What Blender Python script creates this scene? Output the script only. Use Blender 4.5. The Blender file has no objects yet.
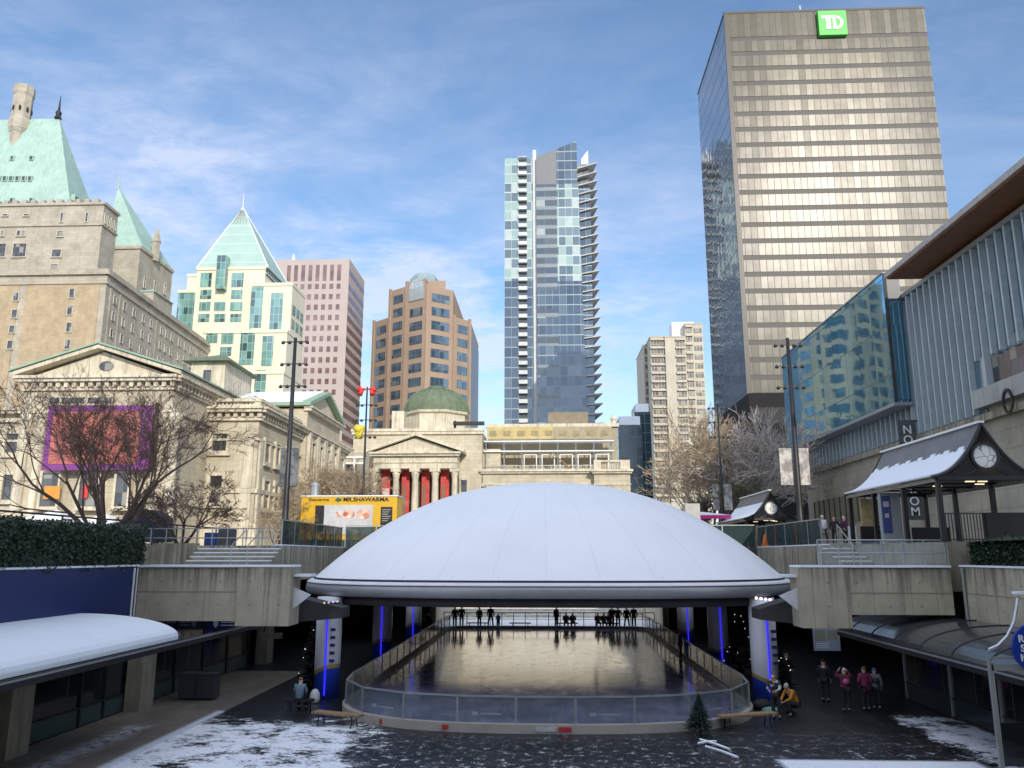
import bpy, math, random
from mathutils import Vector, Matrix
R = math.radians
C = bpy.context.scene.collection
sc = bpy.context.scene
rnd = random.Random(7)
# ------------------------------------------------------------------ camera
F = 810.0; PITCH = R(11.92); YAW = R(2.49); EYE = Vector((0, 0, 6.0))
fw = Vector((-math.sin(YAW)*math.cos(PITCH), math.cos(YAW)*math.cos(PITCH), math.sin(PITCH)))
rt = Vector((math.cos(YAW), math.sin(YAW), 0)); up = rt.cross(fw)
def ray(px, py): return fw + rt*((px-512)/F) + up*((384-py)/F)
def P(px, py, Y):
    d = ray(px, py); return EYE + d*(Y/d.y)
def Pz(px, py, z):
    d = ray(px, py); return EYE + d*((z-6.0)/d.z)
def Px(px, py, X):
    d = ray(px, py); return EYE + d*(X/d.x)
def XA(px, Y): return P(px, 540, Y).x
def ZA(py, Y, px=548): return P(px, py, Y).z
cd = bpy.data.cameras.new('camera'); cam = bpy.data.objects.new('camera', cd); C.objects.link(cam)
cd.sensor_width = 36; cd.lens = F/1024*36; cd.clip_end = 6000; cd.clip_start = .1
cam.location = EYE; cam.rotation_euler = (R(90)+PITCH, 0, YAW); sc.camera = cam
# ------------------------------------------------------------------ mesh builder
class MB:
    def __init__(s): s.v = []; s.f = []; s.m = []; s.bl = []
    def add(s, vs, fs, m=0):
        b = len(s.v); s.bl.append((b, len(s.f))); s.v += [tuple(v) for v in vs]
        for f in fs: s.f.append(tuple(b+i for i in f)); s.m.append(m)
        return s
    def box(s, x0, x1, y0, y1, z0, z1, m=0):
        if x0 > x1: x0, x1 = x1, x0
        if y0 > y1: y0, y1 = y1, y0
        if z0 > z1: z0, z1 = z1, z0
        v = [(x0,y0,z0),(x1,y0,z0),(x1,y1,z0),(x0,y1,z0),(x0,y0,z1),(x1,y0,z1),(x1,y1,z1),(x0,y1,z1)]
        return s.add(v, [(0,3,2,1),(4,5,6,7),(0,1,5,4),(1,2,6,5),(2,3,7,6),(3,0,4,7)], m)
    def prism(s, poly, z0, z1, m=0, top=None):
        n = len(poly)
        a = sum(poly[i][0]*poly[(i+1)%n][1]-poly[(i+1)%n][0]*poly[i][1] for i in range(n))
        if a < 0: poly = poly[::-1]
        tz = [z1]*n if top is None else top
        v = [(p[0],p[1],z0) for p in poly]+[(p[0],p[1],tz[i]) for i, p in enumerate(poly)]
        return s.add(v, [tuple(range(n))[::-1], tuple(range(n, 2*n))]+[(i,(i+1)%n,n+(i+1)%n,n+i) for i in range(n)], m)
    def obox(s, o, ax, ay, az, m=0):
        o = Vector(o); ax = Vector(ax); ay = Vector(ay); az = Vector(az)
        if ax.cross(ay).dot(az) < 0: ax, ay = ay, ax
        v = [o, o+ax, o+ax+ay, o+ay, o+az, o+ax+az, o+ax+ay+az, o+ay+az]
        return s.add(v, [(0,3,2,1),(4,5,6,7),(0,1,5,4),(1,2,6,5),(2,3,7,6),(3,0,4,7)], m)
    def tube(s, p, q, r0, r1=None, n=6, cap=True, m=0):
        p = Vector(p); q = Vector(q); r1 = r0 if r1 is None else r1
        d = (q-p)
        if d.length < 1e-6: return s
        d.normalize(); a = d.orthogonal().normalized(); b = d.cross(a)
        v = []
        for c, r in ((p, r0), (q, r1)):
            for i in range(n):
                t = 2*math.pi*i/n; v.append(c+a*(r*math.cos(t))+b*(r*math.sin(t)))
        fs = [(i,(i+1)%n,n+(i+1)%n,n+i) for i in range(n)]
        if cap: fs += [tuple(range(n))[::-1], tuple(range(n, 2*n))]
        return s.add(v, fs, m)
    def path(s, pts, rs, n=5, m=0):
        pts = [Vector(p) for p in pts]
        if not hasattr(rs, '__len__'): rs = [rs]*len(pts)
        v = []; a = None
        for i, p in enumerate(pts):
            d = (pts[min(i+1, len(pts)-1)]-pts[max(i-1, 0)]).normalized()
            a = d.orthogonal().normalized() if a is None else (a-d*a.dot(d)).normalized()
            b = d.cross(a)
            for k in range(n):
                t = 2*math.pi*k/n; v.append(p+a*(rs[i]*math.cos(t))+b*(rs[i]*math.sin(t)))
        fs = []
        for i in range(len(pts)-1):
            for k in range(n): fs.append((i*n+k, i*n+(k+1)%n, (i+1)*n+(k+1)%n, (i+1)*n+k))
        fs += [tuple(range(n))[::-1], tuple(range((len(pts)-1)*n, len(pts)*n))]
        return s.add(v, fs, m)
    def lathe(s, c, prof, n=24, m=0, a0=0):
        v = []; fs = []
        for r, z in prof:
            for k in range(n):
                t = a0+2*math.pi*k/n; v.append((c[0]+r*math.cos(t), c[1]+r*math.sin(t), c[2]+z))
        for i in range(len(prof)-1):
            for k in range(n): fs.append((i*n+k, i*n+(k+1)%n, (i+1)*n+(k+1)%n, (i+1)*n+k))
        fs += [tuple(range(n))[::-1], tuple(range((len(prof)-1)*n, len(prof)*n))]
        return s.add(v, fs, m)
    def build(s, name, mat, parent=None, smooth=False, bevel=0, uv=True, org=(0,0,0)):
        if name in SPLIT and len(s.bl) > 1:
            for i, (b0, f0) in enumerate(s.bl):
                b1, f1 = s.bl[i+1] if i+1 < len(s.bl) else (len(s.v), len(s.f))
                q = MB(); q.v = s.v[b0:b1]; q.f = [tuple(k-b0 for k in f) for f in s.f[f0:f1]]; q.m = s.m[f0:f1]; q.bl = [(0, 0)]
                o = q.build(name, mat, parent, smooth, bevel, uv, org)
            return o
        off = ORG.get(parent.name, Vector((0,0,0))) if parent else Vector(org)
        me = bpy.data.meshes.new(name)
        me.from_pydata([(v[0]-off[0], v[1]-off[1], v[2]-off[2]) for v in s.v], [], s.f)
        mats = mat if isinstance(mat, (list, tuple)) else [mat]
        for x in mats: me.materials.append(x)
        if len(mats) > 1: me.polygons.foreach_set('material_index', s.m)
        if smooth: me.polygons.foreach_set('use_smooth', [True]*len(s.f))
        if uv and len(s.f) < 30000:
            L = me.uv_layers.new(name='UVMap').data; mv = s.v
            for p in me.polygons:
                n = p.normal
                if abs(n.z) > .8:
                    for li in p.loop_indices:
                        v = mv[me.loops[li].vertex_index]; L[li].uv = (v[0], v[1])
                else:
                    h = math.hypot(n.x, n.y) or 1; tx, ty = -n.y/h, n.x/h
                    for li in p.loop_indices:
                        v = mv[me.loops[li].vertex_index]; L[li].uv = (v[0]*tx+v[1]*ty, v[2])
        me.update()
        o = bpy.data.objects.new(name, me); C.objects.link(o)
        if parent: o.parent = parent; ORG[o.name] = off
        else: o.location = off; ORG[o.name] = off
        if bevel:
            b = o.modifiers.new('bevel', 'BEVEL'); b.width = bevel; b.segments = 2; b.limit_method = 'ANGLE'
        return o
ORG = {}
SPLIT = {'banner_arm', 'glazing_band', 'poster_picture', 'merlon', 'pilaster', 'scroll_brace', 'corbel', 'white_frame', 'pole', 'deck', 'guard_rail', 'picture', 'post', 'bracket', 'picket', 'drain_pipe', 'red_horn', 'beam', 'string_course', 'balcony', 'wall_end', 'brick_panel', 'sheet_panel', 'leg', 'text_line', 'box_frame', 'parapet'}
def tag(o, label=None, cat=None, group=None, kind=None):
    if label: o['label'] = label
    if cat: o['category'] = cat
    if group: o['group'] = group
    if kind: o['kind'] = kind
    return o
def thing(name, label, cat, loc=(0,0,0), group=None):
    o = bpy.data.objects.new(name, None); C.objects.link(o); o.location = loc; o.empty_display_size = .2
    ORG[o.name] = Vector(loc); return tag(o, label, cat, group)
def struct(name, mb, mat, **k): return tag(mb.build(name, mat, **k), kind='structure')
def kids(o): return [c for c in bpy.data.objects if c.parent == o]
def dup(o, loc=None, label=None, rz=None, parent=None, _k=None):
    if _k is None:
        _k = {}
        for c in bpy.data.objects:
            if c.parent: _k.setdefault(c.parent.name, []).append(c)
    c = o.copy(); C.objects.link(c)
    if parent: c.parent = parent
    if loc is not None: c.location = loc
    if rz is not None: c.rotation_euler = (0, 0, rz)
    if label: c['label'] = label
    for ch in _k.get(o.name, []): dup(ch, parent=c, _k=_k)
    return c
# ------------------------------------------------------------------ materials
class NT:
    def __init__(s, name):
        s.mat = bpy.data.materials.new(name); s.mat.use_nodes = True
        s.t = s.mat.node_tree; s.b = s.t.nodes['Principled BSDF']; s.out = s.t.nodes['Material Output']
    def n(s, typ, **k):
        x = s.t.nodes.new(typ)
        for a, b in k.items(): setattr(x, a, b)
        return x
    def l(s, a, b): s.t.links.new(a, b)
    def val(s, sock, v):
        if hasattr(v, 'is_output') or isinstance(v, bpy.types.NodeSocket): s.l(v, sock)
        else: sock.default_value = v
    def math(s, op, a, b=0, c=0, clamp=False):
        x = s.n('ShaderNodeMath', operation=op, use_clamp=clamp)
        for i, v in enumerate((a, b, c)): s.val(x.inputs[i], v)
        return x.outputs[0]
    def mix(s, f, a, b, blend='MIX'):
        x = s.n('ShaderNodeMix', data_type='RGBA', blend_type=blend)
        s.val(x.inputs[0], f)
        s.val(x.inputs[6], (*a, 1) if isinstance(a, tuple) and len(a) == 3 else a)
        s.val(x.inputs[7], (*b, 1) if isinstance(b, tuple) and len(b) == 3 else b)
        return x.outputs[2]
    def pos(s): return s.n('ShaderNodeNewGeometry').outputs['Position']
    def obj(s): return s.n('ShaderNodeTexCoord').outputs['Object']
    def uv(s): return s.n('ShaderNodeTexCoord').outputs['UV']
    def noise(s, co, scale, detail=4, rough=.6, sx=None):
        if sx:
            m = s.n('ShaderNodeMapping'); m.inputs['Scale'].default_value = sx; s.l(co, m.inputs[0]); co = m.outputs[0]
        x = s.n('ShaderNodeTexNoise'); x.inputs['Scale'].default_value = scale; x.inputs['Detail'].default_value = detail
        x.inputs['Roughness'].default_value = rough; s.l(co, x.inputs['Vector']); return x.outputs['Fac']
    def rng(s, v, a, b, c=0, d=1):
        x = s.n('ShaderNodeMapRange'); s.l(v, x.inputs[0])
        for i, q in enumerate((a, b, c, d)): x.inputs[i+1].default_value = q
        return x.outputs[0]
    def bump(s, h, st, dist=.05):
        x = s.n('ShaderNodeBump'); x.inputs['Strength'].default_value = st; x.inputs['Distance'].default_value = dist
        s.l(h, x.inputs['Height']); s.l(x.outputs[0], s.b.inputs['Normal'])
    def fin(s, col, rough=.7, metal=0, spec=.5):
        s.val(s.b.inputs['Base Color'], (*col, 1) if isinstance(col, tuple) and len(col) == 3 else col)
        s.val(s.b.inputs['Roughness'], rough); s.val(s.b.inputs['Metallic'], metal); s.val(s.b.inputs['Specular IOR Level'], spec)
        return s.mat
def sc3(c, k): return tuple(min(1, x*k) for x in c)
def plain(name, col, rough=.7, metal=0, var=.25, scale=1.5, bump=.15, spec=.4, streak=False, dark=.5):
    m = NT(name); co = m.pos()
    a = m.noise(co, scale, 6, .65); c = m.mix(m.rng(a, .3, .7), sc3(col, 1-var), sc3(col, 1+var*.6))
    if streak:
        st = m.noise(co, 1.0, 6, .75, sx=(2.6, 2.6, .14)); c = m.mix(m.rng(st, .47, .70), c, sc3(col, dark))
    if bump: m.bump(m.noise(co, scale*12, 4), bump, .02)
    return m.fin(c, rough, metal, spec)
def emit(name, col, st):
    m = NT(name); m.fin(col, .4); m.b.inputs['Emission Color'].default_value = (*col, 1); m.b.inputs['Emission Strength'].default_value = st
    return m.mat
def stone(name, c1, c2, bw=1.1, bh=.42, mort=None, mo=.012, var=.3, bump=.3):
    m = NT(name); uv = m.uv(); b = m.n('ShaderNodeTexBrick'); m.l(uv, b.inputs['Vector'])
    b.inputs['Color1'].default_value = (*c1, 1); b.inputs['Color2'].default_value = (*c2, 1)
    b.inputs['Mortar'].default_value = (*(mort or sc3(c1, .6)), 1); b.inputs['Scale'].default_value = 1
    b.inputs['Mortar Size'].default_value = mo; b.inputs['Brick Width'].default_value = bw; b.inputs['Row Height'].default_value = bh
    n = m.noise(m.pos(), .35, 6, .7); st = m.noise(m.pos(), .9, 5, .7, sx=(1.5, 1.5, .2))
    c = m.mix(m.rng(n, .35, .75), b.outputs['Color'], (.62, .62, .6), 'MULTIPLY')
    c = m.mix(m.rng(st, .52, .8, 0, .55), c, sc3(c1, .45))
    m.bump(m.math('MULTIPLY', b.outputs['Fac'], -1), bump, .03)
    return m.fin(c, .85, 0, .3)
def panes(name, cols, cw, ch, mull=.06, mcol=(.1,.1,.1), metal=.0, rough=.06, tilt=.02, spec=1., vo=0., mh=None, refl=0.):
    """glass in a grid of panes: each pane has its own tint (blind, curtain) and leans a little"""
    m = NT(name); uv = m.uv(); sp = m.n('ShaderNodeSeparateXYZ'); m.l(uv, sp.inputs[0])
    u = m.math('DIVIDE', sp.outputs[0], cw); v = m.math('DIVIDE', m.math('SUBTRACT', sp.outputs[1], vo), ch)
    cx = m.n('ShaderNodeCombineXYZ'); m.l(m.math('FLOOR', u), cx.inputs[0]); m.l(m.math('FLOOR', v), cx.inputs[1])
    wn = m.n('ShaderNodeTexWhiteNoise', noise_dimensions='3D'); m.l(cx.outputs[0], wn.inputs['Vector'])
    cr = m.n('ShaderNodeValToRGB'); cr.color_ramp.interpolation = 'CONSTANT'; el = cr.color_ramp.elements
    tot = sum(w for _, w in cols); acc = 0
    for i, (c, w) in enumerate(cols):
        e = el[i] if i < 2 else el.new(acc/tot)
        e.position = acc/tot; e.color = (*c, 1); acc += w
    m.l(wn.outputs['Value'], cr.inputs[0])
    fu = m.math('ABSOLUTE', m.math('SUBTRACT', m.math('FRACT', u), .5)); fv = m.math('ABSOLUTE', m.math('SUBTRACT', m.math('FRACT', v), .5))
    mu = m.math('GREATER_THAN', fu, .5-mull/cw/2); mv = m.math('GREATER_THAN', fv, .5-(mull if mh is None else mh)/ch/2)
    k = m.math('MAXIMUM', mu, mv)
    dirt = m.noise(m.pos(), .3, 4); c0 = m.mix(m.rng(dirt, .3, .7, 0, .35), cr.outputs[0], sc3(cols[0][0], .6))
    c = m.mix(k, c0, mcol)
    g = m.n('ShaderNodeNewGeometry'); vs = m.n('ShaderNodeVectorMath', operation='SUBTRACT'); m.l(wn.outputs['Color'], vs.inputs[0]); vs.inputs[1].default_value = (.5, .5, .5)
    wob = m.n('ShaderNodeTexNoise'); wob.inputs['Scale'].default_value = .55; wob.inputs['Detail'].default_value = 1; m.l(g.outputs['Position'], wob.inputs['Vector'])
    w2 = m.n('ShaderNodeVectorMath', operation='SUBTRACT'); m.l(wob.outputs['Color'], w2.inputs[0]); w2.inputs[1].default_value = (.5, .5, .5)
    ad = m.n('ShaderNodeVectorMath', operation='ADD'); m.l(vs.outputs[0], ad.inputs[0]); m.l(w2.outputs[0], ad.inputs[1])
    s2 = m.n('ShaderNodeVectorMath', operation='SCALE'); m.l(ad.outputs[0], s2.inputs[0]); s2.inputs['Scale'].default_value = tilt
    a2 = m.n('ShaderNodeVectorMath', operation='ADD'); m.l(g.outputs['Normal'], a2.inputs[0]); m.l(s2.outputs[0], a2.inputs[1])
    nn = m.n('ShaderNodeVectorMath', operation='NORMALIZE'); m.l(a2.outputs[0], nn.inputs[0]); m.l(nn.outputs[0], m.b.inputs['Normal'])
    m.fin(c, m.rng(k, 0, 1, rough, .5), metal, spec)
    if refl:
        m.b.inputs['Coat Weight'].default_value = refl; m.b.inputs['Coat Roughness'].default_value = .03; m.b.inputs['Coat IOR'].default_value = 2.2; m.l(nn.outputs[0], m.b.inputs['Coat Normal'])
    return m.mat
def glassy(name, col=(.75,.85,.85), alpha=.25, rough=.05, smear=.35, ior=1.45):
    m = NT(name); co = m.pos(); n = m.noise(co, 2.0, 6, .7)
    m.fin(col, rough, 0, .8); m.b.inputs['IOR'].default_value = ior; m.l(m.rng(n, .35, .75, alpha, alpha+smear), m.b.inputs['Alpha'])
    return m.mat
MT = {}
def board_concrete():
    m = NT('concrete'); co = m.pos(); sp_ = m.n('ShaderNodeSeparateXYZ'); m.l(co, sp_.inputs[0]); col = (.46, .41, .305)
    h = m.math('ADD', sp_.outputs[0], sp_.outputs[1]); a = m.noise(co, .9, 7, .7); c = m.mix(m.rng(a, .3, .72), sc3(col, .70), sc3(col, 1.1))
    st = m.noise(co, 1.0, 6, .75, sx=(3.2, 3.2, .10)); top = m.rng(sp_.outputs[2], 4.3, 5.5, 0, .16)
    c = m.mix(m.math('MULTIPLY', m.rng(m.math('ADD', st, top), .56, .74), .72), c, (.085, .08, .06))
    gr = m.noise(co, .45, 5, .7, sx=(1, 1, .5)); c = m.mix(m.math('MULTIPLY', m.rng(gr, .55, .75), .35), c, (.20, .20, .11))
    dx = m.math('SUBTRACT', m.math('FRACT', m.math('DIVIDE', h, 1.2)), .5); dz = m.math('SUBTRACT', m.math('FRACT', m.math('DIVIDE', sp_.outputs[2], .9)), .5)
    d = m.math('SQRT', m.math('ADD', m.math('POWER', m.math('MULTIPLY', dx, 1.2), 2), m.math('POWER', m.math('MULTIPLY', dz, .9), 2)))
    c = m.mix(m.math('MULTIPLY', m.math('LESS_THAN', d, .035), .6), c, (.06, .055, .045))
    jl = m.math('GREATER_THAN', m.math('ABSOLUTE', m.math('SUBTRACT', m.math('FRACT', m.math('DIVIDE', h, 2.4)), .5)), .494); c = m.mix(m.math('MULTIPLY', jl, .45), c, (.10, .09, .07))
    m.bump(m.math('ADD', m.noise(co, 12, 4), m.math('MULTIPLY', a, 2)), .3, .03); return m.fin(c, .85, 0, .3)
MT['concrete'] = board_concrete()
MT['concrete2'] = plain('concrete_dark', (.27,.245,.185), .85, var=.3, scale=.8, streak=True, dark=.55)
MT['cstone'] = stone('gallery_stone', (.60,.535,.40), (.53,.475,.36), 1.2, .5)
MT['cstone2'] = plain('gallery_trim', (.62,.56,.43), .8, var=.25, scale=.8, streak=True, dark=.5)
MT['hstone'] = stone('hotel_stone', (.48,.435,.35), (.42,.38,.31), 1.4, .6)
MT['hbrick'] = stone('hotel_brick', (.47,.36,.22), (.40,.31,.19), .6, .22, mort=(.48,.42,.32), mo=.02)
MT['copper'] = plain('green_copper', (.34,.49,.42), .6, var=.16, scale=.35, streak=True, dark=.74)
MT['copper2'] = plain('aged_copper', (.14,.18,.11), .7, var=.3, scale=.6, streak=True, dark=.6)
MT['snow'] = plain('snow', (.80,.83,.88), .55, var=.05, scale=.8, bump=.25, spec=.3)
MT['black'] = plain('black_metal', (.018,.018,.02), .45, var=.2, bump=0)
MT['steel'] = plain('galvanised_steel', (.36,.38,.38), .4, .5, var=.15, bump=0)
MT['dkglass'] = panes('storefront_glass', [((.012,.014,.016), 1), ((.02,.022,.024), 1)], 2.4, 3.2, .05, (.03,.03,.03), 0, .06, .006)
MT['winglass'] = panes('window_glass', [((.03,.035,.04), 3), ((.08,.09,.10), 1), ((.28,.27,.23), 1)], .75, 1.1, .06, (.10,.09,.07), 0, .08, .03)
MT['wood'] = plain('worn_wood', (.28,.19,.10), .7, var=.3, scale=4)
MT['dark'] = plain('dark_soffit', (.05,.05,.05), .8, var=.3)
MT['white'] = plain('white_paint', (.75,.76,.76), .5, var=.06)
MT['grey'] = plain('grey_paint', (.28,.30,.31), .5, var=.12)
MT['skin'] = plain('skin', (.52,.33,.24), .55, var=.05, bump=0)
def paint(name, col, rough=.6, **k):
    if name not in MT: MT[name] = plain(name, col, rough, var=k.pop('var', .12), bump=k.pop('bump', .1), **k)
    return MT[name]
# ------------------------------------------------------------------ world and sun
SUN_AZ = R(19); SUN_EL = R(22)     # behind the viewer, to the right
w = bpy.data.worlds.new('World'); sc.world = w; w.use_nodes = True
wt = w.node_tree; bg = wt.nodes['Background']
sky = wt.nodes.new('ShaderNodeTexSky'); sky.sky_type = 'NISHITA'; sky.sun_disc = False
sky.sun_elevation = SUN_EL; sky.sun_rotation = math.pi-SUN_AZ; sky.altitude = 50; sky.air_density = 1.1; sky.dust_density = .1; sky.ozone_density = 3.5
def WN(t, **k):
    x = wt.nodes.new(t)
    for a, b in k.items(): setattr(x, a, b)
    return x
def wmath(op, a, b=0., clamp=False):
    x = WN('ShaderNodeMath', operation=op, use_clamp=clamp)
    for i, v in enumerate((a, b)):
        if isinstance(v, bpy.types.NodeSocket): wt.links.new(v, x.inputs[i])
        else: x.inputs[i].default_value = v
    return x.outputs[0]
tc = WN('ShaderNodeTexCoord'); sp = WN('ShaderNodeSeparateXYZ'); wt.links.new(tc.outputs['Generated'], sp.inputs[0])
zz = wmath('MAXIMUM', wmath('ADD', sp.outputs[2], .06), .02)
cx = WN('ShaderNodeCombineXYZ'); wt.links.new(wmath('DIVIDE', sp.outputs[0], zz), cx.inputs[0]); wt.links.new(wmath('DIVIDE', sp.outputs[1], zz), cx.inputs[1])
def wnoise(scale, mp, detail=8, rough=.62, dist=.0, loc=(0,0,0), rot=0):
    m = WN('ShaderNodeMapping'); m.inputs['Scale'].default_value = mp; m.inputs['Location'].default_value = loc; m.inputs['Rotation'].default_value = (0,0,rot); wt.links.new(cx.outputs[0], m.inputs[0])
    n = WN('ShaderNodeTexNoise'); n.inputs['Scale'].default_value = scale; n.inputs['Detail'].default_value = detail; n.inputs['Roughness'].default_value = rough
    n.inputs['Distortion'].default_value = dist; wt.links.new(m.outputs[0], n.inputs['Vector']); return n.outputs['Fac']
def wr(v, a, b, c=0., d=1.):
    x = WN('ShaderNodeMapRange'); wt.links.new(v, x.inputs[0])
    for i, q in enumerate((a, b, c, d)): x.inputs[i+1].default_value = q
    return x.outputs[0]
big = wr(wnoise(.55, (1, 1, 1), 4, .55, 0, (2.3, 1.2, 0)), .30, .52)
left = wr(sp.outputs[0], .22, -.12, .12, 1.)
low = wr(sp.outputs[2], .60, .40, .10, 1.)
fine = wr(wnoise(2.2, (1, 1, 1), 10, .66, .3), .36, .66)
rip = wr(wnoise(11, (.8, 1.1, 1), 5, .62, .5, rot=.5), .34, .62, .45, 1.)
wisp = wr(wnoise(1.1, (.8, 1.5, 1), 9, .62, .7, (1, 5, 0), rot=-.6), .48, .80)
cl = wmath('MULTIPLY', wmath('MULTIPLY', wmath('MULTIPLY', wmath('MULTIPLY', big, low), left), rip), fine)
cl = wmath('ADD', wmath('MULTIPLY', cl, 2.2), wmath('MULTIPLY', wisp, .45), clamp=True)
hz = wr(sp.outputs[2], .0, .30, .62, 0.)
cl = wmath('MAXIMUM', cl, hz)
cl = wmath('MULTIPLY', cl, .66)
mx = WN('ShaderNodeMix', data_type='RGBA'); wt.links.new(cl, mx.inputs[0]); wt.links.new(sky.outputs[0], mx.inputs[6]); mx.inputs[7].default_value = (4.3, 4.6, 5.7, 1)
# made-up bright cloud out of view, overhead and south, added for fill light
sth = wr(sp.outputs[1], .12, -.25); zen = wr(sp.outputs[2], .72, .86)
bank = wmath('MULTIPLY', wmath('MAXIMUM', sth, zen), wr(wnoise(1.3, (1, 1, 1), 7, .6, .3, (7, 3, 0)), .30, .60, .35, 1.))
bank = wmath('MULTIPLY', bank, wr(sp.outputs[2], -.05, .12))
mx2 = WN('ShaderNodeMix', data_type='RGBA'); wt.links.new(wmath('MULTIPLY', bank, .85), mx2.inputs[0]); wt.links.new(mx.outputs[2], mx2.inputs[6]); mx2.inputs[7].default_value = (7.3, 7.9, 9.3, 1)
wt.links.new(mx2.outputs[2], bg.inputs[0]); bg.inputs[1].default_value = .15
sl = bpy.data.lights.new('sun', 'SUN'); sl.energy = 2.9; sl.angle = R(.5); sl.color = (1, .92, .80)
so = bpy.data.objects.new('sun', sl); C.objects.link(so)
sd = Vector((math.sin(SUN_AZ)*math.cos(SUN_EL), -math.cos(SUN_AZ)*math.cos(SUN_EL), math.sin(SUN_EL)))
so.rotation_euler = sd.to_track_quat('Z', 'Y').to_euler(); so.location = sd*200
vs_ = sc.view_settings; sc.display_settings.display_device = 'sRGB'; vs_.view_transform = 'Standard'; vs_.look = 'None'; vs_.gamma = 1; vs_.use_curve_mapping = False; vs_.exposure = .36
sc.render.engine = 'CYCLES'; sc.cycles.use_denoising = True; sc.cycles.denoiser = 'OPENIMAGEDENOISE'
sc.cycles.max_bounces = 6; sc.cycles.transparent_max_bounces = 12; sc.cycles.diffuse_bounces = 3; sc.cycles.glossy_bounces = 4
# ------------------------------------------------------------------ shared builders
def text(s, size, mat, parent, loc, rot=(math.pi/2, 0, 0), name='lettering', depth=.02, align='CENTER', sx=1., bold=0.):
    """loc is in world coordinates; the lettering is centred there"""
    cu = bpy.data.curves.new('t', 'FONT'); cu.body = s; cu.size = size; cu.extrude = depth; cu.align_x = align; cu.align_y = 'CENTER'; cu.offset = bold; cu.space_line = .95
    t = bpy.data.objects.new('t', cu); C.objects.link(t)
    dg = bpy.context.evaluated_depsgraph_get(); me = bpy.data.meshes.new_from_object(t.evaluated_get(dg))
    bpy.data.objects.remove(t); bpy.data.curves.remove(cu)
    me.materials.clear(); me.materials.append(mat); me.name = name
    from mathutils import Euler
    off = ORG.get(parent.name, Vector((0,0,0))) if parent else Vector((0,0,0))
    me.transform(Matrix.Translation(Vector(loc)-off) @ Euler(rot).to_matrix().to_4x4() @ Matrix.Diagonal((sx, 1, 1, 1)))
    o = bpy.data.objects.new(name, me); C.objects.link(o)
    if parent: o.parent = parent; ORG[o.name] = off
    return o
class Face:
    """a wall plane from A to B (plan points), outward normal to the right of A->B when looking down... chosen towards the viewer"""
    def __init__(s, A, B, flip=False):
        s.A = Vector((A[0], A[1], 0)); s.B = Vector((B[0], B[1], 0)); d = s.B-s.A; s.L = d.length; s.t = d/s.L
        s.n = Vector((s.t.y, -s.t.x, 0)) * (-1 if flip else 1)
    def pt(s, u, z, o=0): p = s.A+s.t*u+s.n*o; return Vector((p.x, p.y, z))
    def box(s, mb, u0, u1, z0, z1, o0, o1, m=0):
        if u0 > u1: u0, u1 = u1, u0
        return mb.obox(s.pt(u0, z0, o0), s.t*(u1-u0), s.n*(o1-o0), Vector((0, 0, z1-z0)), m)
    def u_of_px(s, px, py=540):
        # where an image point's vertical plane cuts this wall
        d = ray(px, py); return -(s.A.x*d.y-s.A.y*d.x)/(s.t.x*d.y-s.t.y*d.x)
    def z_of(s, px, py):
        d = ray(px, py); u = s.u_of_px(px, py); p = s.A+s.t*u
        return 6+d.z*math.hypot(p.x, p.y)/math.hypot(d.x, d.y)
class Windows:
    """each window its own part up to the limit, the rest one part"""
    def __init__(s, parent, mat, name='window', frame=None, limit=100): s.p = parent; s.mat = mat; s.n = name; s.fr = frame; s.lim = limit; s.k = 0; s.rest = MB(); s.rf = MB()
    def add(s, face, u0, u1, z0, z1, o=.03, th=.05, fw_=.12, fo=.14, sill=True):
        own = s.k < s.lim; s.k += 1
        g = MB() if own else s.rest
        face.box(g, u0, u1, z0, z1, o-th, o)
        f = None
        if s.fr:
            f = MB() if own else s.rf
            face.box(f, u0-fw_, u0-.002, z0-fw_, z1+fw_, -.02, fo); face.box(f, u1+.002, u1+fw_, z0-fw_, z1+fw_, -.02, fo)
            face.box(f, u0, u1, z1+.002, z1+fw_, -.02, fo)
            if sill: face.box(f, u0-fw_*1.5, u1+fw_*1.5, z0-fw_*1.6, z0-fw_-.002, -.02, fo+.12)
            face.box(f, u0, u1, z0-fw_, z0-.002, -.02, fo)
        if own:
            w_ = g.build(s.n, s.mat, s.p)
            if f: f.build('frame', s.fr, w_)
    def done(s, rest_name=None):
        if s.rest.v: tag(s.rest.build(rest_name or s.n, s.mat, s.p), kind='stuff')
        if s.rf.v: tag(s.rf.build('frame', s.fr, s.p), kind='stuff')
# ================================================================== GROUND
LV = 6.5
XL, XR = -16.6, 16.0
def grid_sheet(holes, x0, x1, y0, y1, z, extra=()):
    xs = sorted({x0, x1, *[h[0] for h in holes], *[h[1] for h in holes]}); ys = sorted({y0, y1, *[h[2] for h in holes], *[h[3] for h in holes]})
    mb = MB()
    for i in range(len(xs)-1):
        for j in range(len(ys)-1):
            cx_, cy_ = (xs[i]+xs[i+1])/2, (ys[j]+ys[j+1])/2
            if any(h[0] < cx_ < h[1] and h[2] < cy_ < h[3] for h in holes): continue
            mb.add([(xs[i],ys[j],z),(xs[i+1],ys[j],z),(xs[i+1],ys[j+1],z),(xs[i],ys[j+1],z)], [(0,1,2,3)])
    return mb
m = NT('street_paving'); co = m.pos(); n1 = m.noise(co, .25, 6, .7); n2 = m.noise(co, 2.5, 5, .7)
m.bump(n2, .3, .02); MT['street'] = m.fin(m.mix(m.rng(m.math('ADD', n1, m.math('MULTIPLY', n2, .25)), .55, .72), (.16,.155,.14), (.6,.62,.66)), .8)
holes = [(XL, XR, -14, 33), (-24, 24, 33, 57.3), (-24, 24, 57.3, 70), (-9.5, 9.5, 70, 96)]
struct('ground', grid_sheet(holes, -1500, 1500, -1500, 2500, LV), MT['street'])
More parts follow.
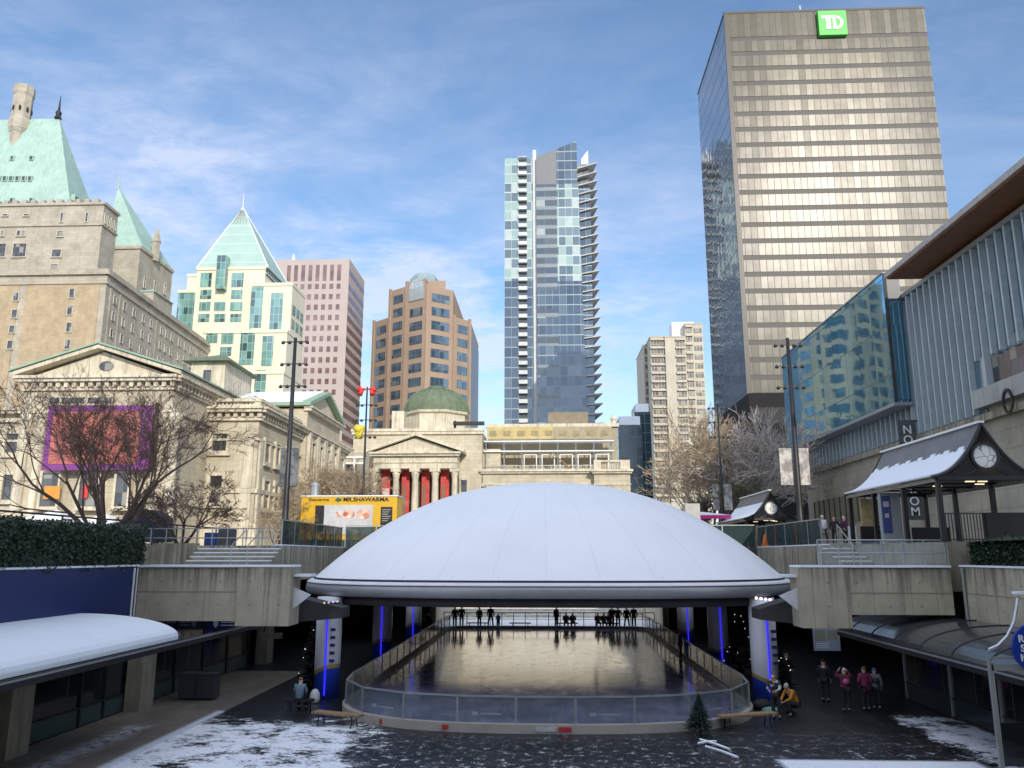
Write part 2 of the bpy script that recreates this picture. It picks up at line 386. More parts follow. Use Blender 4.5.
# lower floor: dark paving with trodden snow
m = NT('plaza_floor'); co = m.pos(); sp_ = m.n('ShaderNodeSeparateXYZ'); m.l(co, sp_.inputs[0]); X_, Y_ = sp_.outputs[0], sp_.outputs[1]
fine_ = m.noise(co, 2.2, 8, .75, sx=(.7, 1.5, 1)); med = m.noise(co, .7, 5, .6); fl = m.noise(co, 9, 4, .7, sx=(.7, 1.6, 1))
def boxmask(x0, x1, y0, y1, s=1.):
    a = m.math('MINIMUM', m.rng(X_, x0-s, x0+s), m.rng(X_, x1+s, x1-s)); b = m.math('MINIMUM', m.rng(Y_, y0-s, y0+s), m.rng(Y_, y1+s, y1-s)); return m.math('MINIMUM', a, b)
diag = m.rng(m.math('ADD', X_, m.math('MULTIPLY', Y_, .62)), 28.2, 30.2)
mL = boxmask(-14.2, -5.4, 10, 32.0, 1.5); mR = boxmask(12.6, 15.6, 10, 33.5, .7)
mB = boxmask(6.8, 12.6, 20, 26.4, .12)
mS = boxmask(-30, 30, 5, 26.5, .8)
mk = m.math('MAXIMUM', m.math('MULTIPLY', mL, .98), mR)
th = m.math('ADD', m.math('ADD', m.math('MULTIPLY', fine_, .55), m.math('MULTIPLY', fl, .45)), m.math('SUBTRACT', m.math('MULTIPLY', mk, .27), .27))
th = m.math('ADD', th, m.math('MULTIPLY', m.math('SUBTRACT', med, .5), .50))
sn = m.rng(th, .437, .485)
sn = m.math('MAXIMUM', sn, m.math('MULTIPLY', mB, m.rng(fl, .25, .42)))
flk = m.math('MULTIPLY', m.rng(m.noise(co, 2.6, 8, .85), .55, .61), m.math('MULTIPLY', m.rng(Y_, 31, 25, 0, .9), 1.0))
sn = m.math('MAXIMUM', sn, flk)
base = m.mix(m.rng(med, .3, .7), (.008,.0085,.0095), (.020,.021,.023))
jt = m.n('ShaderNodeTexBrick'); m.l(co, jt.inputs['Vector']); jt.inputs['Scale'].default_value = 1; jt.inputs['Brick Width'].default_value = 3.0; jt.inputs['Row Height'].default_value = 1.5; jt.inputs['Mortar Size'].default_value = .018
base = m.mix(jt.outputs['Fac'], base, (.07,.07,.07))
m.bump(m.math('ADD', fine_, m.math('MULTIPLY', sn, .4)), .35, .04)
MT['floor'] = m.fin(m.mix(sn, base, (.78,.80,.84)), m.rng(sn, 0, 1, .38, .7), 0, .45)
fl_mb = grid_sheet([], -30, 30, 2, 96, 0); struct('plaza_floor', fl_mb, MT['floor'])
m = NT('paving_strip'); co = m.pos(); a = m.noise(co, 1.3, 6, .7, sx=(1, .35, 1)); b = m.noise(co, 4.5, 7, .75, sx=(1, .6, 1))
sp_ = m.n('ShaderNodeSeparateXYZ'); m.l(co, sp_.inputs[0]); X_, Y_ = sp_.outputs[0], sp_.outputs[1]
line = m.math('MULTIPLY', boxmask(-14.9, -14.2, 22, 30, .35), m.rng(b, .44, .52))
edge = m.math('MULTIPLY', boxmask(-12.9, -12.0, 10, 33, .12), m.rng(b, .34, .42))
c = m.mix(m.rng(a, .3, .7), (.105,.085,.065), (.20,.17,.135)); c = m.mix(m.math('MAXIMUM', m.math('MULTIPLY', line, .7), edge), c, (.6,.62,.68)); m.bump(b, .2, .02)
MT['strip'] = m.fin(c, .75)
mb = MB(); mb.box(XL, -12.65, 2, 44, .002, .06); struct('paving_strip', mb, MT['strip'])
mb = MB(); mb.box(-12.65, 13.5, 23.6, 24.3, .004, .05); struct('drain_channel', mb, MT['steel'])
# interior walls of the lower level
mb = MB()
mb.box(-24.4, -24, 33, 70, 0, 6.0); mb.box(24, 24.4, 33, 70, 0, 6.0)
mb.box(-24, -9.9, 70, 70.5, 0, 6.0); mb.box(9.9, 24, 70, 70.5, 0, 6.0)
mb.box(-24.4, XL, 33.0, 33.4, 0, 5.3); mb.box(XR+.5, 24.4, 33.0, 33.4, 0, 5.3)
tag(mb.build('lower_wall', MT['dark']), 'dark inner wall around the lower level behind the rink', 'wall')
mb = MB(); mb.box(-9.9, -9.5, 70.5, 96, 0, 6.8); w1 = mb.build('court_wall', MT['cstone2']); tag(w1, 'pale side wall of the far sunken court, left of the skaters\' steps', 'wall')
mb = MB(); mb.box(9.5, 9.9, 70.5, 96, 0, 6.8); w1 = mb.build('court_wall', MT['cstone2']); tag(w1, 'pale side wall of the far sunken court, right of the skaters\' steps', 'wall')
# far steps
st = thing('snowy_steps', 'broad snow covered steps in daylight at the far end behind the rink', 'steps', (0, 84, 0))
mb = MB(); sm_ = MB()
for i in range(26):
    y = 82+i*.5; z = .25*(i+1)
    mb.box(-9.48, 9.48, y, 95.9, z-.25, z)
    sm_.box(-9.4 if i % 3 else -4, 9.4 if i % 4 else 5, y+.14, y+.49, z+.002, z+.05)
mb.build('tread', MT['cstone2'], st); sm_.build('snow_cover', MT['snow'], st)
pl = MB(); pl.box(-9.48, 9.48, 70.6, 81.98, .004, .03); struct('court_floor', pl, MT['snow'])
# ------------------------------------------------------------------ terraces and road deck
def slab(name, x0, x1, y0, y1, z0, z1, mat, **k):
    mb = MB(); mb.box(x0, x1, y0, y1, z0, z1); return struct(name, mb, mat, **k)
slab('terrace', -24, -14.3, 34.25, 44, 4.7, 5.47, MT['street'])
slab('terrace', 14.3, 15.8, 34.25, 41, 4.7, 5.47, MT['street'])
for x0, x1, y0, y1, s in ((-24, -14.3, 44.0, 57.3, 'left'), (14.3, 24, 44.0, 57.3, 'right')):
    mb = MB(); mb.box(x0, x1, y0, y1, 4.6, LV); tag(mb.build('retaining_wall', MT['concrete']), 'stained concrete terrace block %s of the dome, topped by a glass screen' % s, 'wall')
mb = MB(); mb.box(15.8, 24, 33.4, 43.98, 4.6, LV+.02); tag(mb.build('retaining_wall', MT['concrete2']), 'mossy concrete base under the clock gabled escalator shelter', 'wall')
slab('road', -1400, 1400, 57.32, 70.0, 5.7, LV+.004, plain('asphalt', (.06,.06,.062), .8, var=.3))
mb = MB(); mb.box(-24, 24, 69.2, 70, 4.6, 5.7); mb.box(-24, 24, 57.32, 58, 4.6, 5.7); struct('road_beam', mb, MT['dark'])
# steps on the terraces
def steps(x0, x1, y0, y1, z0, z1, n, label):
    t = thing('snowy_steps', label, 'steps', ((x0+x1)/2, y0, z0)); a = MB(); s = MB()
    for i in range(n):
        ya = y0+(y1-y0)*i/n; zb = z0+(z1-z0)*(i+1)/n
        a.box(x0, x1, ya, y1, z0+(z1-z0)*i/n, zb); s.box(x0+.02, x1-.02, ya+.05, ya+(y1-y0)/n-.02, zb+.002, zb+.06)
    a.build('tread', MT['concrete2'], t); s.build('snow_cover', MT['snow'], t); return t
steps(-18.8, -14.35, 42.2, 43.98, 5.47, 6.3, 4, 'short flight of snow covered concrete steps on the left terrace')
steps(14.35, 15.78, 41.0, 43.98, 5.47, 6.3, 4, 'short flight of snowy steps beside the handrails, left of the clock shelter')
mb = MB(); mb.box(-22.6, -18.85, 43.6, 43.98, 5.47, 6.62); mb.box(-18.82, -16.6, 43.6, 43.98, 5.47, 6.5)
tag(mb.build('planter_wall', MT['concrete']), 'low board marked concrete wall behind the end of the left hedge', 'wall')
# girders
def girder(x0, x1, xs0, xs1, label, zb):
    t = thing('bridge_girder', label, 'girder', ((x0+x1)/2, 33, zb)); a = MB(); a.box(x0, x1, 33, 34.2, zb, 5.50); a.build('beam', MT['concrete'], t)
    a = MB(); a.box(xs0, xs1, 32.93, 34.25, 3.24, 5.52); a.build('end_block', MT['concrete'], t)
    a = MB(); a.box(x0, x1, 32.9, 34.3, 5.525, 5.60); a.build('snow_cap', MT['snow'], t)
    a = MB()
    for x in (x0+.06,): a.box(x-.04, x+.04, 32.96, 33, zb, 5.5)
    a.box(x0, x1, 32.985, 33.0, 4.55, 4.57); a.build('joint', MT['concrete2'], t)
XG0, XG1 = XA(140, 33), XA(293, 33); XH0, XH1 = XA(797, 33), XA(947, 33)
girder(XG0, XG1, XA(241, 33), XG1+.02, 'weathered concrete girder left of the dome', ZA(621, 33, 200))
girder(XH0, XH1, XH0-.02, XA(845, 33), 'rain streaked concrete girder right of the dome', ZA(615, 33, 900))
# side walls of the pit
def pit_wall(x, sgn, mat, lab, zt=5.55):
    t = thing('pit_wall', lab, 'wall', (x, 20, 0)); a = MB(); a.box(x, x+sgn*.4, 2, 33.0, 3.35, zt); a.build('panel', mat, t)
    a = MB(); a.box(x-sgn*.06, x+sgn*.45, 2, 33.0, zt+.003, zt+.07); a.build('snow_cap', MT['snow'], t); return t
MT['blue'] = plain('blue_hoarding', (.012,.028,.115), .45, var=.18, scale=.25, bump=.05)
pw = pit_wall(XL, -1, MT['blue'], 'deep blue painted hoarding above the snowy canopy')
a = MB(); a.tube((XL+.05, 32.6, 3.5), (XL+.05, 32.6, 5.5), .045, n=8); a.tube((XL+.05, 32.85, 3.5), (XL+.05, 32.85, 5.5), .03, n=8); a.build('drain_pipe', MT['white'], pw)
pw = pit_wall(XR, 1, MT['concrete'], 'plain pale concrete wall above the dark curved canopy')
a = MB(); a.tube((XR-.08, 32.7, 3.4), (XR-.08, 32.7, 5.5), .05, n=8); a.build('drain_pipe', MT['steel'], pw)
a = MB(); a.box(XR-.012, XR, 2, 32.9, 4.55, 4.58); a.build('joint', MT['concrete2'], pw)
for s, x in (('left', XL), ('right', XR+.3)):
    pass
# ------------------------------------------------------------------ storefronts and canopies
def storefront(x, sgn, y0, y1, posts, lab, cat='shopfront', lower=None):
    t = thing('shopfront', lab, cat, (x, (y0+y1)/2, 0)); ys = posts
    for i in range(len(ys)-1):
        a = MB(); a.box(x-sgn*.02, x+sgn*.02, ys[i]+.05, ys[i+1]-.05, .75, 3.2); a.build('glass', MT['dkglass'], t)
        a = MB(); a.box(x-sgn*.03, x+sgn*.03, ys[i]+.05, ys[i+1]-.05, .1, .70); a.build('kick_panel', lower or paint('teal_panel', (.045,.075,.07), .25), t)
    for y in ys:
        a = MB(); a.box(x-sgn*.09, x+sgn*.06, y-.045, y+.045, .06, 3.3); a.build('mullion', MT['black'] if sgn < 0 else MT['steel'], t)
    a = MB(); a.box(x-sgn*.08, x+sgn*.05, y0, y1, .03, .1); a.box(x-sgn*.08, x+sgn*.05, y0, y1, .70, .75); a.build('rail', MT['black'], t)
    a = MB(); a.box(x+sgn*3, x+sgn*3.2, y0, y1, 0, 3.3); a.box(x+sgn*.1, x+sgn*3.2, y0, y1, 3.3, 3.4); a.build('back_wall', MT['dark'], t)
    return t
storefront(XL, -1, 14, 46, [14, 16.4, 18.8, 21.2, 23.6, 26.0, 29.6, 31.2, 34.5, 37, 40, 43, 46], 'dark glazed shopfront under the snowy canopy on the left')
for k, (y, lb) in enumerate(((24.9, 'nearest pale concrete column against the left shopfront'), (32.6, 'farther pale concrete column against the left shopfront'), (47, 'shadowy concrete column deep inside the left arcade'))):
    a = MB(); a.box(XL+.12, XL+.75 if k else XL+.6, y, y+1.1, 0, 3.3); tag(a.build('square_column', MT['concrete2']), lb, 'column', 'columns of the left arcade')
def canopy(x0, x1, ze, zt, y0, y1, mat, lab, ysn=None, nseg=10):
    """quarter barrel roof from the wall x0 (top) to the edge x1"""
    t = thing('curved_canopy', lab, 'canopy', ((x0+x1)/2, (y0+y1)/2, ze))
    prof = [(x0+(x1-x0)*math.sin(math.pi/2*i/nseg), ze+(zt-ze)*math.cos(math.pi/2*i/nseg)) for i in range(nseg+1)]
    def shell(y0, y1, th, mt, name, dz=0, par=t):
        v = []; f = []; n = len(prof)
        for y in (y0, y1):
            for (x, z) in prof: v.append((x, y, z+dz+th))
            for (x, z) in prof: v.append((x, y, z+dz))
        for i in range(n-1):
            f += [(i, i+1, 2*n+i+1, 2*n+i), (n+i+1, n+i, 3*n+i, 3*n+i+1), (i+1, i, n+i, n+i+1), (2*n+i, 2*n+i+1, 3*n+i+1, 3*n+i)]
        f += [(0, 2*n, 3*n, n), (n-1, 2*n-1, 4*n-1, 3*n-1)]
        return MB().add(v, f).build(name, mt, par, smooth=False)
    roof = shell(y0, ysn+.4 if ysn else y1, .05, mat, 'roof')
    if ysn: 
        sh = shell(y0, ysn, .12, MT['csnow'], 'snow_cover', .052)
    y = y0
    while y <= y1+.01:
        if not ysn:
            q = MB()
            pts = [(x, y, z+.06) for x, z in prof]; q.path(pts, .025, 5); q.build('rib', MT['black'], t)
        y += 2.2
    a = MB(); a.box(x1-.03, x1+.12 if x1 > x0 else x1-.12, y0, y1, ze-.22, ze+.02); a.build('gutter', MT['black'], t)
    a = MB(); a.box(x1+(.13 if x1 > x0 else -.13), x1+(.16 if x1 > x0 else -.16), y0, y1, ze-.05, ze+.0); a.build('edge_trim', MT['steel'], t)
    return t
m = NT('canopy_snow'); sp_ = m.n('ShaderNodeSeparateXYZ'); m.l(m.pos(), sp_.inputs[0]); seam = m.math('GREATER_THAN', m.math('ABSOLUTE', m.math('SUBTRACT', m.math('FRACT', m.math('DIVIDE', sp_.outputs[1], 2.2)), .5)), .49)
n_ = m.noise(m.pos(), .8, 4); m.bump(n_, .2, .05); MT['csnow'] = m.fin(m.mix(m.math('MULTIPLY', seam, .25), m.mix(n_, (.72,.76,.80), (.80,.84,.88)), (.5,.55,.6)), .6, 0, .3)
e0 = Px(0, 682, -13.0)
ZE = e0.z
canopy(XL, -13.0, ZE, ZE+.75, 8, 40, MT['dark'], 'snow covered barrel canopy over the left shopfront', ysn=Px(178, 640, -13.0).y)
m = NT('bronze_glazing'); m.fin((.07,.075,.078), .16, .25, .8); m.bump(m.noise(m.pos(), .7, 3), .08, .05); MT['cglass'] = m.mat
canopy(XR, 12.9, 2.75, 3.55, 8, 38, MT['cglass'], 'dark glazed barrel canopy over the right shopfront')
storefront(15.2, 1, 14, 37, [14, 17, 20, 23, 26, 29.5, 33, 37], 'dark glass shopfront with slim steel frames on the right', lower=paint('navy_panel', (.02,.03,.035), .2))
a = MB(); a.box(15.6, 16.2, 35.6, 36.0, 1.2, 2.9); tag(a.build('lit_panel', emit('lit_panel', (.95,.8,.5), .22)), 'dim yellowish lit poster behind the right shopfront glass', 'poster')
for (x0, x1, y, z0, z1, col, lb) in ((XA(806, 39), XA(832, 39), 39, 1.75, 2.75, (.34,.40,.48), 'pale blue hanging information board under the right girder'),):
    t = thing('hanging_board', lb, 'sign', ((x0+x1)/2, y, z0)); a = MB(); a.box(x0, x1, y, y+.06, z0, z1); a.build('board', paint('board_blue', col, .5), t)
    for dx in (.1, .9): a = MB(); a.tube((x0+(x1-x0)*dx, y+.03, z1), (x0+(x1-x0)*dx, y+.03, 4.7), .02, n=6); a.build('hanger', MT['black'], t)
    a = MB(); a.box(x0+.08, (x0+x1)/2-.05, y-.01, y-.002, z0+.45, z1-.1); a.box((x0+x1)/2+.05, x1-.1, y-.01, y-.002, z0+.5, z1-.12); a.build('picture', paint('board_pic', (.30,.28,.22), .6), t)
    a = MB()
    for k in range(3): a.box(x0+.1, x1-.5, y-.01, y-.002, z0+.12+.09*k, z0+.15+.09*k)
    a.build('text_line', MT['white'], t)
# blue sign band at left
x0, x1 = XA(213, 40), XA(262, 40)
t = thing('sign_band', 'navy sign band with white crest hanging under the left girder', 'sign', ((x0+x1)/2, 40, 2.6))
a = MB(); a.box(x0, x1, 40, 40.1, ZA(631, 40), ZA(615, 40)); a.build('board', paint('navy', (.012,.03,.16), .4), t)
cx0 = XA(222, 40); zc = ZA(625, 40)
a = MB(); a.prism([(cx0-.12, 39.97), (cx0+.12, 39.97), (cx0+.12, 39.99), (cx0-.12, 39.99)], zc-.05, zc+.14); a.add([(cx0-.12,39.97,zc-.05),(cx0+.12,39.97,zc-.05),(cx0,39.97,zc-.2),(cx0-.12,39.99,zc-.05),(cx0+.12,39.99,zc-.05),(cx0,39.99,zc-.2)], [(0,2,1),(3,4,5),(0,3,5,2),(1,2,5,4)]); a.build('crest', MT['white'], t)
a = MB(); a.box(cx0+.25, cx0+1.35, 39.97, 39.99, zc+.05, zc+.10); a.box(cx0+.25, cx0+.9, 39.97, 39.99, zc-.09, zc-.04); a.build('text_line', MT['white'], t)
# hanging box signs in the arcade
for px, lb in ((264, 'brownish box lamp hanging under the left girder'), (277, 'darker box lamp beside the brownish one under the left girder')):
    p = P(px, 636, 42); t = thing('box_lamp', lb, 'lamp', (p.x, 42, p.z-.2), 'box lamps under the left girder')
    a = MB(); a.box(p.x-.24, p.x+.24, 41.9, 42.2, p.z-.13, p.z+.13); a.build('lamp_box', paint('lamp_brown', (.12,.10,.075), .6), t)
    a = MB(); a.tube((p.x, 42, p.z+.18), (p.x, 42, 4.7), .03, n=6); a.build('hanger', MT['black'], t)
# grey cabinet, far left
p = Pz(195, 702, 0)
t = thing('utility_cabinet', 'dark grey cabinet in the shade of the left arcade', 'cabinet', (p.x, p.y, 0)); a = MB(); a.box(p.x-.75, p.x+.75, p.y, p.y+.7, .12, 1.05); a.build('body', paint('cab', (.05,.055,.06), .5), t, bevel=.03)
a = MB(); a.box(p.x-.8, p.x+.8, p.y-.04, p.y+.74, 1.05, 1.11); a.build('lid', paint('cab', (0,0,0)), t); a = MB(); a.box(p.x-.02, p.x+.02, p.y-.02, p.y-.001, .15, 1.0); a.build('door_gap', MT['black'], t)
# ------------------------------------------------------------------ dome
def sup(t, ax, ay, n=2.9):
    c, s = math.cos(t), math.sin(t); return ax*math.copysign(abs(c)**(2/n), c), ay*math.copysign(abs(s)**(2/n), s)
DX, DY, DCX, DCY, DZ, DH = 11.9, 11.4, XA(546.5, 46), 46.0, 4.93, 5.0
dome = thing('snow_dome', 'large snow covered shallow dome roof over the skating rink', 'dome', (DCX, DCY, DZ))
NS, NR = 128, 22; v = [(DCX, DCY, DZ+DH)]; f = []
def dprof(s): return DZ+DH*(1-s**2.3)
for j in range(1, NR+1):
    s = math.sin(math.pi/2*j/NR)
    for i in range(NS):
        t_ = 2*math.pi*(i+.5)/NS; e = 2+.9*min(1, s*1.3)
        x, y = sup(t_, DX*s, DY*s, e)
        crease = -.07*(1-abs(math.sin(4*t_)))**6*s*(1-s*.6)*2
        v.append((DCX+x, DCY+y, dprof(s)+crease))
for i in range(NS): f.append((0, 1+i, 1+(i+1) % NS))
for j in range(NR-1):
    for i in range(NS): a0 = 1+j*NS; f.append((a0+i, a0+NS+i, a0+NS+(i+1) % NS, a0+(i+1) % NS))
m = NT('dome_snow'); co = m.pos(); sp_ = m.n('ShaderNodeSeparateXYZ'); m.l(co, sp_.inputs[0])
ag = m.math('ARCTAN2', m.math('SUBTRACT', sp_.outputs[1], DCY), m.math('SUBTRACT', sp_.outputs[0], DCX))
sm = m.math('ABSOLUTE', m.math('SUBTRACT', m.math('FRACT', m.math('MULTIPLY', ag, 32/6.28318)), .5)); seam = m.rng(sm, .47, .5)
hr = m.math('ABSOLUTE', m.math('SUBTRACT', m.math('FRACT', m.math('MULTIPLY', sp_.outputs[2], .9)), .5)); n1 = m.noise(co, .35, 6, .65); n2 = m.noise(co, 2.4, 6, .7)
c = m.mix(n1, (.74,.75,.78), (.86,.87,.88)); c = m.mix(m.math('MULTIPLY', seam, .14), c, (.5,.52,.56))
mel = m.math('MULTIPLY', m.rng(n2, .60, .66), m.rng(sp_.outputs[2], DZ+.30, DZ+.02)); c = m.mix(m.math('MULTIPLY', mel, .7), c, (.30,.31,.33))
m.bump(m.math('SUBTRACT', m.math('ADD', m.math('MULTIPLY', n1, 2.), m.math('MULTIPLY', n2, .35)), m.math('MULTIPLY', seam, .5)), .22, .12); MT['dsnow'] = m.fin(c, .6, 0, .25)
MB().add(v, f).build('snow_shell', MT['dsnow'], dome, smooth=True)
def ring(prof, mat, name, closed=True, n=NS, smooth=True):
    v = []; f = []; k = len(prof)
    for i in range(n):
        t_ = 2*math.pi*(i+.5)/n
        for (o, z) in prof:
            x, y = sup(t_, DX+o, DY+o); v.append((DCX+x, DCY+y, z))
    for i in range(n):
        for j in range(k if closed else k-1): f.append((i*k+j, ((i+1) % n)*k+j, ((i+1) % n)*k+(j+1) % k, i*k+(j+1) % k))
    return MB().add(v, f).build(name, mat, dome, smooth=smooth)
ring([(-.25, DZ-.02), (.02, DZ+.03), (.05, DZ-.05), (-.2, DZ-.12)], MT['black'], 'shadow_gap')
MT['rimsnow'] = plain('rim_snow', (.66,.67,.70), .6, var=.1, scale=2)
ring([(-.15, DZ-.13), (.05, DZ-.06), (.22, DZ-.08), (.36, DZ-.17), (.36, DZ-.2), (-.1, DZ-.21)], MT['rimsnow'], 'rim_snow')
arc = [(.30+.10*math.cos(a_), DZ-.46+.24*math.sin(a_)) for a_ in [R(90-15*i) for i in range(13)]]
ring([(-.2, DZ-.215)]+arc+[(-.2, DZ-.72)], plain('rim_metal', (.30,.30,.31), .38, .35, var=.12), 'gutter')
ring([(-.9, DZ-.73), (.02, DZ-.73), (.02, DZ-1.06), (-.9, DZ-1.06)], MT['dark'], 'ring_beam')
v = []; 
for i in range(NS): x, y = sup(2*math.pi*(i+.5)/NS, DX-.8, DY-.8); v.append((DCX+x, DCY+y, DZ-.75))
MB().add(v, [tuple(range(NS))[::-1]]).build('ceiling', paint('ceiling', (.30,.285,.43), .7), dome)  # violet paint stands in for purple LED light on the ceiling
# support beams either side
for s, xg, lb in ((-1, XG1, 'dark sloping concrete support between the left girder and the dome'), (1, XH0, 'dark sloping concrete support between the right girder and the dome')):
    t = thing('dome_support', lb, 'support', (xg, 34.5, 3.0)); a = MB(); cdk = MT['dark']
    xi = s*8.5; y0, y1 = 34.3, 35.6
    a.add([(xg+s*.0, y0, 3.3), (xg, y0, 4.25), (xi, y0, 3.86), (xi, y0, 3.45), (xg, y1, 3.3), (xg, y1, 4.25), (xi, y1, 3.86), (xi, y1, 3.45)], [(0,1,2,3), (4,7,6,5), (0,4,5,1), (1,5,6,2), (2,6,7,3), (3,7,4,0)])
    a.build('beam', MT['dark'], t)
    a = MB(); a.prism([(xg-s*.02, 33.3), (xg-s*1.35, 33.3), (xg-s*.02, 33.36)], 0, 1); 
    a = MB(); a.add([(xg-s*.01, 33.4, 4.72), (xg-s*.72, 33.4, 4.42), (xg-s*.01, 33.4, 3.86), (xg-s*.01, 33.5, 4.72), (xg-s*.72, 33.5, 4.42), (xg-s*.01, 33.5, 3.86)], [(0,1,2), (5,4,3), (0,3,4,1), (1,4,5,2), (2,5,3,0)]); a.build('gusset', MT['rimsnow'], t)
    a = MB(); a.box(xg-s*.02, xg-s*.7, 33.3, 34.2, 5.14, 5.24); a.build('ledge', MT['snow'], t)
# columns with wrapped banners
MT['bluelight'] = emit('blue_light', (.04,.03,1.), .62)
def wrap_mat():
    m = NT('column_wrap'); sp_ = m.n('ShaderNodeSeparateXYZ'); m.l(m.pos(), sp_.inputs[0]); z = sp_.outputs[2]
    wv = m.math('ADD', z, m.math('MULTIPLY', m.math('SINE', m.math('MULTIPLY', sp_.outputs[0], 2.2)), .25))
    c = m.mix(m.math('LESS_THAN', wv, 1.0), (.78,.78,.82), (.03,.09,.60)); c = m.mix(m.math('LESS_THAN', m.math('ABSOLUTE', m.math('SUBTRACT', wv, 1.08)), .08), c, (.55,.38,.12))
    return m.fin(c, .45)
MT['wrap'] = wrap_mat()
for s in (-1, 1):
    for k, y in enumerate((36.6, 47.6, 58.6)):
        x = s*9.45 if k else (XA(333, 36.6) if s < 0 else XA(757, 36.6)); r = .55
        lb = '%s column from the viewer on the %s side, wrapped in white and lit by a blue strip' % (('nearest', 'second', 'third')[k], 'left' if s < 0 else 'right')
        t = thing('rink_column', lb, 'column', (x, y, 0), 'wrapped columns beside the rink')
        a = MB(); a.lathe((x, y, 0), [(r, 0), (r, 4.2)], 28); a.build('shaft', MT['wrap'], t, smooth=True)
        a = MB(); an = R(-90-6*s) if s < 0 else R(-84); cx_, cy_ = x+(r+.02)*math.cos(an), y+(r+.02)*math.sin(an); a.box(cx_-.032, cx_+.032, cy_-.03, cy_+.02, .15, 3.95); a.build('light_strip', MT['bluelight'], t)
        a = MB(); a.box(x-.2, x+.35, y-r-.12, y-r+.05, 3.72, 3.95); a.build('junction_box', MT['black'], t)
        if k == 0:
            a = MB()
            for q in range(5): a.box(x+.22, x+.42, y-r-.0, y-r+.06, 1.5+q*.32, 1.62+q*.32)
            a.build('printed_mark', paint('navy', (0,0,0)), t)
# spot lights
for px, py, n_, e, lb, sg in ((763, 598, 4, 5, 'row of four small glowing spotlights under the dome rim on the right', 1), (331, 603, 4, .25, 'row of four dim spotlights under the dome rim on the left', -1)):
    p = P(px, py, 34.0); t = thing('spotlight_bar', lb, 'lights', tuple(p), 'spotlight bars under the dome rim')
    a = MB(); a.box(p.x-.35, p.x+.35, 34.02, 34.12, p.z-.04, p.z+.04); a.build('bar', MT['black'], t)
    for i in range(n_):
        c_ = (p.x-.27+.18*i, 33.97, p.z-.02*i*sg); a = MB(); a.lathe((c_[0], c_[1], c_[2]-.04), [(.02, 0), (.05, .02), (.05, .06), (.02, .08)], 10); a.build('lamp', emit('spot%d' % i, ((1,.75,.35), (.9,.6,1), (.9,.7,1), (1,.7,.8))[i], e), t, smooth=True)
# ================================================================== RINK
RX, RY0, RY1 = 8.05, 29.75, 69.2
def rink_outline(off=0, step=1.0):
    pts = []; x = RX+off; n = 2.6; ay = 5.6+off
    for i in range(41):
        a = math.pi+math.pi*i/40; sx_, sy_ = sup(a, x, ay, n); pts.append((sx_, RY0+5.6+sy_))
    r = 1.6
    pts += [(x, RY1+off-r)]
    pts += [(x-r+r*math.cos(a), RY1+off-r+r*math.sin(a)) for a in [R(15*i) for i in range(1, 6)]]
    pts += [(x-r, RY1+off), (-x+r, RY1+off)]
    pts += [(-x+r+r*math.cos(a), RY1+off-r+r*math.sin(a)) for a in [R(90+15*i) for i in range(1, 7)]]
    return [(px_-.15, py_) for px_, py_ in pts]
def resample(pts, step, closed=True):
    P_ = [Vector((*p, 0)) for p in pts]; P_ = P_+[P_[0]] if closed else P_
    L = [0]; 
    for i in range(1, len(P_)): L.append(L[-1]+(P_[i]-P_[i-1]).length)
    n = max(2, round(L[-1]/step)); out = []
    for k in range(n+(0 if closed else 1)):
        d = L[-1]*k/n; i = 0
        while i < len(L)-2 and L[i+1] < d: i += 1
        q = (d-L[i])/max(1e-9, L[i+1]-L[i]); out.append(P_[i].lerp(P_[i+1], q))
    return out
m = NT('ice'); co = m.pos(); n1 = m.noise(co, .6, 6, .7); n2 = m.noise(co, 1.6, 8, .75, sx=(1, .5, 1))
m.bump(n2, .022, .03)
scr = m.rng(n2, .5, .72)
MT['ice'] = m.fin(m.mix(m.rng(n1, .35, .7), (.20,.20,.33), (.42,.41,.55)), m.rng(scr, 0, 1, .08, .22), 0, .8)
o_ = rink_outline(-.05)
a = MB(); a.add([(x, y, .09) for x, y in o_], [tuple(range(len(o_)))]); struct('ice', a, MT['ice'])
bar = thing('rink_barrier', 'curved glass and steel barrier all around the skating rink', 'barrier', (0, RY0, 0))
def band(pts, z0, z1, th, mat, name, closed=True, par=bar):
    v = []; f = []; n = len(pts)
    nrm = []
    for i in range(n):
        d = Vector((pts[(i+1) % n][0]-pts[i-1][0], pts[(i+1) % n][1]-pts[i-1][1], 0)).normalized(); nrm.append((d.y, -d.x))
    for i, p in enumerate(pts):
        for o, z in ((0, z0), (0, z1), (-th, z1), (-th, z0)): v.append((p[0]+nrm[i][0]*o, p[1]+nrm[i][1]*o, z))
    for i in range(n):
        j = (i+1) % n
        for k in range(4): f.append((i*4+k, j*4+k, j*4+(k+1) % 4, i*4+(k+1) % 4))
    return MB().add(v, f).build(name, mat, par)
kick = plain('kick_board', (.42,.38,.33), .6, var=.15)
band(rink_outline(.12), .0, .3, .2, kick, 'kick_board')
MT['rglass'] = glassy('rink_glass', (.07,.115,.12), .24, .08, .26)
pan = [p for p in resample(rink_outline(0), 2.05)]
n = len(pan)
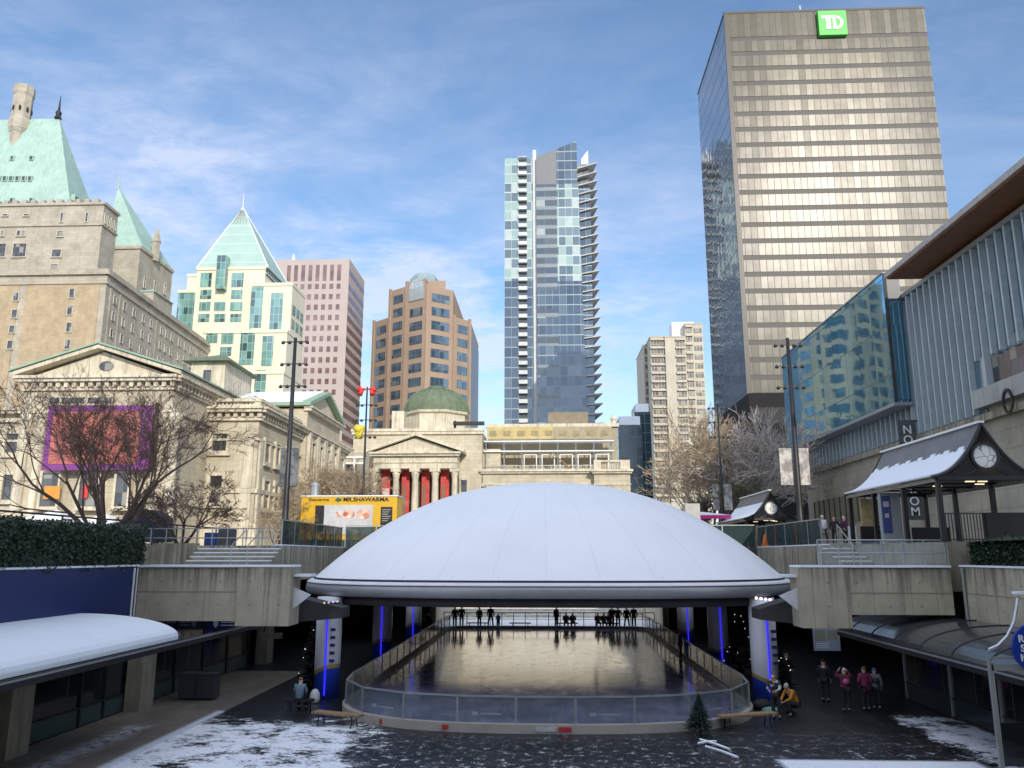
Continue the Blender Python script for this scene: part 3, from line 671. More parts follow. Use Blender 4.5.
for i in range(n):
    a_, b_ = pan[i], pan[(i+1) % n]
    if a_.y > RY1-1.0 and b_.y > RY1-1.0: continue
    d = (b_-a_).normalized(); nn = Vector((d.y, -d.x, 0))
    g = MB(); g.obox(a_+d*.05-nn*.01+Vector((0,0,.32)), d*((b_-a_).length-.1), nn*.02, Vector((0,0,.82))); g.build('glass_panel', MT['rglass'], bar)
    g = MB(); g.obox(a_-d*.025-nn*.035+Vector((0,0,.28)), d*.05, nn*.07, Vector((0,0,.92))); g.build('post', MT['steel'], bar)
    g = MB(); g.obox(a_-nn*.035+Vector((0,0,1.15)), (b_-a_), nn*.07, Vector((0,0,.055))); g.build('top_rail', MT['steel'], bar)
    if .0 < i and a_.y < 33 and i % 2 == 0:
        g = MB(); c_ = a_+(b_-a_)*.25+nn*.015+Vector((0,0,.55))
        g.obox(c_, d*.22, nn*.004, Vector((0,0,.12))); g.obox(c_+d*.3+Vector((0,0,.03)), d*.75, nn*.004, Vector((0,0,.05))); g.build('decal', paint('decal', (.30,.34,.38), .5), bar)
for px, col in ((378, (.45,.06,.04)), (447, (.45,.06,.04)), (565, (.5,.04,.05)), (550, (.5,.5,.5)), (542, (.5,.5,.5))):
    p = Pz(px, 729, .15); g = MB(); g.box(p.x-.25, p.x+.25, p.y-.12, p.y+.02 , .08, .24); 
    # stickers sit on the curved kick board
    yb = RY0+5.6-5.72*(1-min(.99, abs(p.x)/8.17)**2.6)**(1/2.6)
    g = MB(); g.box(p.x-.22, p.x+.22, yb-.03, yb+.02, .08, .23); g.build('sticker', paint('st%.2f' % col[1], col, .5), bar)
# far railing, benches and people behind the ice
rl = thing('far_railing', 'dark thin railing beyond the far end of the ice', 'railing', (0, 72, 0))
for i in range(19):
    x = -9+i; a = MB(); a.box(x-.03, x+.03, 72, 72.06, .03, 1.15); a.build('post', MT['black'], rl)
a = MB(); a.box(-9.03, 9.03, 71.99, 72.07, 1.15, 1.21); a.box(-9.03, 9.03, 72.01, 72.05, .6, .64); a.build('rail', MT['black'], rl)
def bench(loc, rz, lab, L=1.9, back=False, grp=None, mat=None):
    t = thing('bench', lab, 'bench', (0,0,0), grp); a = MB()
    for k in range(3): a.box(-L/2, L/2, -.2+.14*k, -.07+.14*k, .38, .45)
    a.build('seat', mat or MT['wood'], t)
    for sx_ in (-1, 1):
        a = MB(); a.path([(sx_*L*.36, -.2, .0), (sx_*L*.36, -.14, .2), (sx_*L*.36, -.17, .405)], .025, 6); a.path([(sx_*L*.36, .22, .0), (sx_*L*.36, .16, .2), (sx_*L*.36, .18, .405)], .025, 6); a.box(sx_*L*.36-.03, sx_*L*.36+.03, -.2, .2, .385, .409); a.build('leg', MT['black'], t)
    if back:
        a = MB(); a.box(-L/2, L/2, .2, .24, .6, .9); a.build('backrest', mat or MT['wood'], t)
    t.location = loc; t.rotation_euler = (0, 0, rz); ORG[t.name] = Vector(loc); return t
for px, lb in ((478, 'dark bench beyond the ice, leftmost of the far row'), (520, 'empty dark bench beyond the ice near the middle left'), (566, 'dark bench with sitters beyond the middle of the ice'), (606, 'crowded dark bench beyond the ice, rightmost of the far row')):
    bench((XA(px, 70.6), 70.6, 0), 0, lb, 1.8, grp='benches beyond the far end of the ice', mat=MT['black'])
p = Pz(337, 726, 0); bench((p.x, p.y, 0), R(-22), 'worn wooden bench on snowy ground left of the rink curve', 2.0)
p = Pz(748, 727, 0); bench((p.x, p.y, 0), R(20), 'worn wooden bench right of the rink beside the kneeling pair', 2.3)
# ------------------------------------------------------------------ conifers
def conifer(loc, h, r, lab, mat, lights=0, cat='tree', n=900, pot=False, seed=1):
    rr = random.Random(seed); t = thing('small_conifer', lab, cat, loc); x, y, z = loc
    a = MB(); a.tube((x, y, z), (x, y, z+h*.95), r*.07+.02, .01, 7); a.build('trunk', MT['bark'], t)
    a = MB()
    for i in range(n):
        q = rr.random()**.8; zz_ = z+h*(.08+.92*q); lim = r*(1-q)**.85+.02; an = rr.random()*6.283
        tip = lim*(.55+.5*rr.random()); base = tip*.35; dz = -.10*h*(1-q)*rr.random()
        c0 = Vector((x+base*math.cos(an), y+base*math.sin(an), zz_)); c1 = Vector((x+tip*math.cos(an), y+tip*math.sin(an), zz_+dz+.05*h*(1-q)))
        w_ = .06*h*(.5+rr.random()*.6)*(1-q*.5)*.5; s_ = Vector((-math.sin(an), math.cos(an), rr.uniform(-.5, .5)))*w_
        a.add([c0-s_*.4, c0+s_*.4, c1+s_*.7, c1+(c1-c0)*.25, c1-s_*.7], [(0,1,2,3,4)])
    a.build('crown', mat, t)
    for i in range(lights):
        q = rr.random()*.9+.05; an = rr.uniform(math.pi, 2*math.pi); lim = r*(1-q)**.85+.04
        a = MB(); s_ = .011; a.lathe((x+lim*math.cos(an), y+lim*math.sin(an), z+h*(.08+.9*q)), [(.004, -s_), (s_, 0), (.004, s_)], 5); a.build('bulb', MT['bulb'], t)
    if pot:
        a = MB(); a.lathe((x, y, z), [(.16, 0), (.22, .3), (.24, .31)], 14); a.build('pot', MT['black'], t)
    return t
MT['bark'] = plain('bark', (.11,.08,.065), .9, var=.35, scale=3, bump=.6)
MT['bulb'] = emit('bulb', (1, .95, .9), 3)
MT['fir'] = plain('fir_green', (.035,.075,.05), .8, var=.45, scale=5)
MT['firdark'] = plain('fir_dark', (.012,.02,.016), .8, var=.4, scale=5)
p = Pz(700, 735, 0); conifer((p.x, p.y, 0), 1.35, .52, 'small green christmas tree in front of the rink curve', MT['fir'], n=1500, seed=3)
p = Pz(308, 696, 0); conifer((p.x, 37.5, 0), 3.4, .75, 'dark fir strung with tiny white lights beside the nearest left column', MT['firdark'], 12, seed=4, pot=True)
p = Pz(730, 668, 0); conifer((XA(733, 44), 44, 0), 3.4, .9, 'dark fir strung with tiny lights between the right columns', MT['firdark'], 14, seed=5, pot=True)
p = Pz(774, 700, 0); conifer((XA(776, 37.2), 37.6, 0), 2.0, .6, 'snow flecked dark fir behind the kneeling pair', MT['firdark'], 7, seed=6, pot=True)
# toppled white poles
for i, (ax, ay, bx, by) in enumerate(((700, 740, 730, 750), (706, 747, 738, 758), (698, 744, 716, 742))):
    p = Pz(ax, ay, .05); q = Pz(bx, by, .05); a = MB(); a.path([(p.x, p.y, .07), ((p.x+q.x)/2, (p.y+q.y)/2, .09), (q.x, q.y, .07)], .04, 6)
    tag(a.build('snowy_pole', MT['snow']), ('long snow dusted pole lying below the christmas tree', 'second snow dusted pole, nearest the viewer below the christmas tree', 'short snow dusted pole touching the foot of the christmas tree')[i], 'pole', 'poles lying by the christmas tree')
# bag and things on the floor
def lump(loc, sx_, sy_, sz_, mat, name, lab, cat, seed=0, strap=True):
    rr = random.Random(seed); t = thing(name, lab, cat, loc); a = MB(); prof = [(.02, 0), (.85, .02), (1, .3), (.92, .65), (.55, .93), (.05, 1)]; n = 16; v = []; f = []
    for r_, z_ in prof:
        for k in range(n):
            an = 2*math.pi*k/n; q = r_*(1+.10*rr.uniform(-1, 1)); v.append((loc[0]+sx_*q*math.cos(an), loc[1]+sy_*q*math.sin(an), loc[2]+sz_*z_))
    for i in range(len(prof)-1):
        for k in range(n): f.append((i*n+k, i*n+(k+1) % n, (i+1)*n+(k+1) % n, (i+1)*n+k))
    a.add(v, f+[tuple(range(n))[::-1], tuple(range(len(v)-n, len(v)))]); a.build('body', mat, t, smooth=True)
    if strap: a = MB(); a.path([(loc[0]-sx_*.6, loc[1], loc[2]+sz_*.7), (loc[0]-sx_*.2, loc[1], loc[2]+sz_*1.25), (loc[0]+sx_*.3, loc[1], loc[2]+sz_*1.2), (loc[0]+sx_*.6, loc[1], loc[2]+sz_*.7)], .015, 5); a.build('strap', MT['black'], t)
    return t
p = Pz(762, 709, 0); lump((p.x, p.y, .0), .42, .28, .4, paint('bagblack', (.02,.02,.025), .6), 'duffel_bag', 'black duffel bag on the ground between the rink and the kneeling pair', 'bag', 1)
p = Pz(767, 711, 0); lump((p.x+.1, p.y-.35, 0), .38, .22, .22, paint('tealbag', (.16,.34,.30), .6), 'shopping_bag', 'pale teal shopping bag lying at the foot of the black duffel', 'bag', 2)
p = Pz(309, 704, 0); lump((p.x+.15, p.y+.3, 0), .2, .2, .55, MT['white'], 'white_sack', 'small white sack beside the man in the blue jacket', 'bag', 3, strap=False)
# ================================================================== PEOPLE
def skin_mesh(verts, edges, radii, mat, name, parent, sub=1):
    me = bpy.data.meshes.new('t'); me.from_pydata(verts, edges, []); o = bpy.data.objects.new('t', me); C.objects.link(o)
    md = o.modifiers.new('s', 'SKIN'); md.use_smooth_shade = True
    sv = me.skin_vertices[0].data
    for i, r in enumerate(radii): sv[i].radius = (r, r) if not hasattr(r, '__len__') else r; sv[i].use_root = (i == 0)
    sb = o.modifiers.new('u', 'SUBSURF'); sb.levels = sub; sb.render_levels = sub
    dg = bpy.context.evaluated_depsgraph_get(); m2 = bpy.data.meshes.new_from_object(o.evaluated_get(dg))
    bpy.data.objects.remove(o); m2.materials.clear(); m2.materials.append(mat); m2.name = name
    m2.polygons.foreach_set('use_smooth', [True]*len(m2.polygons))
    q = bpy.data.objects.new(name, m2); C.objects.link(q)
    if parent: q.parent = parent; ORG[q.name] = Vector((0,0,0))
    return q
BASE = dict(pel=(0,0,.96), waist=(0,.0,1.12), chest=(0,.01,1.33), neck=(0,0,1.47), head=(0,-.01,1.61), crown=(0,.0,1.70),
    shL=(.18,0,1.42), elL=(.25,.03,1.15), wrL=(.25,-.06,.92), shR=(-.18,0,1.42), elR=(-.25,.03,1.15), wrR=(-.25,-.06,.92),
    hiL=(.10,0,.90), knL=(.11,-.02,.49), anL=(.11,.02,.09), hiR=(-.10,0,.90), knR=(-.11,-.02,.49), anR=(-.11,.02,.09))
POSE = {
 'stand': {},
 'walk': dict(knL=(.10,-.16,.50), anL=(.10,-.20,.10), knR=(-.10,.02,.49), anR=(-.10,.26,.13), wrR=(-.24,-.18,.98), wrL=(.24,.10,.92)),
 'pockets': dict(elL=(.30,.06,1.17), wrL=(.20,-.10,1.0), elR=(-.30,.06,1.17), wrR=(-.20,-.10,1.0)),
 'wide': dict(knL=(.17,-.02,.49), anL=(.21,.02,.09), knR=(-.17,-.02,.49), anR=(-.21,.02,.09)),
 'photo': dict(elL=(.33,-.14,1.38), wrL=(.16,-.22,1.62), elR=(-.33,-.14,1.38), wrR=(-.16,-.22,1.62), knL=(.13,-.02,.49)),
 'lean': dict(chest=(0,-.10,1.30), neck=(0,-.15,1.43), head=(0,-.20,1.56), crown=(0,-.20,1.65), shL=(.18,-.11,1.38), shR=(-.18,-.11,1.38), elL=(.24,-.2,1.12), wrL=(.15,-.38,1.08), elR=(-.24,-.2,1.12), wrR=(-.15,-.38,1.08)),
 'sit': dict(pel=(0,.02,.52), waist=(0,.04,.66), chest=(0,-.02,.88), neck=(0,-.05,1.02), head=(0,-.09,1.15), crown=(0,-.09,1.24), shL=(.18,-.03,.97), shR=(-.18,-.03,.97),
     elL=(.25,-.06,.72), wrL=(.13,-.28,.62), elR=(-.25,-.06,.72), wrR=(-.13,-.28,.62), hiL=(.10,-.02,.50), knL=(.14,-.44,.50), anL=(.15,-.46,.09), hiR=(-.10,-.02,.50), knR=(-.14,-.44,.50), anR=(-.15,-.46,.09)),
 'kneel': dict(pel=(0,.10,.42), waist=(0,.07,.57), chest=(0,-.10,.77), neck=(0,-.18,.89), head=(0,-.25,1.0), crown=(0,-.26,1.09), shL=(.18,-.13,.86), shR=(-.18,-.13,.86),
     elL=(.22,-.27,.62), wrL=(.10,-.46,.5), elR=(-.22,-.27,.62), wrR=(-.10,-.46,.5), hiL=(.10,.08,.40), knL=(.13,-.32,.46), anL=(.13,-.22,.09), hiR=(-.10,.08,.40), knR=(-.13,-.26,.12), anR=(-.13,.16,.10)),
}
RB = dict(pel=(.145,.11), waist=(.125,.095), chest=(.155,.11), neck=.055, head=(.078,.092), crown=(.05,.06), shL=.062, elL=.044, wrL=.030, shR=.062, elR=.044, wrR=.030, hiL=.085, knL=.060, anL=.042, hiR=.085, knR=.060, anR=.042)
def person(px, Y, gz, pose, rz, label, coat, legs, hair=(.03,.02,.015), hat=None, h=1.7, group=None, long=False, pack=None, x=None, hands=True, sub=1, camo=None):
    J = dict(BASE); J.update(POSE[pose]); k = h/1.72
    X = XA(px, Y) if x is None else x
    t = bpy.data.objects.new('person', None); C.objects.link(t); tag(t, label, 'person', group); ORG[t.name] = Vector((0,0,0))
    J = {a: (b[0]*k, b[1]*k, b[2]*k) for a, b in J.items()}
    names = list(J); V = [J[a] for a in names]; ix = {a: i for i, a in enumerate(names)}
    E = [('pel','waist'),('waist','chest'),('chest','neck'),('neck','head'),('head','crown'),('chest','shL'),('shL','elL'),('elL','wrL'),('chest','shR'),('shR','elR'),('elR','wrR'),('pel','hiL'),('hiL','knL'),('knL','anL'),('pel','hiR'),('hiR','knR'),('knR','anR')]
    E = [(ix[a], ix[b]) for a, b in E]; Rr = [RB[a] for a in names]
    def addv(p, frm, r): V.append(tuple(p)); E.append((frm, len(V)-1)); Rr.append(r); return len(V)-1
    hd = Vector(J['head'])
    addv(hd+Vector((0,-.115,-.015))*k, ix['head'], .014)                       # nose
    for s in ('L', 'R'):
        sg = 1 if s == 'L' else -1
        addv(hd+Vector((sg*.092,.01,-.01))*k, ix['head'], .014)                # ear
        w_ = Vector(J['wr'+s]); el = Vector(J['el'+s]); d = (w_-el).normalized()
        side = Vector((sg, 0, 0)); side = (side-d*side.dot(d)).normalized(); nb = d.cross(side)
        pm = addv(w_+d*.075*k, ix['wr'+s], .030)
        if hands:
            for q, L_ in ((-1.5, .062), (-.5, .078), (.5, .082), (1.5, .070)):
                b0 = addv(w_+d*.105*k+nb*q*.019*k, pm, .0105); b1 = addv(Vector(V[b0])+d*L_*.5*k-side*.012*k, b0, .009); addv(Vector(V[b1])+d*L_*.4*k-side*.028*k, b1, .0075)
            b0 = addv(w_+d*.045*k+nb*.042*k-side*.01, pm, .011); addv(Vector(V[b0])+(d*.035+nb*.022-side*.01)*k, b0, .009)
        ft = addv(Vector(J['an'+s])+Vector((0,-.10,-.045))*k, ix['an'+s], .028); addv(Vector(J['an'+s])+Vector((0,-.2,-.055))*k, ft, .018)
    skin_mesh(V, E, Rr, MT['skin'], 'body', t, sub)
    def garment(seq, rad, mat, name, extra=1.0):
        ids = {}; vv = []; ee = []; rr = []
        for (a, b) in seq:
            for q in (a, b):
                if q not in ids: ids[q] = len(vv); vv.append(J[q]); r0 = RB[q]; r0 = r0 if hasattr(r0, '__len__') else (r0, r0); rr.append(tuple(rad.get(q, 1.28)*z for z in r0))
            ee.append((ids[a], ids[b]))
        return skin_mesh(vv, ee, rr, mat, name, t, 1)
    cm = paint('cloth_%.2f_%.2f_%.2f' % coat, coat, .8, var=.25, scale=6) if camo is None else camo
    lm = paint('cloth_%.2f_%.2f_%.2f' % legs, legs, .8, var=.25, scale=6)
    for s in ('L', 'R'):
        J['cuf'+s] = tuple(Vector(J['wr'+s]).lerp(Vector(J['el'+s]), .08)); RB['cuf'+s] = .034
        J['hem'+s] = tuple(Vector(J['an'+s]).lerp(Vector(J['kn'+s]), .12)); RB['hem'+s] = .048
    J['col'] = tuple(Vector(J['neck']).lerp(Vector(J['chest']), .15)); RB['col'] = .062
    garment([('pel','hiL'),('hiL','knL'),('knL','hemL'),('pel','hiR'),('hiR','knR'),('knR','hemR')], dict(pel=1.08, hiL=1.16, hiR=1.16, hemL=1.45, hemR=1.45), lm, 'trousers')
    J['skt'] = tuple(Vector(J['pel'])+Vector((0,0,-.05*k))+(Vector(J['hiL'])-Vector(J['pel'])).normalized()*0); RB['skt'] = (.15,.12)
    if long:
        J['skt'] = tuple(Vector(J['pel'])+Vector((0,0,-.28*k))); RB['skt'] = (.165,.13)
    sq = [('chest','waist'),('waist','pel'),('chest','col'),('chest','shL'),('shL','elL'),('elL','cufL'),('chest','shR'),('shR','elR'),('elR','cufR')]
    sq.insert(2, ('pel','skt'))
    garment(sq, dict(pel=1.25, waist=1.42, chest=1.25, shL=1.35, shR=1.35, elL=1.5, elR=1.5, cufL=1.4, cufR=1.4, col=1.1), cm, 'coat')
    for s in ('L', 'R'):
        an = Vector(J['an'+s]); skin_mesh([an+Vector((0,.03,.03)), an+Vector((0,.03,-.04)), an+Vector((0,-.1,-.048)), an+Vector((0,-.21,-.055))], [(0,1),(1,2),(2,3)], [.062,.058,.054,.044], paint('boot', (.025,.02,.018), .6), 'boot', t)
    hc = hat or hair
    hm = paint('hair_%.2f_%.2f_%.2f' % hc, hc, .85)
    cr = Vector(J['crown']); skin_mesh([cr+Vector((0,.035,-.10))*k, cr+Vector((0,.022,-.02))*k, cr+Vector((0,-.01,.025))*k], [(0,1),(1,2)], [(.088,.075),(.094,.098),(.055,.06)], hm, 'hat' if hat else 'hair', t)
    if pack:
        ch = Vector(J['chest']); wa = Vector(J['waist']); skin_mesh([ch+Vector((0,.20,.03)), ch.lerp(wa, .5)+Vector((0,.23,0)), wa+Vector((0,.21,.0))], [(0,1),(1,2)], [(.12,.07),(.15,.09),(.14,.08)], paint('pack_%.2f' % pack[0], pack, .6), 'backpack', t)
    t.location = (X, Y, gz); t.rotation_euler = (0, 0, rz); return t
bk = (.02,.02,.022); dk = (.03,.03,.035)
G = 'people standing beyond the ice'
FAR = [
 (456,'stand',0,'dark standing figure at the left end of the far rail, left of the close pair',(.02,.02,.03),bk,1.72),
 (462.5,'pockets',.4,'dark figure standing close against the neighbour at the far left of the ice',(.025,.02,.02),bk,1.78),
 (480,'stand',2.8,'slim dark figure standing next to a bench left of the far middle',(.02,.02,.02),bk,1.68),
 (491,'wide',.2,'taller dark figure with legs apart left of the far middle, before the snow',(.02,.022,.03),bk,1.82),
 (555.5,'stand',.8,'lone dark figure standing at the left of the middle bench of sitters',(.02,.02,.02),bk,1.80),
 (610,'stand',3.0,'dark figure standing behind the crowded right bench',(.03,.025,.02),bk,1.82),
 (616,'pockets',2.9,'dark figure in a jacket beside the crowded right bench',(.02,.02,.03),bk,1.76),
 (624.5,'wide',.2,'dark figure second from the right end of the far rail',(.02,.02,.02),bk,1.75),
 (631.5,'stand',-.3,'dark figure at the right end of the far rail',(.02,.025,.02),bk,1.82)]
for px, ps, rz, lb, ct, lg, h in FAR: person(px, 70.1 if px > 500 else 70.3, .03, ps, rz, lb, ct, lg, h=h, hands=False)
for px, lb in ((565, 'dark seated figure on the middle far bench, left of two sitters'), (571.5, 'dark seated figure on the middle far bench, right of two sitters'), (596, 'dark seated figure at the left end of the crowded right bench'), (602, 'dark seated figure in the middle of the crowded right bench'), (608, 'dark seated figure at the right end of the crowded right bench')):
    person(px, 70.55, 0, 'sit', .1*(px % 3-1), lb, (.025,.022,.02), bk, h=1.75, hands=False)
person(498.5, 71.3, 0, 'lean', 0, 'small child figure in a bright blue jacket by the far snowy steps', (.04,.16,.45), bk, h=1.15, hands=False)
# left of the rink beside the columns
for px, Y, lb in ((392, 50, 'dark figure leaning on the left side of the rink between the columns'), (425, 62, 'dark figure at the far left corner of the rink'), (432, 65, 'dark figure beside the far left rink corner, half behind a column')):
    person(px, Y, 0, 'lean', -1.4, lb, (.02,.02,.02), bk, hands=False)
for px, Y, lb in ((676, 50, 'dark figure leaning on the right side of the rink'),):
    person(px, Y, 0, 'stand', 1.4, lb, (.02,.02,.02), bk, hands=False)
# near left: seated man with his back to us
p = Pz(298, 712, 0)
tb = bench((p.x, p.y+.12, 0), 0, 'low dark bench under the man in the blue jacket', 1.1, mat=MT['black'])
person(298, p.y+.1, 0, 'sit', math.pi, 'man in a faded blue jacket sitting with his back to us left of the rink', (.13,.20,.25), (.02,.02,.025), hair=(.20,.14,.10), h=1.72, x=p.x)
# near right pair
m = NT('camo'); vn = m.n('ShaderNodeTexVoronoi'); vn.inputs['Scale'].default_value = 11; m.l(m.pos(), vn.inputs['Vector']); sc_ = m.n('ShaderNodeSeparateColor'); m.l(vn.outputs['Color'], sc_.inputs[0])
MT['camo'] = m.fin(m.mix(m.math('GREATER_THAN', sc_.outputs[0], .66), (.03,.03,.035), (.42,.43,.42)), .8)
p = Pz(777, 719, 0); person(0, p.y, 0, 'lean', -.5, 'person in a black and white patterned coat bending over a bag right of the rink', (.2,.2,.2), (.03,.03,.03), hat=(.10,.10,.11), h=1.68, x=p.x, camo=MT['camo'])
p = Pz(794, 716, 0); person(0, p.y, 0, 'kneel', -1.2, 'person in a mustard yellow jacket kneeling over belongings', (.50,.24,.025), (.03,.03,.04), hat=(.45,.47,.46), h=1.85, x=p.x)
p = Pz(847, 712, 0); person(0, p.y, 0, 'photo', math.pi-.1, 'person in dark red with a pink backpack raising both hands to take a picture', (.13,.02,.045), (.02,.02,.02), hat=(.75,.62,.62), h=1.62, x=p.x, pack=(.50,.10,.24))
p = Pz(867, 711, 0); person(0, p.y, 0, 'pockets', math.pi+.2, 'person in a long magenta coat seen from behind', (.24,.03,.10), (.02,.02,.02), hair=(.16,.09,.06), h=1.66, x=p.x, long=True)
p = Pz(877.5, 710, 0); person(0, p.y, 0, 'stand', math.pi-.2, 'person in a grey jacket with a blue hood and dark backpack', (.20,.23,.26), (.02,.02,.03), hat=(.05,.18,.50), h=1.58, x=p.x, pack=(.02,.03,.06))
p = Pz(826, 702, 0); person(0, p.y, 0, 'stand', 2.6, 'shadowy figure in dark clothes holding a pale paper under the right girder', (.02,.02,.025), bk, h=1.7, x=p.x)
p = Pz(788, 690, 0); person(0, p.y, 0, 'stand', 2.6, 'shadowy figure in black behind the patterned coat', (.015,.015,.02), bk, h=1.7, x=p.x)
# street level
person(824, 48, LV, 'walk', .3, 'person in a long white coat walking by the right terrace steps', (.74,.76,.78), (.03,.03,.035), hat=(.7,.7,.72), h=1.74, long=True)
person(835.5, 49, LV, 'stand', -.2, 'person in a black puffer coat standing left of the purple coat', (.03,.02,.03), bk, h=1.72)
person(845.5, 49.3, LV, 'pockets', .5, 'person in a dark purple coat with a pale hat by the clock shelter', (.10,.03,.07), bk, hat=(.5,.45,.42), h=1.74)
p = P(164, 540, 50); person(164, 50, LV, 'stand', .2, 'person in a black coat and white top between the left trees', (.02,.02,.025), bk, h=1.75)
person(73, 52, LV, 'stand', .9, 'dark dressed passer-by left of the big bare tree above the hedge', (.03,.025,.03), bk, h=1.7)
person(88, 50, LV, 'sit', .4, 'person in a light jacket seated behind the hedge near the big tree', (.30,.30,.32), bk, h=1.7)
# ================================================================== PLANTS
def leafbox(x0, x1, y0, y1, z0, z1, n, size, mat, name, lab, seed=1):
    rr = random.Random(seed); t = thing(name, lab, 'hedge', ((x0+x1)/2, (y0+y1)/2, z0))
    a = MB(); a.box(x0+.12, x1-.12, y0+.12, y1-.12, z0, z1-.14); a.build('core', MT['firdark'], t)
    a = MB()
    for i in range(n):
        f_ = rr.random(); p = [rr.uniform(x0, x1), rr.uniform(y0, y1), rr.uniform(z0, z1)]
        q = rr.random(); ins = rr.random()**2*.16
        if q < .45: p[0] = (x1-ins) if name_side > 0 else (x0+ins)
        elif q < .8: p[2] = z1-ins
        else: p[1] = y0+ins if rr.random() < .6 else y1-ins
        c_ = Vector(p)+Vector((rr.gauss(0,.05), rr.gauss(0,.05), rr.gauss(0,.05)+.07*math.sin(p[1]*2.3)+.05*math.sin(p[1]*5.1)))
        u = Vector((rr.gauss(0,1), rr.gauss(0,1), rr.gauss(0,1))).normalized(); v_ = u.orthogonal().normalized(); s_ = size*rr.uniform(.6, 1.3)
        a.add([c_-u*s_, c_-v_*s_*.5, c_+u*s_, c_+v_*s_*.5], [(0,1,2,3)])
    a.build('foliage', mat, t)
MT['hedge'] = plain('hedge_leaf', (.030,.055,.028), .55, var=.6, scale=7, bump=0)
name_side = 1
leafbox(-18.6, XL+.02, 14, 33.4, 5.55, ZA(526, 30, 100), 22000, .075, MT['hedge'], 'hedge', 'long dark clipped hedge on top of the blue hoarding')
name_side = -1
leafbox(16.2, 17.9, 14, 32.6, 5.62, ZA(541, 31, 980), 14000, .07, MT['hedge'], 'hedge', 'low clipped hedge above the right concrete wall, before the clock shelter', 2)
def tree(loc, H, spread, stems, lab, seed, depth=5, kids_=3, bark=None, twig=None, flat=.5, r0=.16, group=None, lean=0., up_=.25, name='bare_tree', first=.42, droop=0., thin=.006, shrink=.68, wig=.35, ang=(.45, .95), smin=.35):
    rr = random.Random(seed); t = thing(name, lab, 'tree', loc, group); tr = MB(); cr = MB()
    L0 = Vector(loc)
    def grow(p, d, L, r, k):
        n = 4 if k < 3 else 3; pts = [p]; rs = [r]; q = p.copy(); dd = d.copy()
        for i in range(n):
            dd = (dd+Vector((rr.gauss(0, wig*.5), rr.gauss(0, wig*.5), rr.gauss(0, wig*.4)+up_*(.12 if k < 2 else .03)-droop*k*.03))).normalized()
            q = q+dd*(L/n); pts.append(q.copy()); rs.append(max(thin, r*(1-.45*(i+1)/n)))
        (tr if k == 0 else cr).path(pts, rs, 7 if k == 0 else (5 if k < 2 else (4 if k < 3 else 3)))
        if k >= depth: return
        m_ = kids_ + (1 if k < 2 else 0)
        for c in range(m_):
            s = 1.0 if c == 0 else rr.uniform(smin, .98); j = min(n-1, int(s*n)); f_ = s*n-j
            b = pts[j].lerp(pts[j+1], min(1, f_)) if j < n else pts[-1]
            ax = Vector((rr.gauss(0,1), rr.gauss(0,1), rr.gauss(0,1)*flat)); ax = (ax-dd*ax.dot(dd)).normalized()
            nd = (dd*rr.uniform(.7, 1.1)+ax*rr.uniform(*ang)).normalized()
            rr_ = max(thin, rs[min(j+1, n)]*(.9 if c == 0 else rr.uniform(.5, .75)))
            grow(b, nd, L*shrink*rr.uniform(.8, 1.15), rr_, k+1)
    for i in range(stems):
        an = 2*math.pi*(i+rr.uniform(-.25, .25))/stems; o_ = Vector((math.cos(an), math.sin(an), 0))
        d = (Vector((0,0,1))*(1 if stems > 1 else 3)+o_*rr.uniform(.25, .75)*spread+Vector((lean, 0, 0))).normalized()
        grow(L0+o_*(.14 if stems > 1 else 0)*r0/.16, d, H*first*rr.uniform(.85, 1.1), r0*rr.uniform(.75, 1.1), 0)
    tr.build('trunk', bark or MT['bark'], t, smooth=True, uv=False); cr.build('crown', twig or MT['twig'], t, uv=False)
    return t
MT['twig'] = plain('twig', (.19,.125,.09), .85, var=.4, scale=2, bump=0)
MT['twigl'] = plain('pale_twig', (.42,.33,.22), .85, var=.35, scale=.7, bump=0)
MT['twigw'] = plain('whitish_branch', (.46,.40,.35), .8, var=.25, scale=1, bump=0)
MT['twigg'] = plain('olive_twig', (.15,.13,.08), .85, var=.35, scale=.7, bump=0)
p = P(108, 532, 42)
tree((p.x, 42, LV-.3), 9.5, 1.6, 9, 'large multi stemmed bare tree behind the left hedge, in front of the banner', 11, depth=6, kids_=3, r0=.16, flat=.55, first=.42, shrink=.64, droop=.1, thin=.0078, ang=(.3, .62), smin=.5, wig=.26, up_=.5)
p = P(182, 535, 46)
tree((p.x, 46, LV-.1), 5.0, 1.15, 5, 'smaller bare tree above the steps, right of the large one', 23, depth=6, kids_=3, r0=.11, flat=.5, first=.40, shrink=.62, droop=.15, thin=.009, ang=(.3, .65), smin=.5, wig=.28)
p = P(276, 560, 60); tree((p.x, 60, LV), 4.2, .9, 4, 'slight bare shrub tree before the left gallery wing, by the lamp mast', 31, depth=5, kids_=3, r0=.07, thin=.013, twig=MT['twigl'], first=.45)
for px, Y, H, sd, lb in ((318, 76, 7.6, 41, 'pale twiggy tree before the left gallery gable, left of three'), (338, 80, 7.8, 42, 'pale twiggy tree behind the food truck, middle of three'), (352, 84, 6.8, 43, 'pale twiggy tree beside the temple front, right of three')):
    p = P(px, 540, Y); tree((p.x, Y, LV), H*1.15, .5, 4, lb, sd, depth=6, kids_=3, r0=.11, thin=.016, twig=MT['twigl'], bark=MT['twigg'], flat=.8, first=.42, group='pale trees before the gallery')
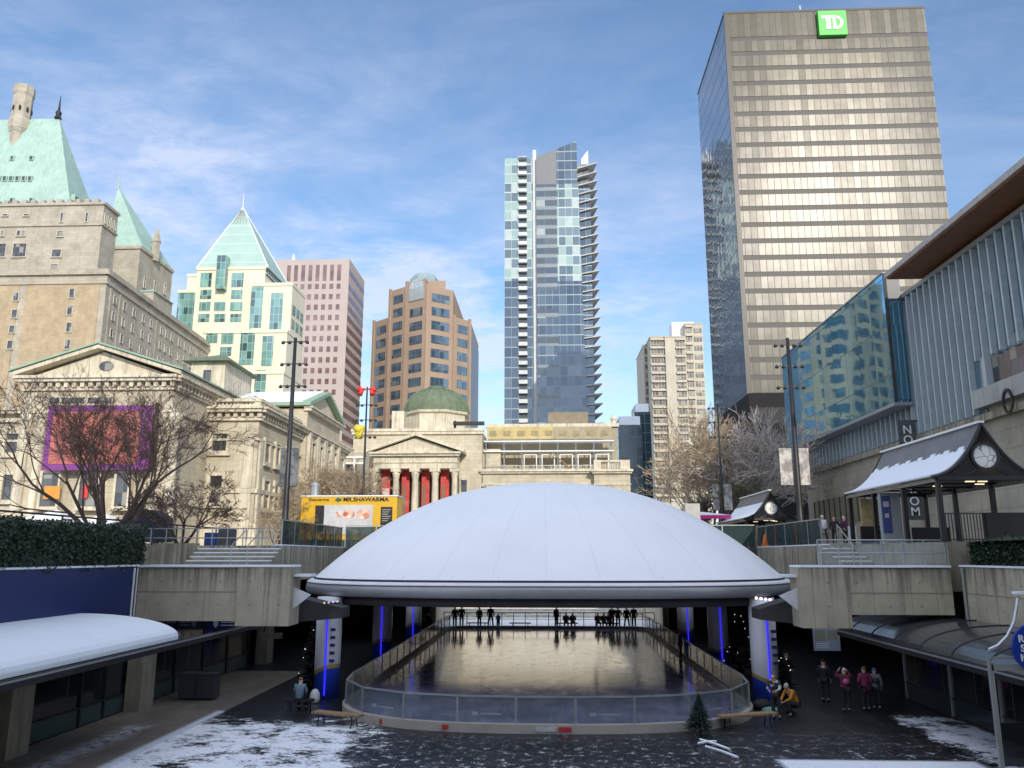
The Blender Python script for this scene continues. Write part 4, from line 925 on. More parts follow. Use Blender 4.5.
for px, Y, H, sd, lb, tw in ((704, 98, 10.0, 51, 'golden twiggy tree right of the pale residential tower, leftmost of the cluster', 'twigl'), (712, 92, 12.0, 52, 'golden twiggy tree behind the farther lamp mast', 'twigl'), (733, 96, 12.5, 53, 'tall whitish bare tree against the black podium', 'twigw'), (758, 90, 12.0, 54, 'whitish bare tree nearest the blue glass wall', 'twigw'), (742, 86, 7.0, 55, 'low olive brown tree at the foot of the whitish trees', 'twigg'), (699, 90, 4.6, 56, 'low olive brown tree at the left foot of the golden trees', 'twigg')):
    p = P(px, 540, Y); tree((p.x, Y, LV), H*1.2, .15, 4, lb, sd, depth=5, kids_=3, r0=.15, thin=.028, ang=(.3, .7), smin=.5, twig=MT[tw], bark=MT[tw], flat=.9, up_=.6, first=.42, wig=.22)
# ================================================================== STREET FURNITURE
def mast(px, Y, ptop, lab, base_z=LV, tiers=(352, 375, 398), ban=None, horns=False, pw=.13, bm=None):
    x = XA(px, Y); zt = ZA(ptop, Y, px); t = thing('lamp_mast', lab, 'lamp post', (x, Y, base_z), 'tall black lamp masts')
    a = MB(); a.lathe((x, Y, base_z), [(pw*1.9, 0), (pw*1.9, .5), (pw*1.15, .6), (pw, 3), (pw*.55, zt-base_z)], 12); a.build('pole', MT['black'], t, smooth=True)
    for py in tiers:
        z = ZA(py, Y, px); 
        for s in (-1, 1):
            b = MB(); b.box(x+s*.08, x+s*.95, Y-.04, Y+.04, z-.035, z+.035); ar = b.build('arm', MT['black'], t)
            for q in (.42, .9):
                c = MB(); c.lathe((x+s*q, Y, z-.05), [(.04, -.12), (.13, -.09), (.14, .02), (.06, .10), (.03, .15)], 10); c.build('lamp_head', MT['black'], ar, smooth=True)
    if horns:
        z = ZA(390, Y, px)
        for s in (-1, 1):
            for dz in (.0,):
                c = MB(); c.path([(x+s*.1, Y, z+.1), (x+s*.5, Y, z), (x+s*.8, Y, z+.12)], [.06, .20, .36], 10); c.path([(x+s*.35, Y-.1, z+.05), (x+s*.6, Y-.35, z-.5)], [.1, .26], 10); c.build('red_horn', paint('red_horn', (.62,.03,.02), .4), t, smooth=True)
        z = ZA(430, Y, px); c = MB(); c.path([(x-.1, Y, z+.3), (x-.6, Y-.1, z), (x-1.0, Y-.2, z+.3)], [.15, .45, .3], 10); c.path([(x-.5, Y, z+.1), (x-.7, Y, z-.8)], [.4, .3], 8); c.build('yellow_float', paint('yellow_float', (.62,.50,.05), .5), t, smooth=True)
    if ban:
        for (a0, a1, y0, y1) in ban:
            c = MB(); c.box(XA(a0, Y), XA(a1, Y), Y-.02, Y+.02, ZA(y1, Y, px), ZA(y0, Y, px)); bo = c.build('banner', bm, t)
            c = MB()
            for z in (ZA(y1, Y, px)-.03, ZA(y0, Y, px)+.03): c.tube((x, Y, z), (XA(a0 if a0 < px-2 else a1, Y), Y, z), .02, n=5)
            c.build('banner_arm', MT['black'], t)
    return t
def banner_mat(name, c1, c2):
    m = NT(name); n_ = m.noise(m.pos(), 1.6, 5, .8, sx=(1, 1, .8)); return m.fin(m.mix(m.rng(n_, .44, .56), c1, c2), .7)
MT['bang'] = banner_mat('grey_banner', (.16,.17,.18), (.055,.06,.065)); MT['banw'] = banner_mat('pale_banner', (.50,.48,.44), (.22,.20,.19))
mast(284, 57.0, 338, 'tall black lamp mast with dark banners on the left edge of the road', tiers=(342, 364, 386), ban=[(275.5, 281, 449, 486), (285, 294, 449, 486)], bm=MT['bang'], pw=.21)
mast(802, 57.6, 338, 'tall black lamp mast with pale banners before the blue glass wall', tiers=(345, 366, 387), ban=[(785, 797.5, 448, 485), (805, 815, 448, 485)], bm=MT['banw'], pw=.21)
mast(361.5, 74, 387, 'black lamp mast topped with red horn shaped lamps above the food truck', tiers=(405, 420, 437), horns=True)
mast(724.5, 83, 404, 'farther black lamp mast with pale banners before the golden trees', tiers=(408, 422, 437), ban=[(715, 721.5, 484, 510), (726, 734.5, 484, 510)], bm=MT['banw'])
# glass screens on the terrace edges
MT['sglass'] = glassy('screen_glass', (.035,.06,.06), .55, .35, .4, 1.12); MT['sglass'].node_tree.nodes['Principled BSDF'].inputs['Specular IOR Level'].default_value = .25
for s, lb in ((-1, 'smeared green glass screen along the left terrace edge beside the dome'), (1, 'smeared green glass screen along the right terrace edge beside the dome')):
    t = thing('glass_screen', lb, 'screen', (s*14.4, 44, LV)); x = s*14.42
    for i in range(6):
        y = 44.1+i*2.2; a = MB(); a.box(x-.012, x+.012, y+.04, y+2.14, LV+.05, LV+1.40); a.build('glass_panel', MT['sglass'], t)
        a = MB(); a.box(x-.04, x+.04, y-.03, y+.03, LV, LV+1.36); a.build('post', paint('rustpost', (.28,.09,.03), .6) if i in (2, 4) else MT['steel'], t)
    a = MB(); a.box(x-.05, x+.05, 44.0, 57.3, LV+1.34, LV+1.40); a.build('top_rail', MT['steel'], t)
    a = MB(); a.box(s*14.32, s*14.8, 44.0, 57.3, LV+.004, LV+.06); a.build('snow_cap', MT['snow'], t)
    # planting and clutter seen through the glass
    t = thing('glass_screen', 'short glass screen facing us at the front corner of the %s terrace' % ('left' if s < 0 else 'right'), 'screen', (s*14.6, 44.2, LV))
t = thing('glass_screen', 'long smeared glass screen along the road edge behind the top of the dome', 'screen', (0, 57.7, LV))
for i in range(13):
    x = -14.3+i*2.2; a = MB(); a.box(x+.04, x+2.14, 57.69, 57.71, LV+.05, LV+1.45); a.build('glass_panel', MT['sglass'], t)
    a = MB(); a.box(x-.03, x+.03, 57.66, 57.74, LV, LV+1.5); a.build('post', MT['steel'], t)
a = MB(); a.box(-14.3, 14.3, 57.65, 57.75, LV+1.5, LV+1.55); a.build('top_rail', MT['steel'], t)
def fence(pts, h, posts, z, lab, mat, glass=False, rails=(1.0, .5), name='handrail', z2=None, r=.028):
    t = thing(name, lab, 'railing', (pts[0][0], pts[0][1], z)); n = posts
    A = Vector((*pts[0], z)); B = Vector((*pts[1], z if z2 is None else z2))
    for i in range(n+1):
        p = A.lerp(B, i/n); a = MB(); a.tube(p, p+Vector((0,0,h)), r, n=6); a.build('post', mat, t)
    for f_ in rails:
        a = MB(); a.tube(A+Vector((0,0,h*f_)), B+Vector((0,0,h*f_)), r*1.05, n=6); a.build('rail', mat, t)
    if glass:
        d = (B-A); a = MB(); nn = Vector((-d.y, d.x, 0)).normalized()*.01; a.obox(A+d*.004+Vector((0,0,.08))-nn, d*.992, nn*2, Vector((0,0,h*.42))); a.obox(A+d*.004+Vector((0,0,h*.53))-nn, d*.992, nn*2, Vector((0,0,h*.40))); a.build('glass_panel', MT['clear'], t)
    return t
for o in [o for o in bpy.data.objects if o.get('label', '').startswith('short glass screen')]: bpy.data.objects.remove(o)
MT['clear'] = glassy('clear_glass', (.45,.5,.48), .10, .05, .12)
fence([(XA(817, 33.6), 33.6), (XA(944, 33.6), 33.6)], 1.0, 6, 5.58, 'steel railing with clear glass on top of the right girder', MT['steel'], True)
fence([(XA(133, 43.5), 43.75), (XA(272, 43.5), 43.75)], 1.0, 9, 6.4, 'thin steel railing on the left terrace above the steps', MT['steel'])
def loop_rail(p0, p1, z0, z1, lab):
    t = thing('stair_handrail', lab, 'handrail', (p0[0], p0[1], z0)); a = MB(); A = Vector((*p0, z0)); B = Vector((*p1, z1)); H = Vector((0,0,.95))
    a.path([A, A+H*.85, A+H, A.lerp(B, .08)+H*1.02, B+H, B+H*.85+(B-A).normalized()*.12, B+H*.4+(B-A).normalized()*.12], .03, 6); a.build('rail', MT['steel'], t)
    a = MB(); a.tube(B, B+H, .025, n=6); a.build('post', MT['steel'], t)
for i, (a0, a1) in enumerate(((852, 838), (905, 874))):
    loop_rail((XA(a0, 38), 38), (XA(a1, 43.5), 43.5), 5.5, 6.6, ('pale looped stair handrail nearer the dome on the right terrace', 'pale looped stair handrail nearer the clock shelter')[i])
for i, px in enumerate((246, 262)):
    loop_rail((XA(px-14, 41.0), 41.0), (XA(px, 44.3), 44.3), 5.5, 6.4, ('left of two looped handrails on the left snowy steps', 'right of two looped handrails on the left snowy steps')[i])
# dark sloping-looking rail behind the trees
fence([(-20.2, 28), (-20.2, 52)], 1.1, 9, LV, 'long black railing behind the left hedge and trees', MT['black'], rails=(1.0,), r=.04)
# clock shelter
def shelter(dy, label, xa=None):
    Yf, Yb = 33.2+dy, 43+dy; ax_ = XA(994, 33.2); za = ZA(424, 33.2, 994); ze = ZA(476, 33.2, 944); hw = ax_-XA(943, 33.2)
    t = thing('clock_shelter', label, 'shelter', (ax_, Yf, LV), 'swooping roofed shelters with round gable clocks')
    prof = []
    for i in range(13):
        q = i/12; prof.append((hw*(1-q)*1.10, ze-.05+(za-ze+.05)*(.16*q+.84*q**2.3)))
    prof2 = [(-x, z) for x, z in prof[:-1]]+[(x, z) for x, z in prof[::-1]]     # left eave ... apex ... right eave
    def sheet(ya, yb, th, mat, name, lo=0, hi=None, dz=0):
        pr = prof2[lo:hi]; n = len(pr); v = []; f = []
        for y in (ya, yb):
            for x, z in pr: v.append((ax_+x, y, z+dz+th))
            for x, z in pr: v.append((ax_+x, y, z+dz))
        for i in range(n-1): f += [(i, i+1, 2*n+i+1, 2*n+i), (n+i+1, n+i, 3*n+i, 3*n+i+1), (i+1, i, n+i, n+i+1), (2*n+i, 2*n+i+1, 3*n+i+1, 3*n+i)]
        f += [(0, 2*n, 3*n, n), (n-1, 2*n-1, 4*n-1, 3*n-1)]
        return MB().add(v, f).build(name, mat, t)
    sheet(Yf, Yb, .05, MT['zinc'], 'roof')
    sheet(Yf+.12, Yb-.05, .06, MT['roofsnow'], 'snow_cover', 0, 10, .052); sheet(Yf+.12, Yb-.05, .06, MT['roofsnow'], 'snow_cover', 15, 25, .052)
    a = MB(); a.box(ax_-.12, ax_+.12, Yf-.1, Yb, za+.04, za+.13); a.build('ridge_cap', MT['white'], t)
    for y in (Yf, Yb):
        a = MB(); a.path([(ax_+x, y-.05, z) for x, z in prof2], .085, 6); a.build('gable_rafter', MT['black'], t)
        a = MB(); a.box(ax_-hw, ax_+hw, y-.1, y+.02, ze-.16, ze+.0); a.build('tie_beam', MT['black'], t)
    cz = ZA(471-0, 33.2, 994)+.0; cz = (za*.42+ze*.58)-.05; cr_ = .47
    cz = ze+.78
    a = MB(); n = 28
    v = []; f = []
    for i in range(n):
        c_, s_ = math.cos(2*math.pi*i/n), math.sin(2*math.pi*i/n)
        for rr_, y in ((cr_, Yf-.14), (cr_+.1, Yf-.14), (cr_+.1, Yf+.05), (cr_, Yf+.05)): v.append((ax_+rr_*c_, y, cz+rr_*s_))
    for i in range(n):
        for k in range(4): f.append((i*4+k, i*4+(k+1) % 4, ((i+1) % n)*4+(k+1) % 4, ((i+1) % n)*4+k))
    a.add(v, f); ck = a.build('clock_rim', MT['black'], t)
    a = MB(); v = [(ax_+cr_*math.cos(2*math.pi*i/n), Yf-.06, cz+cr_*math.sin(2*math.pi*i/n)) for i in range(n)]; v += [(x, y+.05, z) for x, y, z in v]
    a.add(v, [tuple(range(n)), tuple(range(n, 2*n))[::-1]]); a.build('clock_face', MT['face'], ck)
    for s in (-1, 1):
        a = MB(); a.path([(ax_+s*(cr_+.1), Yf-.05, cz-.1), (ax_+s*.95, Yf-.05, cz-.35), (ax_+s*1.5, Yf-.05, ze+.02)], .04, 5); a.path([(ax_+s*.35, Yf-.05, cz-.42), (ax_+s*.5, Yf-.05, cz-.62), (ax_+s*.9, Yf-.05, ze+.02)], .04, 5); a.path([(ax_+s*.3, Yf-.05, cz+.5), (ax_+s*.18, Yf-.05, za-.3)], .04, 5); a.build('scroll_brace', MT['black'], t)
    for s in (-1, 1):
        for k, y in enumerate((Yf+.05, Yf+3.3, Yf+6.6, Yb-.1)):
            a = MB(); a.box(ax_+s*(hw-.06)-.09, ax_+s*(hw-.06)+.09, y-.09, y+.09, LV, ze); a.build('post', MT['black'], t)
        a = MB(); a.box(ax_+s*(hw+.02)-.06, ax_+s*(hw+.02)+.06, Yf, Yb, ze-.22, ze-.06); a.build('eave_beam', MT['steel2'], t)
    for i in range(5):
        a = MB(); y = Yf+1+i*2; a.box(ax_-hw, ax_+hw, y-.05, y+.05, ze-.1, ze-.02); a.build('crossbeam', MT['black'], t)
    for i, (x, y) in enumerate(((-.35, .9), (.15, .9), (.7, 2.2), (-.6, 3.2))):
        a = MB(); a.box(ax_+x, ax_+x+.35, Yf+y, Yf+y+.12, ze-.16, ze-.12); a.build('strip_light', emit('warm_strip', (1,.8,.5), 1.0) if 'warm_strip' not in bpy.data.materials else bpy.data.materials['warm_strip'], t)
    return t, ax_, hw, Yf, Yb, ze
MT['zinc'] = plain('zinc_roof', (.19,.18,.17), .5, .2, var=.2, scale=.8)
MT['steel2'] = plain('tan_beam', (.26,.235,.19), .6)
m = NT('roof_snow'); co = m.pos(); sp_ = m.n('ShaderNodeSeparateXYZ'); m.l(co, sp_.inputs[0])
fy = m.math('ABSOLUTE', m.math('SUBTRACT', m.math('FRACT', m.math('DIVIDE', sp_.outputs[1], 1.25)), .5)); n_ = m.noise(co, 1.1, 4, .6, sx=(1, 1, .3))
lim = m.math('ADD', m.math('MULTIPLY', m.math('LESS_THAN', fy, .30), -.55), m.math('ADD', m.math('MULTIPLY', n_, .7), 10.42))
m.fin((.76,.79,.84), .6, 0, .3); m.l(m.math('LESS_THAN', sp_.outputs[2], lim), m.b.inputs['Alpha']); MT['roofsnow'] = m.mat
m = NT('clock_face'); v_ = m.n('ShaderNodeTexVoronoi', feature='DISTANCE_TO_EDGE'); v_.inputs['Scale'].default_value = 2.6; m.l(m.pos(), v_.inputs['Vector']); MT['face'] = m.fin(m.mix(m.math('LESS_THAN', v_.outputs[0], .03), (.72,.71,.66), (.22,.21,.2)), .5)
s1, sx_, shw, sYf, sYb, sze = shelter(0, 'near black framed shelter with swooping snowy roof and round gable clock')
dup(s1, (sx_-.15, 64.5, LV-.3), 'far small looking clock gabled shelter beyond the right glass screen')
# shelter infill
t = thing('kiosk_panel', 'grey advertising panel with a dark blue poster inside the near clock shelter', 'panel', (XA(895, 38), 38, LV))
x0, x1 = XA(884, 39), XA(904, 39); a = MB(); a.box(x0, x1, 39, 39.3, LV, LV+2.35); a.build('panel', MT['grey'], t)
a = MB(); a.box(x0+.03, x0+.42, 38.97, 38.995, LV+.5, LV+2.2); a.build('poster', paint('poster_blue', (.05,.07,.22), .5), t)
a = MB(); a.box(x0+.1, x0+.36, 38.955, 38.968, LV+1.7, LV+1.95); a.box(x0+.14, x0+.32, 38.955, 38.968, LV+1.2, LV+1.4); a.build('poster_picture', paint('posterp', (.5,.45,.5), .5), t)
t = thing('kiosk_window', 'amber lit window panel at the left end of the near clock shelter', 'window', (XA(872, 42), 42, LV))
a = MB(); a.box(XA(863, 42.6), XA(884, 42.6), 42.5, 42.6, LV+.95, LV+2.3); a.build('glass', plain('amber', (.42,.33,.16), .3, var=.4, scale=3), t); a = MB(); a.box(XA(861, 42.6), XA(885, 42.6), 42.45, 42.6, LV, LV+.93); a.build('panel', MT['black'], t)
# picket fence and dark boards by the shelter
t = thing('picket_fence', 'black picket fence beneath the near clock shelter', 'fence', (18, 34, LV))
x = XA(948, 34)
for i in range(15):
    a = MB(); a.box(x+i*.125, x+i*.125+.03, 34.3, 34.33, LV+.02, LV+1.15); a.build('picket', MT['black'], t)
a = MB(); a.box(x-.05, x+1.85, 34.29, 34.34, LV+1.15, LV+1.19); a.box(x-.05, x+1.85, 34.29, 34.34, LV+.1, LV+.14); a.build('rail', MT['black'], t)
a = MB(); a.box(XA(990, 34), XA(990, 34)+2.6, 34.36, 34.42, LV, LV+1.2); tag(a.build('dark_board', paint('olive_black', (.04,.038,.03), .7)), 'dark solid board beside the picket fence under the clock shelter', 'panel')
a = MB(); a.box(XA(912, 40.5), XA(950, 40.5), 40.4, 40.46, LV, LV+.8); tag(a.build('dark_board', MT['black']), 'black panel behind the railing inside the near clock shelter', 'panel')
# Newspaper box / sign stand
t = thing('sign_stand', 'small white sign on the right terrace near the railing', 'sign', (XA(853, 44), 44.3, LV)); a = MB(); a.box(XA(849, 44.3), XA(857, 44.3), 44.3, 44.34, LV+.15, LV+1.0); a.build('board', MT['white'], t); a = MB(); a.tube((XA(853, 44.3), 44.36, LV), (XA(853, 44.3), 44.36, LV+1), .02, n=5); a.build('post', MT['steel'], t)
p = P(656, 548, 56.5); t = thing('traffic_cone', 'orange traffic cone behind the right glass screen', 'cone', (XA(765, 46), 46, LV)); a = MB(); xx = XA(765, 46); a.lathe((xx, 46, LV), [(.17, .03), (.03, .62), (.02, .65)], 14); a.build('body', paint('orange', (.75,.18,.04), .5), t, smooth=True); a = MB(); a.box(xx-.2, xx+.2, 45.8, 46.2, LV, LV+.03); a.build('base', paint('orange', (0,0,0)), t)
# food truck
Yt = 60.0; x0, x1 = XA(299, Yt), XA(396, Yt); z0, z1 = LV+.55, ZA(496.5, Yt, 350)
t = thing('food_truck', 'yellow food truck with a picture panel and menu board on its side', 'food truck', ((x0+x1)/2, Yt, LV))
yl = paint('truck_yellow', (.60,.36,.02), .4, var=.1); a = MB(); a.box(x0, x1, Yt, Yt+2.2, z0, z1); a.build('body', yl, t, bevel=.05)
a = MB(); a.box(x0-.05, x1+.05, Yt-.06, Yt+2.26, z1+.002, z1+.08); a.build('roof', MT['snow'], t)
a = MB(); a.box(XA(322, Yt), XA(372, Yt), Yt-.04, Yt-.002, LV+1.0, ZA(505, Yt, 350)); a.build('picture_panel', plain('food_panel', (.50,.50,.50), .5, var=.2), t)
m = NT('food_picture'); vn = m.n('ShaderNodeTexVoronoi'); vn.inputs['Scale'].default_value = 3.2; m.l(m.pos(), vn.inputs['Vector']); cr_ = m.n('ShaderNodeValToRGB'); cr_.color_ramp.elements[0].color = (.45,.08,.04,1); cr_.color_ramp.elements[1].color = (.7,.6,.45,1); s3 = m.n('ShaderNodeSeparateColor'); m.l(vn.outputs['Color'], s3.inputs[0]); m.l(s3.outputs[0], cr_.inputs[0]); MT['food'] = m.fin(cr_.outputs[0], .5)
for a0, a1 in ((334, 341), (342, 354), (356, 370)):
    a = MB(); n = 16; cx_ = (XA(a0, Yt)+XA(a1, Yt))/2; r_ = (XA(a1, Yt)-XA(a0, Yt))/2; zc = ZA(514, Yt, 350); v = [(cx_+r_*math.cos(2*math.pi*i/n), Yt-.06, zc+r_*.75*math.sin(2*math.pi*i/n)) for i in range(n)]; v += [(x_, y_+.018, z_) for x_, y_, z_ in v]
    a.add(v, [tuple(range(n)), tuple(range(n, 2*n))[::-1]]+[((i+1) % n, i, n+i, n+(i+1) % n) for i in range(n)]); a.build('food_picture', MT['food'], t)
a = MB(); a.box(XA(314, Yt), XA(323, Yt), Yt-.05, Yt-.002, LV+1.2, ZA(505.5, Yt, 320)); a.build('door_window', MT['black'], t)
a = MB(); a.box(XA(380, Yt), XA(391.5, Yt), Yt-.05, Yt-.002, LV+.9, ZA(507, Yt, 350)); mb_ = a.build('menu_board', MT['black'], t)
a = MB()
for q in range(6): a.box(XA(381.5, Yt), XA(390, Yt)-.1*(q % 3), Yt-.065, Yt-.052, ZA(509.5+q*2.2, Yt, 350)-.05, ZA(509.5+q*2.2, Yt, 350)); 
a.build('menu_line', paint('menu_line', (.35,.33,.28), .6), mb_)
zt = ZA(499.6, Yt, 350); text('MR.SHAWARMA', .40, MT['black'], t, (XA(364.5, Yt), Yt-.03, zt), sx=1.18, bold=.008)
text('Shawarma', .30, MT['black'], t, (XA(317, Yt), Yt-.03, zt), sx=1.25)
a = MB(); a.add([(XA(333, Yt), Yt-.03, zt-.05), (XA(336, Yt), Yt-.03, zt+.16), (XA(341, Yt), Yt-.03, zt), (XA(337, Yt), Yt-.03, zt-.18)], [(0,1,2,3)]); a.build('emblem', paint('emblem', (.03,.10,.06), .5), t)
a = MB(); a.lathe((XA(312.5, Yt+1), Yt+1, z1+.08), [(.30, 0), (.30, .75), (.36, .8), (.36, .95), (.1, 1.1)], 14); a.build('roof_vent', MT['steel'], t, smooth=False)
for s in (x0+1.2, x1-1.4):
    a = MB(); a.tube((s, Yt-.02, LV+.36), (s, Yt+.25, LV+.36), .36, n=18); wh = a.build('wheel', MT['black'], t); a = MB(); a.tube((s, Yt-.05, LV+.36), (s, Yt-.021, LV+.36), .18, n=14); a.build('rim', MT['steel'], wh)
# market tents and clutter at street level
def tent(px, Y, w_, zb, ztp, colr, lab, fascia=None):
    x = XA(px, Y); t = thing('market_tent', lab, 'tent', (x, Y, LV), 'market tents at street level')
    a = MB(); h_ = w_/2; a.add([(x-h_, Y, zb), (x+h_, Y, zb), (x+h_, Y+w_, zb), (x-h_, Y+w_, zb), (x, Y+h_, ztp)], [(0,1,4), (1,2,4), (2,3,4), (3,0,4), (3,2,1,0)]); a.build('canopy', colr, t)
    a = MB(); a.box(x-h_, x+h_, Y-.02, Y-.002, zb-.32, zb); a.build('fascia', fascia or colr, t)
    for sx2 in (-1, 1):
        for yy in (0, w_): a = MB(); a.tube((x+sx2*(h_-.05), Y+yy, LV), (x+sx2*(h_-.05), Y+yy, zb), .03, n=6); a.build('leg', MT['steel'], t)
tent(708, 72, 4.2, ZA(515, 72, 708), ZA(510.5, 72, 708), MT['white'], 'white market tent with a magenta fascia right of the dome', paint('magenta', (.65,.03,.25), .5))
tent(40, 56, 3.2, LV+2.0, LV+2.7, MT['white'], 'white market tent at the far left behind the hedge', None)
tent(92, 60, 3.0, LV+1.9, LV+2.6, MT['white'], 'white market tent just left of the big bare tree', None)
a = MB(); x = XA(694, 66); a.box(x-.6, x+.6, 66, 67.2, LV, ZA(503.5, 66, 694)); tag(a.build('white_booth', paint('booth', (.42,.41,.38), .6), bevel=.04), 'small pale booth left of the magenta tent', 'booth')
# dark rounded kiosk, bin, cabinet behind the left hedge
Yk = 47.5; x0, x1 = XA(122, Yk), XA(160, Yk); t = thing('covered_cart', 'dark blue covered cart with a rounded roof between the left trees', 'cart', ((x0+x1)/2, Yk, LV))
prof = [(x0, LV+.25)]+[((x0+x1)/2+(x1-x0)/2*math.cos(math.pi-math.pi*i/10)*1.0, LV+1.3+.85*math.sin(math.pi*i/10)) for i in range(11)]+[(x1, LV+.25)]
v = [(x, Yk, z) for x, z in prof]+[(x, Yk+1.6, z) for x, z in prof]; n = len(prof)
MB().add(v, [tuple(range(n)), tuple(range(n, 2*n))[::-1]]+[((i+1) % n, i, n+i, n+(i+1) % n) for i in range(n)]).build('cover', paint('navycloth', (.03,.045,.08), .6), t)
for xx in (x0+.3, x1-.3): a = MB(); a.tube((xx, Yk-.05, LV+.22), (xx, Yk+.1, LV+.22), .22, n=14); a.build('wheel', MT['black'], t)
x = XA(210, 46); a = MB(); a.box(x-.35, x+.35, 46, 46.6, LV, LV+.75); t = a.build('recycling_bin', paint('binblue', (.02,.07,.30), .4), bevel=.03); tag(t, 'bright blue recycling bin beside the grey cabinet on the left terrace', 'bin')
x0, x1 = XA(219, 45.2), XA(233, 45.2); t = thing('street_cabinet', 'tall dark grey street cabinet right of the blue bin', 'cabinet', ((x0+x1)/2, 45, LV)); a = MB(); a.box(x0, x1, 45, 45.7, 6.3, ZA(529, 45, 226)); a.build('body', paint('cabgrey', (.09,.095,.095), .5), t, bevel=.02); a = MB(); a.box(x0+.08, x1-.08, 44.97, 44.998, 6.7, ZA(529, 45, 226)-.15); a.build('door', paint('cabdoor', (.07,.075,.075), .5), t)
# rink sign arch at the right edge
p = Pz(932, 768, 0); Ys = 21.5; X0 = XA(992, Ys)
def q_(px, py): r_ = P(px, py, Ys); return (r_.x, r_.z)
t = thing('entrance_sign_frame', 'steel framed arch with a round blue rink sign at the right edge', 'sign', (X0, Ys, 0))
def wp(pts, r, mat, nm, yy=0): a = MB(); a.path([(*q_(px, py)[:1], Ys+yy, q_(px, py)[1]) for px, py in pts], r, 8); return a.build(nm, mat, t)
wp([(988, 652), (996, 648), (1005, 640), (1012, 628), (1016, 612), (1018, 596)], .035, MT['steel'], 'swept_brace'); wp([(988, 649), (997, 645), (1006, 636), (1013, 622), (1017, 598)], .025, MT['snow'], 'snow_edge', -.03)
xa, zt_ = q_(990, 664); a = MB(); a.box(xa-.05, xa+.05, Ys-.05, Ys+.05, 0, zt_+.1); a.build('post', MT['steel'], t)
a = MB(); a.box(xa+2.6, xa+2.74, Ys-.07, Ys+.07, 0, zt_+.1); a.build('post', MT['steel'], t)
a = MB(); a.box(xa, xa+2.7, Ys-.05, Ys+.05, zt_-.15, zt_); a.build('crossbar', MT['steel'], t); a = MB(); a.box(xa, xa+2.7, Ys-.03, Ys+.03, zt_+.12, zt_+.17); a.build('crossbar', MT['steel'], t)
x_, z_ = q_(1018, 594); a = MB(); a.box(x_-.1, x_+1.3, Ys-.1, Ys+.1, z_, z_+.06); a.build('cap', MT['snow'], t)
cxs, czs = q_(1036, 648); rs = .62; n = 40; v = [(cxs+rs*math.cos(2*math.pi*i/n), Ys-.12, czs+rs*.98*math.sin(2*math.pi*i/n)) for i in range(n)]; v += [(x2, y2+.1, z2) for x2, y2, z2 in v]
a = MB(); a.add(v, [tuple(range(n)), tuple(range(n, 2*n))[::-1]]+[((i+1) % n, i, n+i, n+(i+1) % n) for i in range(n)]); bd = a.build('sign_disc', paint('signblue', (.01,.04,.30), .35), t)
text('ROBSON\nSQUARE\nICE RINK', .235, MT['white'], bd, (cxs, Ys-.135, czs), depth=.006, bold=.006)
a = MB(); a.box(xa+.3, xa+1.9, Ys+.5, Ys+.56, 0.9, 1.9); tag(a.build('ticket_window', MT['dkglass']), 'dark ticket window behind the blue rink sign', 'window')
# ================================================================== BUILDINGS
def XP(px, py, Y): return P(px, py, Y).x
def FF(px0, px1, py, Y): return Face((XP(px0, py, Y), Y), (XP(px1, py, Y), Y))
def cor(face, u0, u1, z, prof, par, mat, name='cornice'):
    """stepped moulding: prof = [(dz0, dz1, out)]"""
    a = MB()
    for (d0, d1, o) in prof: face.box(a, u0-max(0, o)*.6, u1+max(0, o)*.6, z+d0, z+d1, -.3, o)
    return a.build(name, mat, par)
# ---- unseen block added behind the viewer, sized and placed to shade the square
t = thing('unseen_shade_block', 'unseen broad block added behind the viewer to shade the square', 'building', (30, -33, 0))
a = MB(); a.box(-14, 47, -46, -20, 0, 39.5); a.build('wall', MT['concrete2'], t)
for i in range(9): a = MB(); a.box(-13, 46, -19.99, -19.8, 8+i*3.6, 10+i*3.6); a.build('window_band', MT['dkglass'], t)
# ---- department store on the right
XN = 31.0; Yfar = P(782, 420, 100).y
sA = Px(782, 362, 29.2); Yf_ = sA.y
st = thing('department_store', 'long ribbed white glass store with a brown soffit roof and projecting blue glass box', 'building', (XN, 70, LV))
ztopF = Px(886, 312, XN).z; zb1 = Px(980, 412, XN).z; zb2 = Px(816, 470, XN).z; zbF = (zb1+zb2)/2
yB0 = Px(895, 402, 29.2).y     # near end of the glass box
zBt = Px(882, 274, 29.2).z; zBb = Px(895, 402, 29.2).z
Yn = 26.0
a = MB(); a.box(XN+.1, XN+30, Yn, Yf_, LV, ztopF-.1); a.build('wall', stone('store_stone', (.44,.40,.31), (.40,.365,.29), 2.4, 1.3, mo=.02), st)
ygl = Px(981, 361, XN).y; zO = Px(981, 361, XN).z; zP_ = Px(984.6, 390, XN).z; zQ = Px(978, 411, XN).z
fc = Face((XN, Yf_), (XN, Yn))
MT['fin'] = plain('white_fin', (.44,.50,.52), .4, .1, var=.12, bump=0)
MT['gfin'] = panes('fritted_glass', [((.12,.22,.28), 3), ((.18,.29,.35), 2), ((.07,.14,.20), 2), ((.40,.46,.47), 1)], 1.1, 3.4, .03, (.12,.15,.16), .35, .12, .05, mh=.08, refl=.12)
a = MB(); a.box(XN, XN+.09, ygl, Yf_, zbF, ztopF-.02); a.build('glass_wall', MT['gfin'], st)
a = MB(); a.box(XN, XN+.09, Yn, ygl, zO, ztopF-.02); a.build('glass_wall', MT['gfin'], st)
y = Yn+.2; k = 0
while y < Yf_-.3:
    zb = zO if y < ygl else zbF; a = MB(); a.box(XN-.42, XN-.01, y, y+.20, zb, ztopF-.12)
    a.build('fin', MT['fin'], st); y += 1.08; k += 1
a = MB(); a.box(XN-.45, XN+.3, Yn, Yf_, ztopF-.1, ztopF+.25); a.build('top_rail', MT['steel'], st)
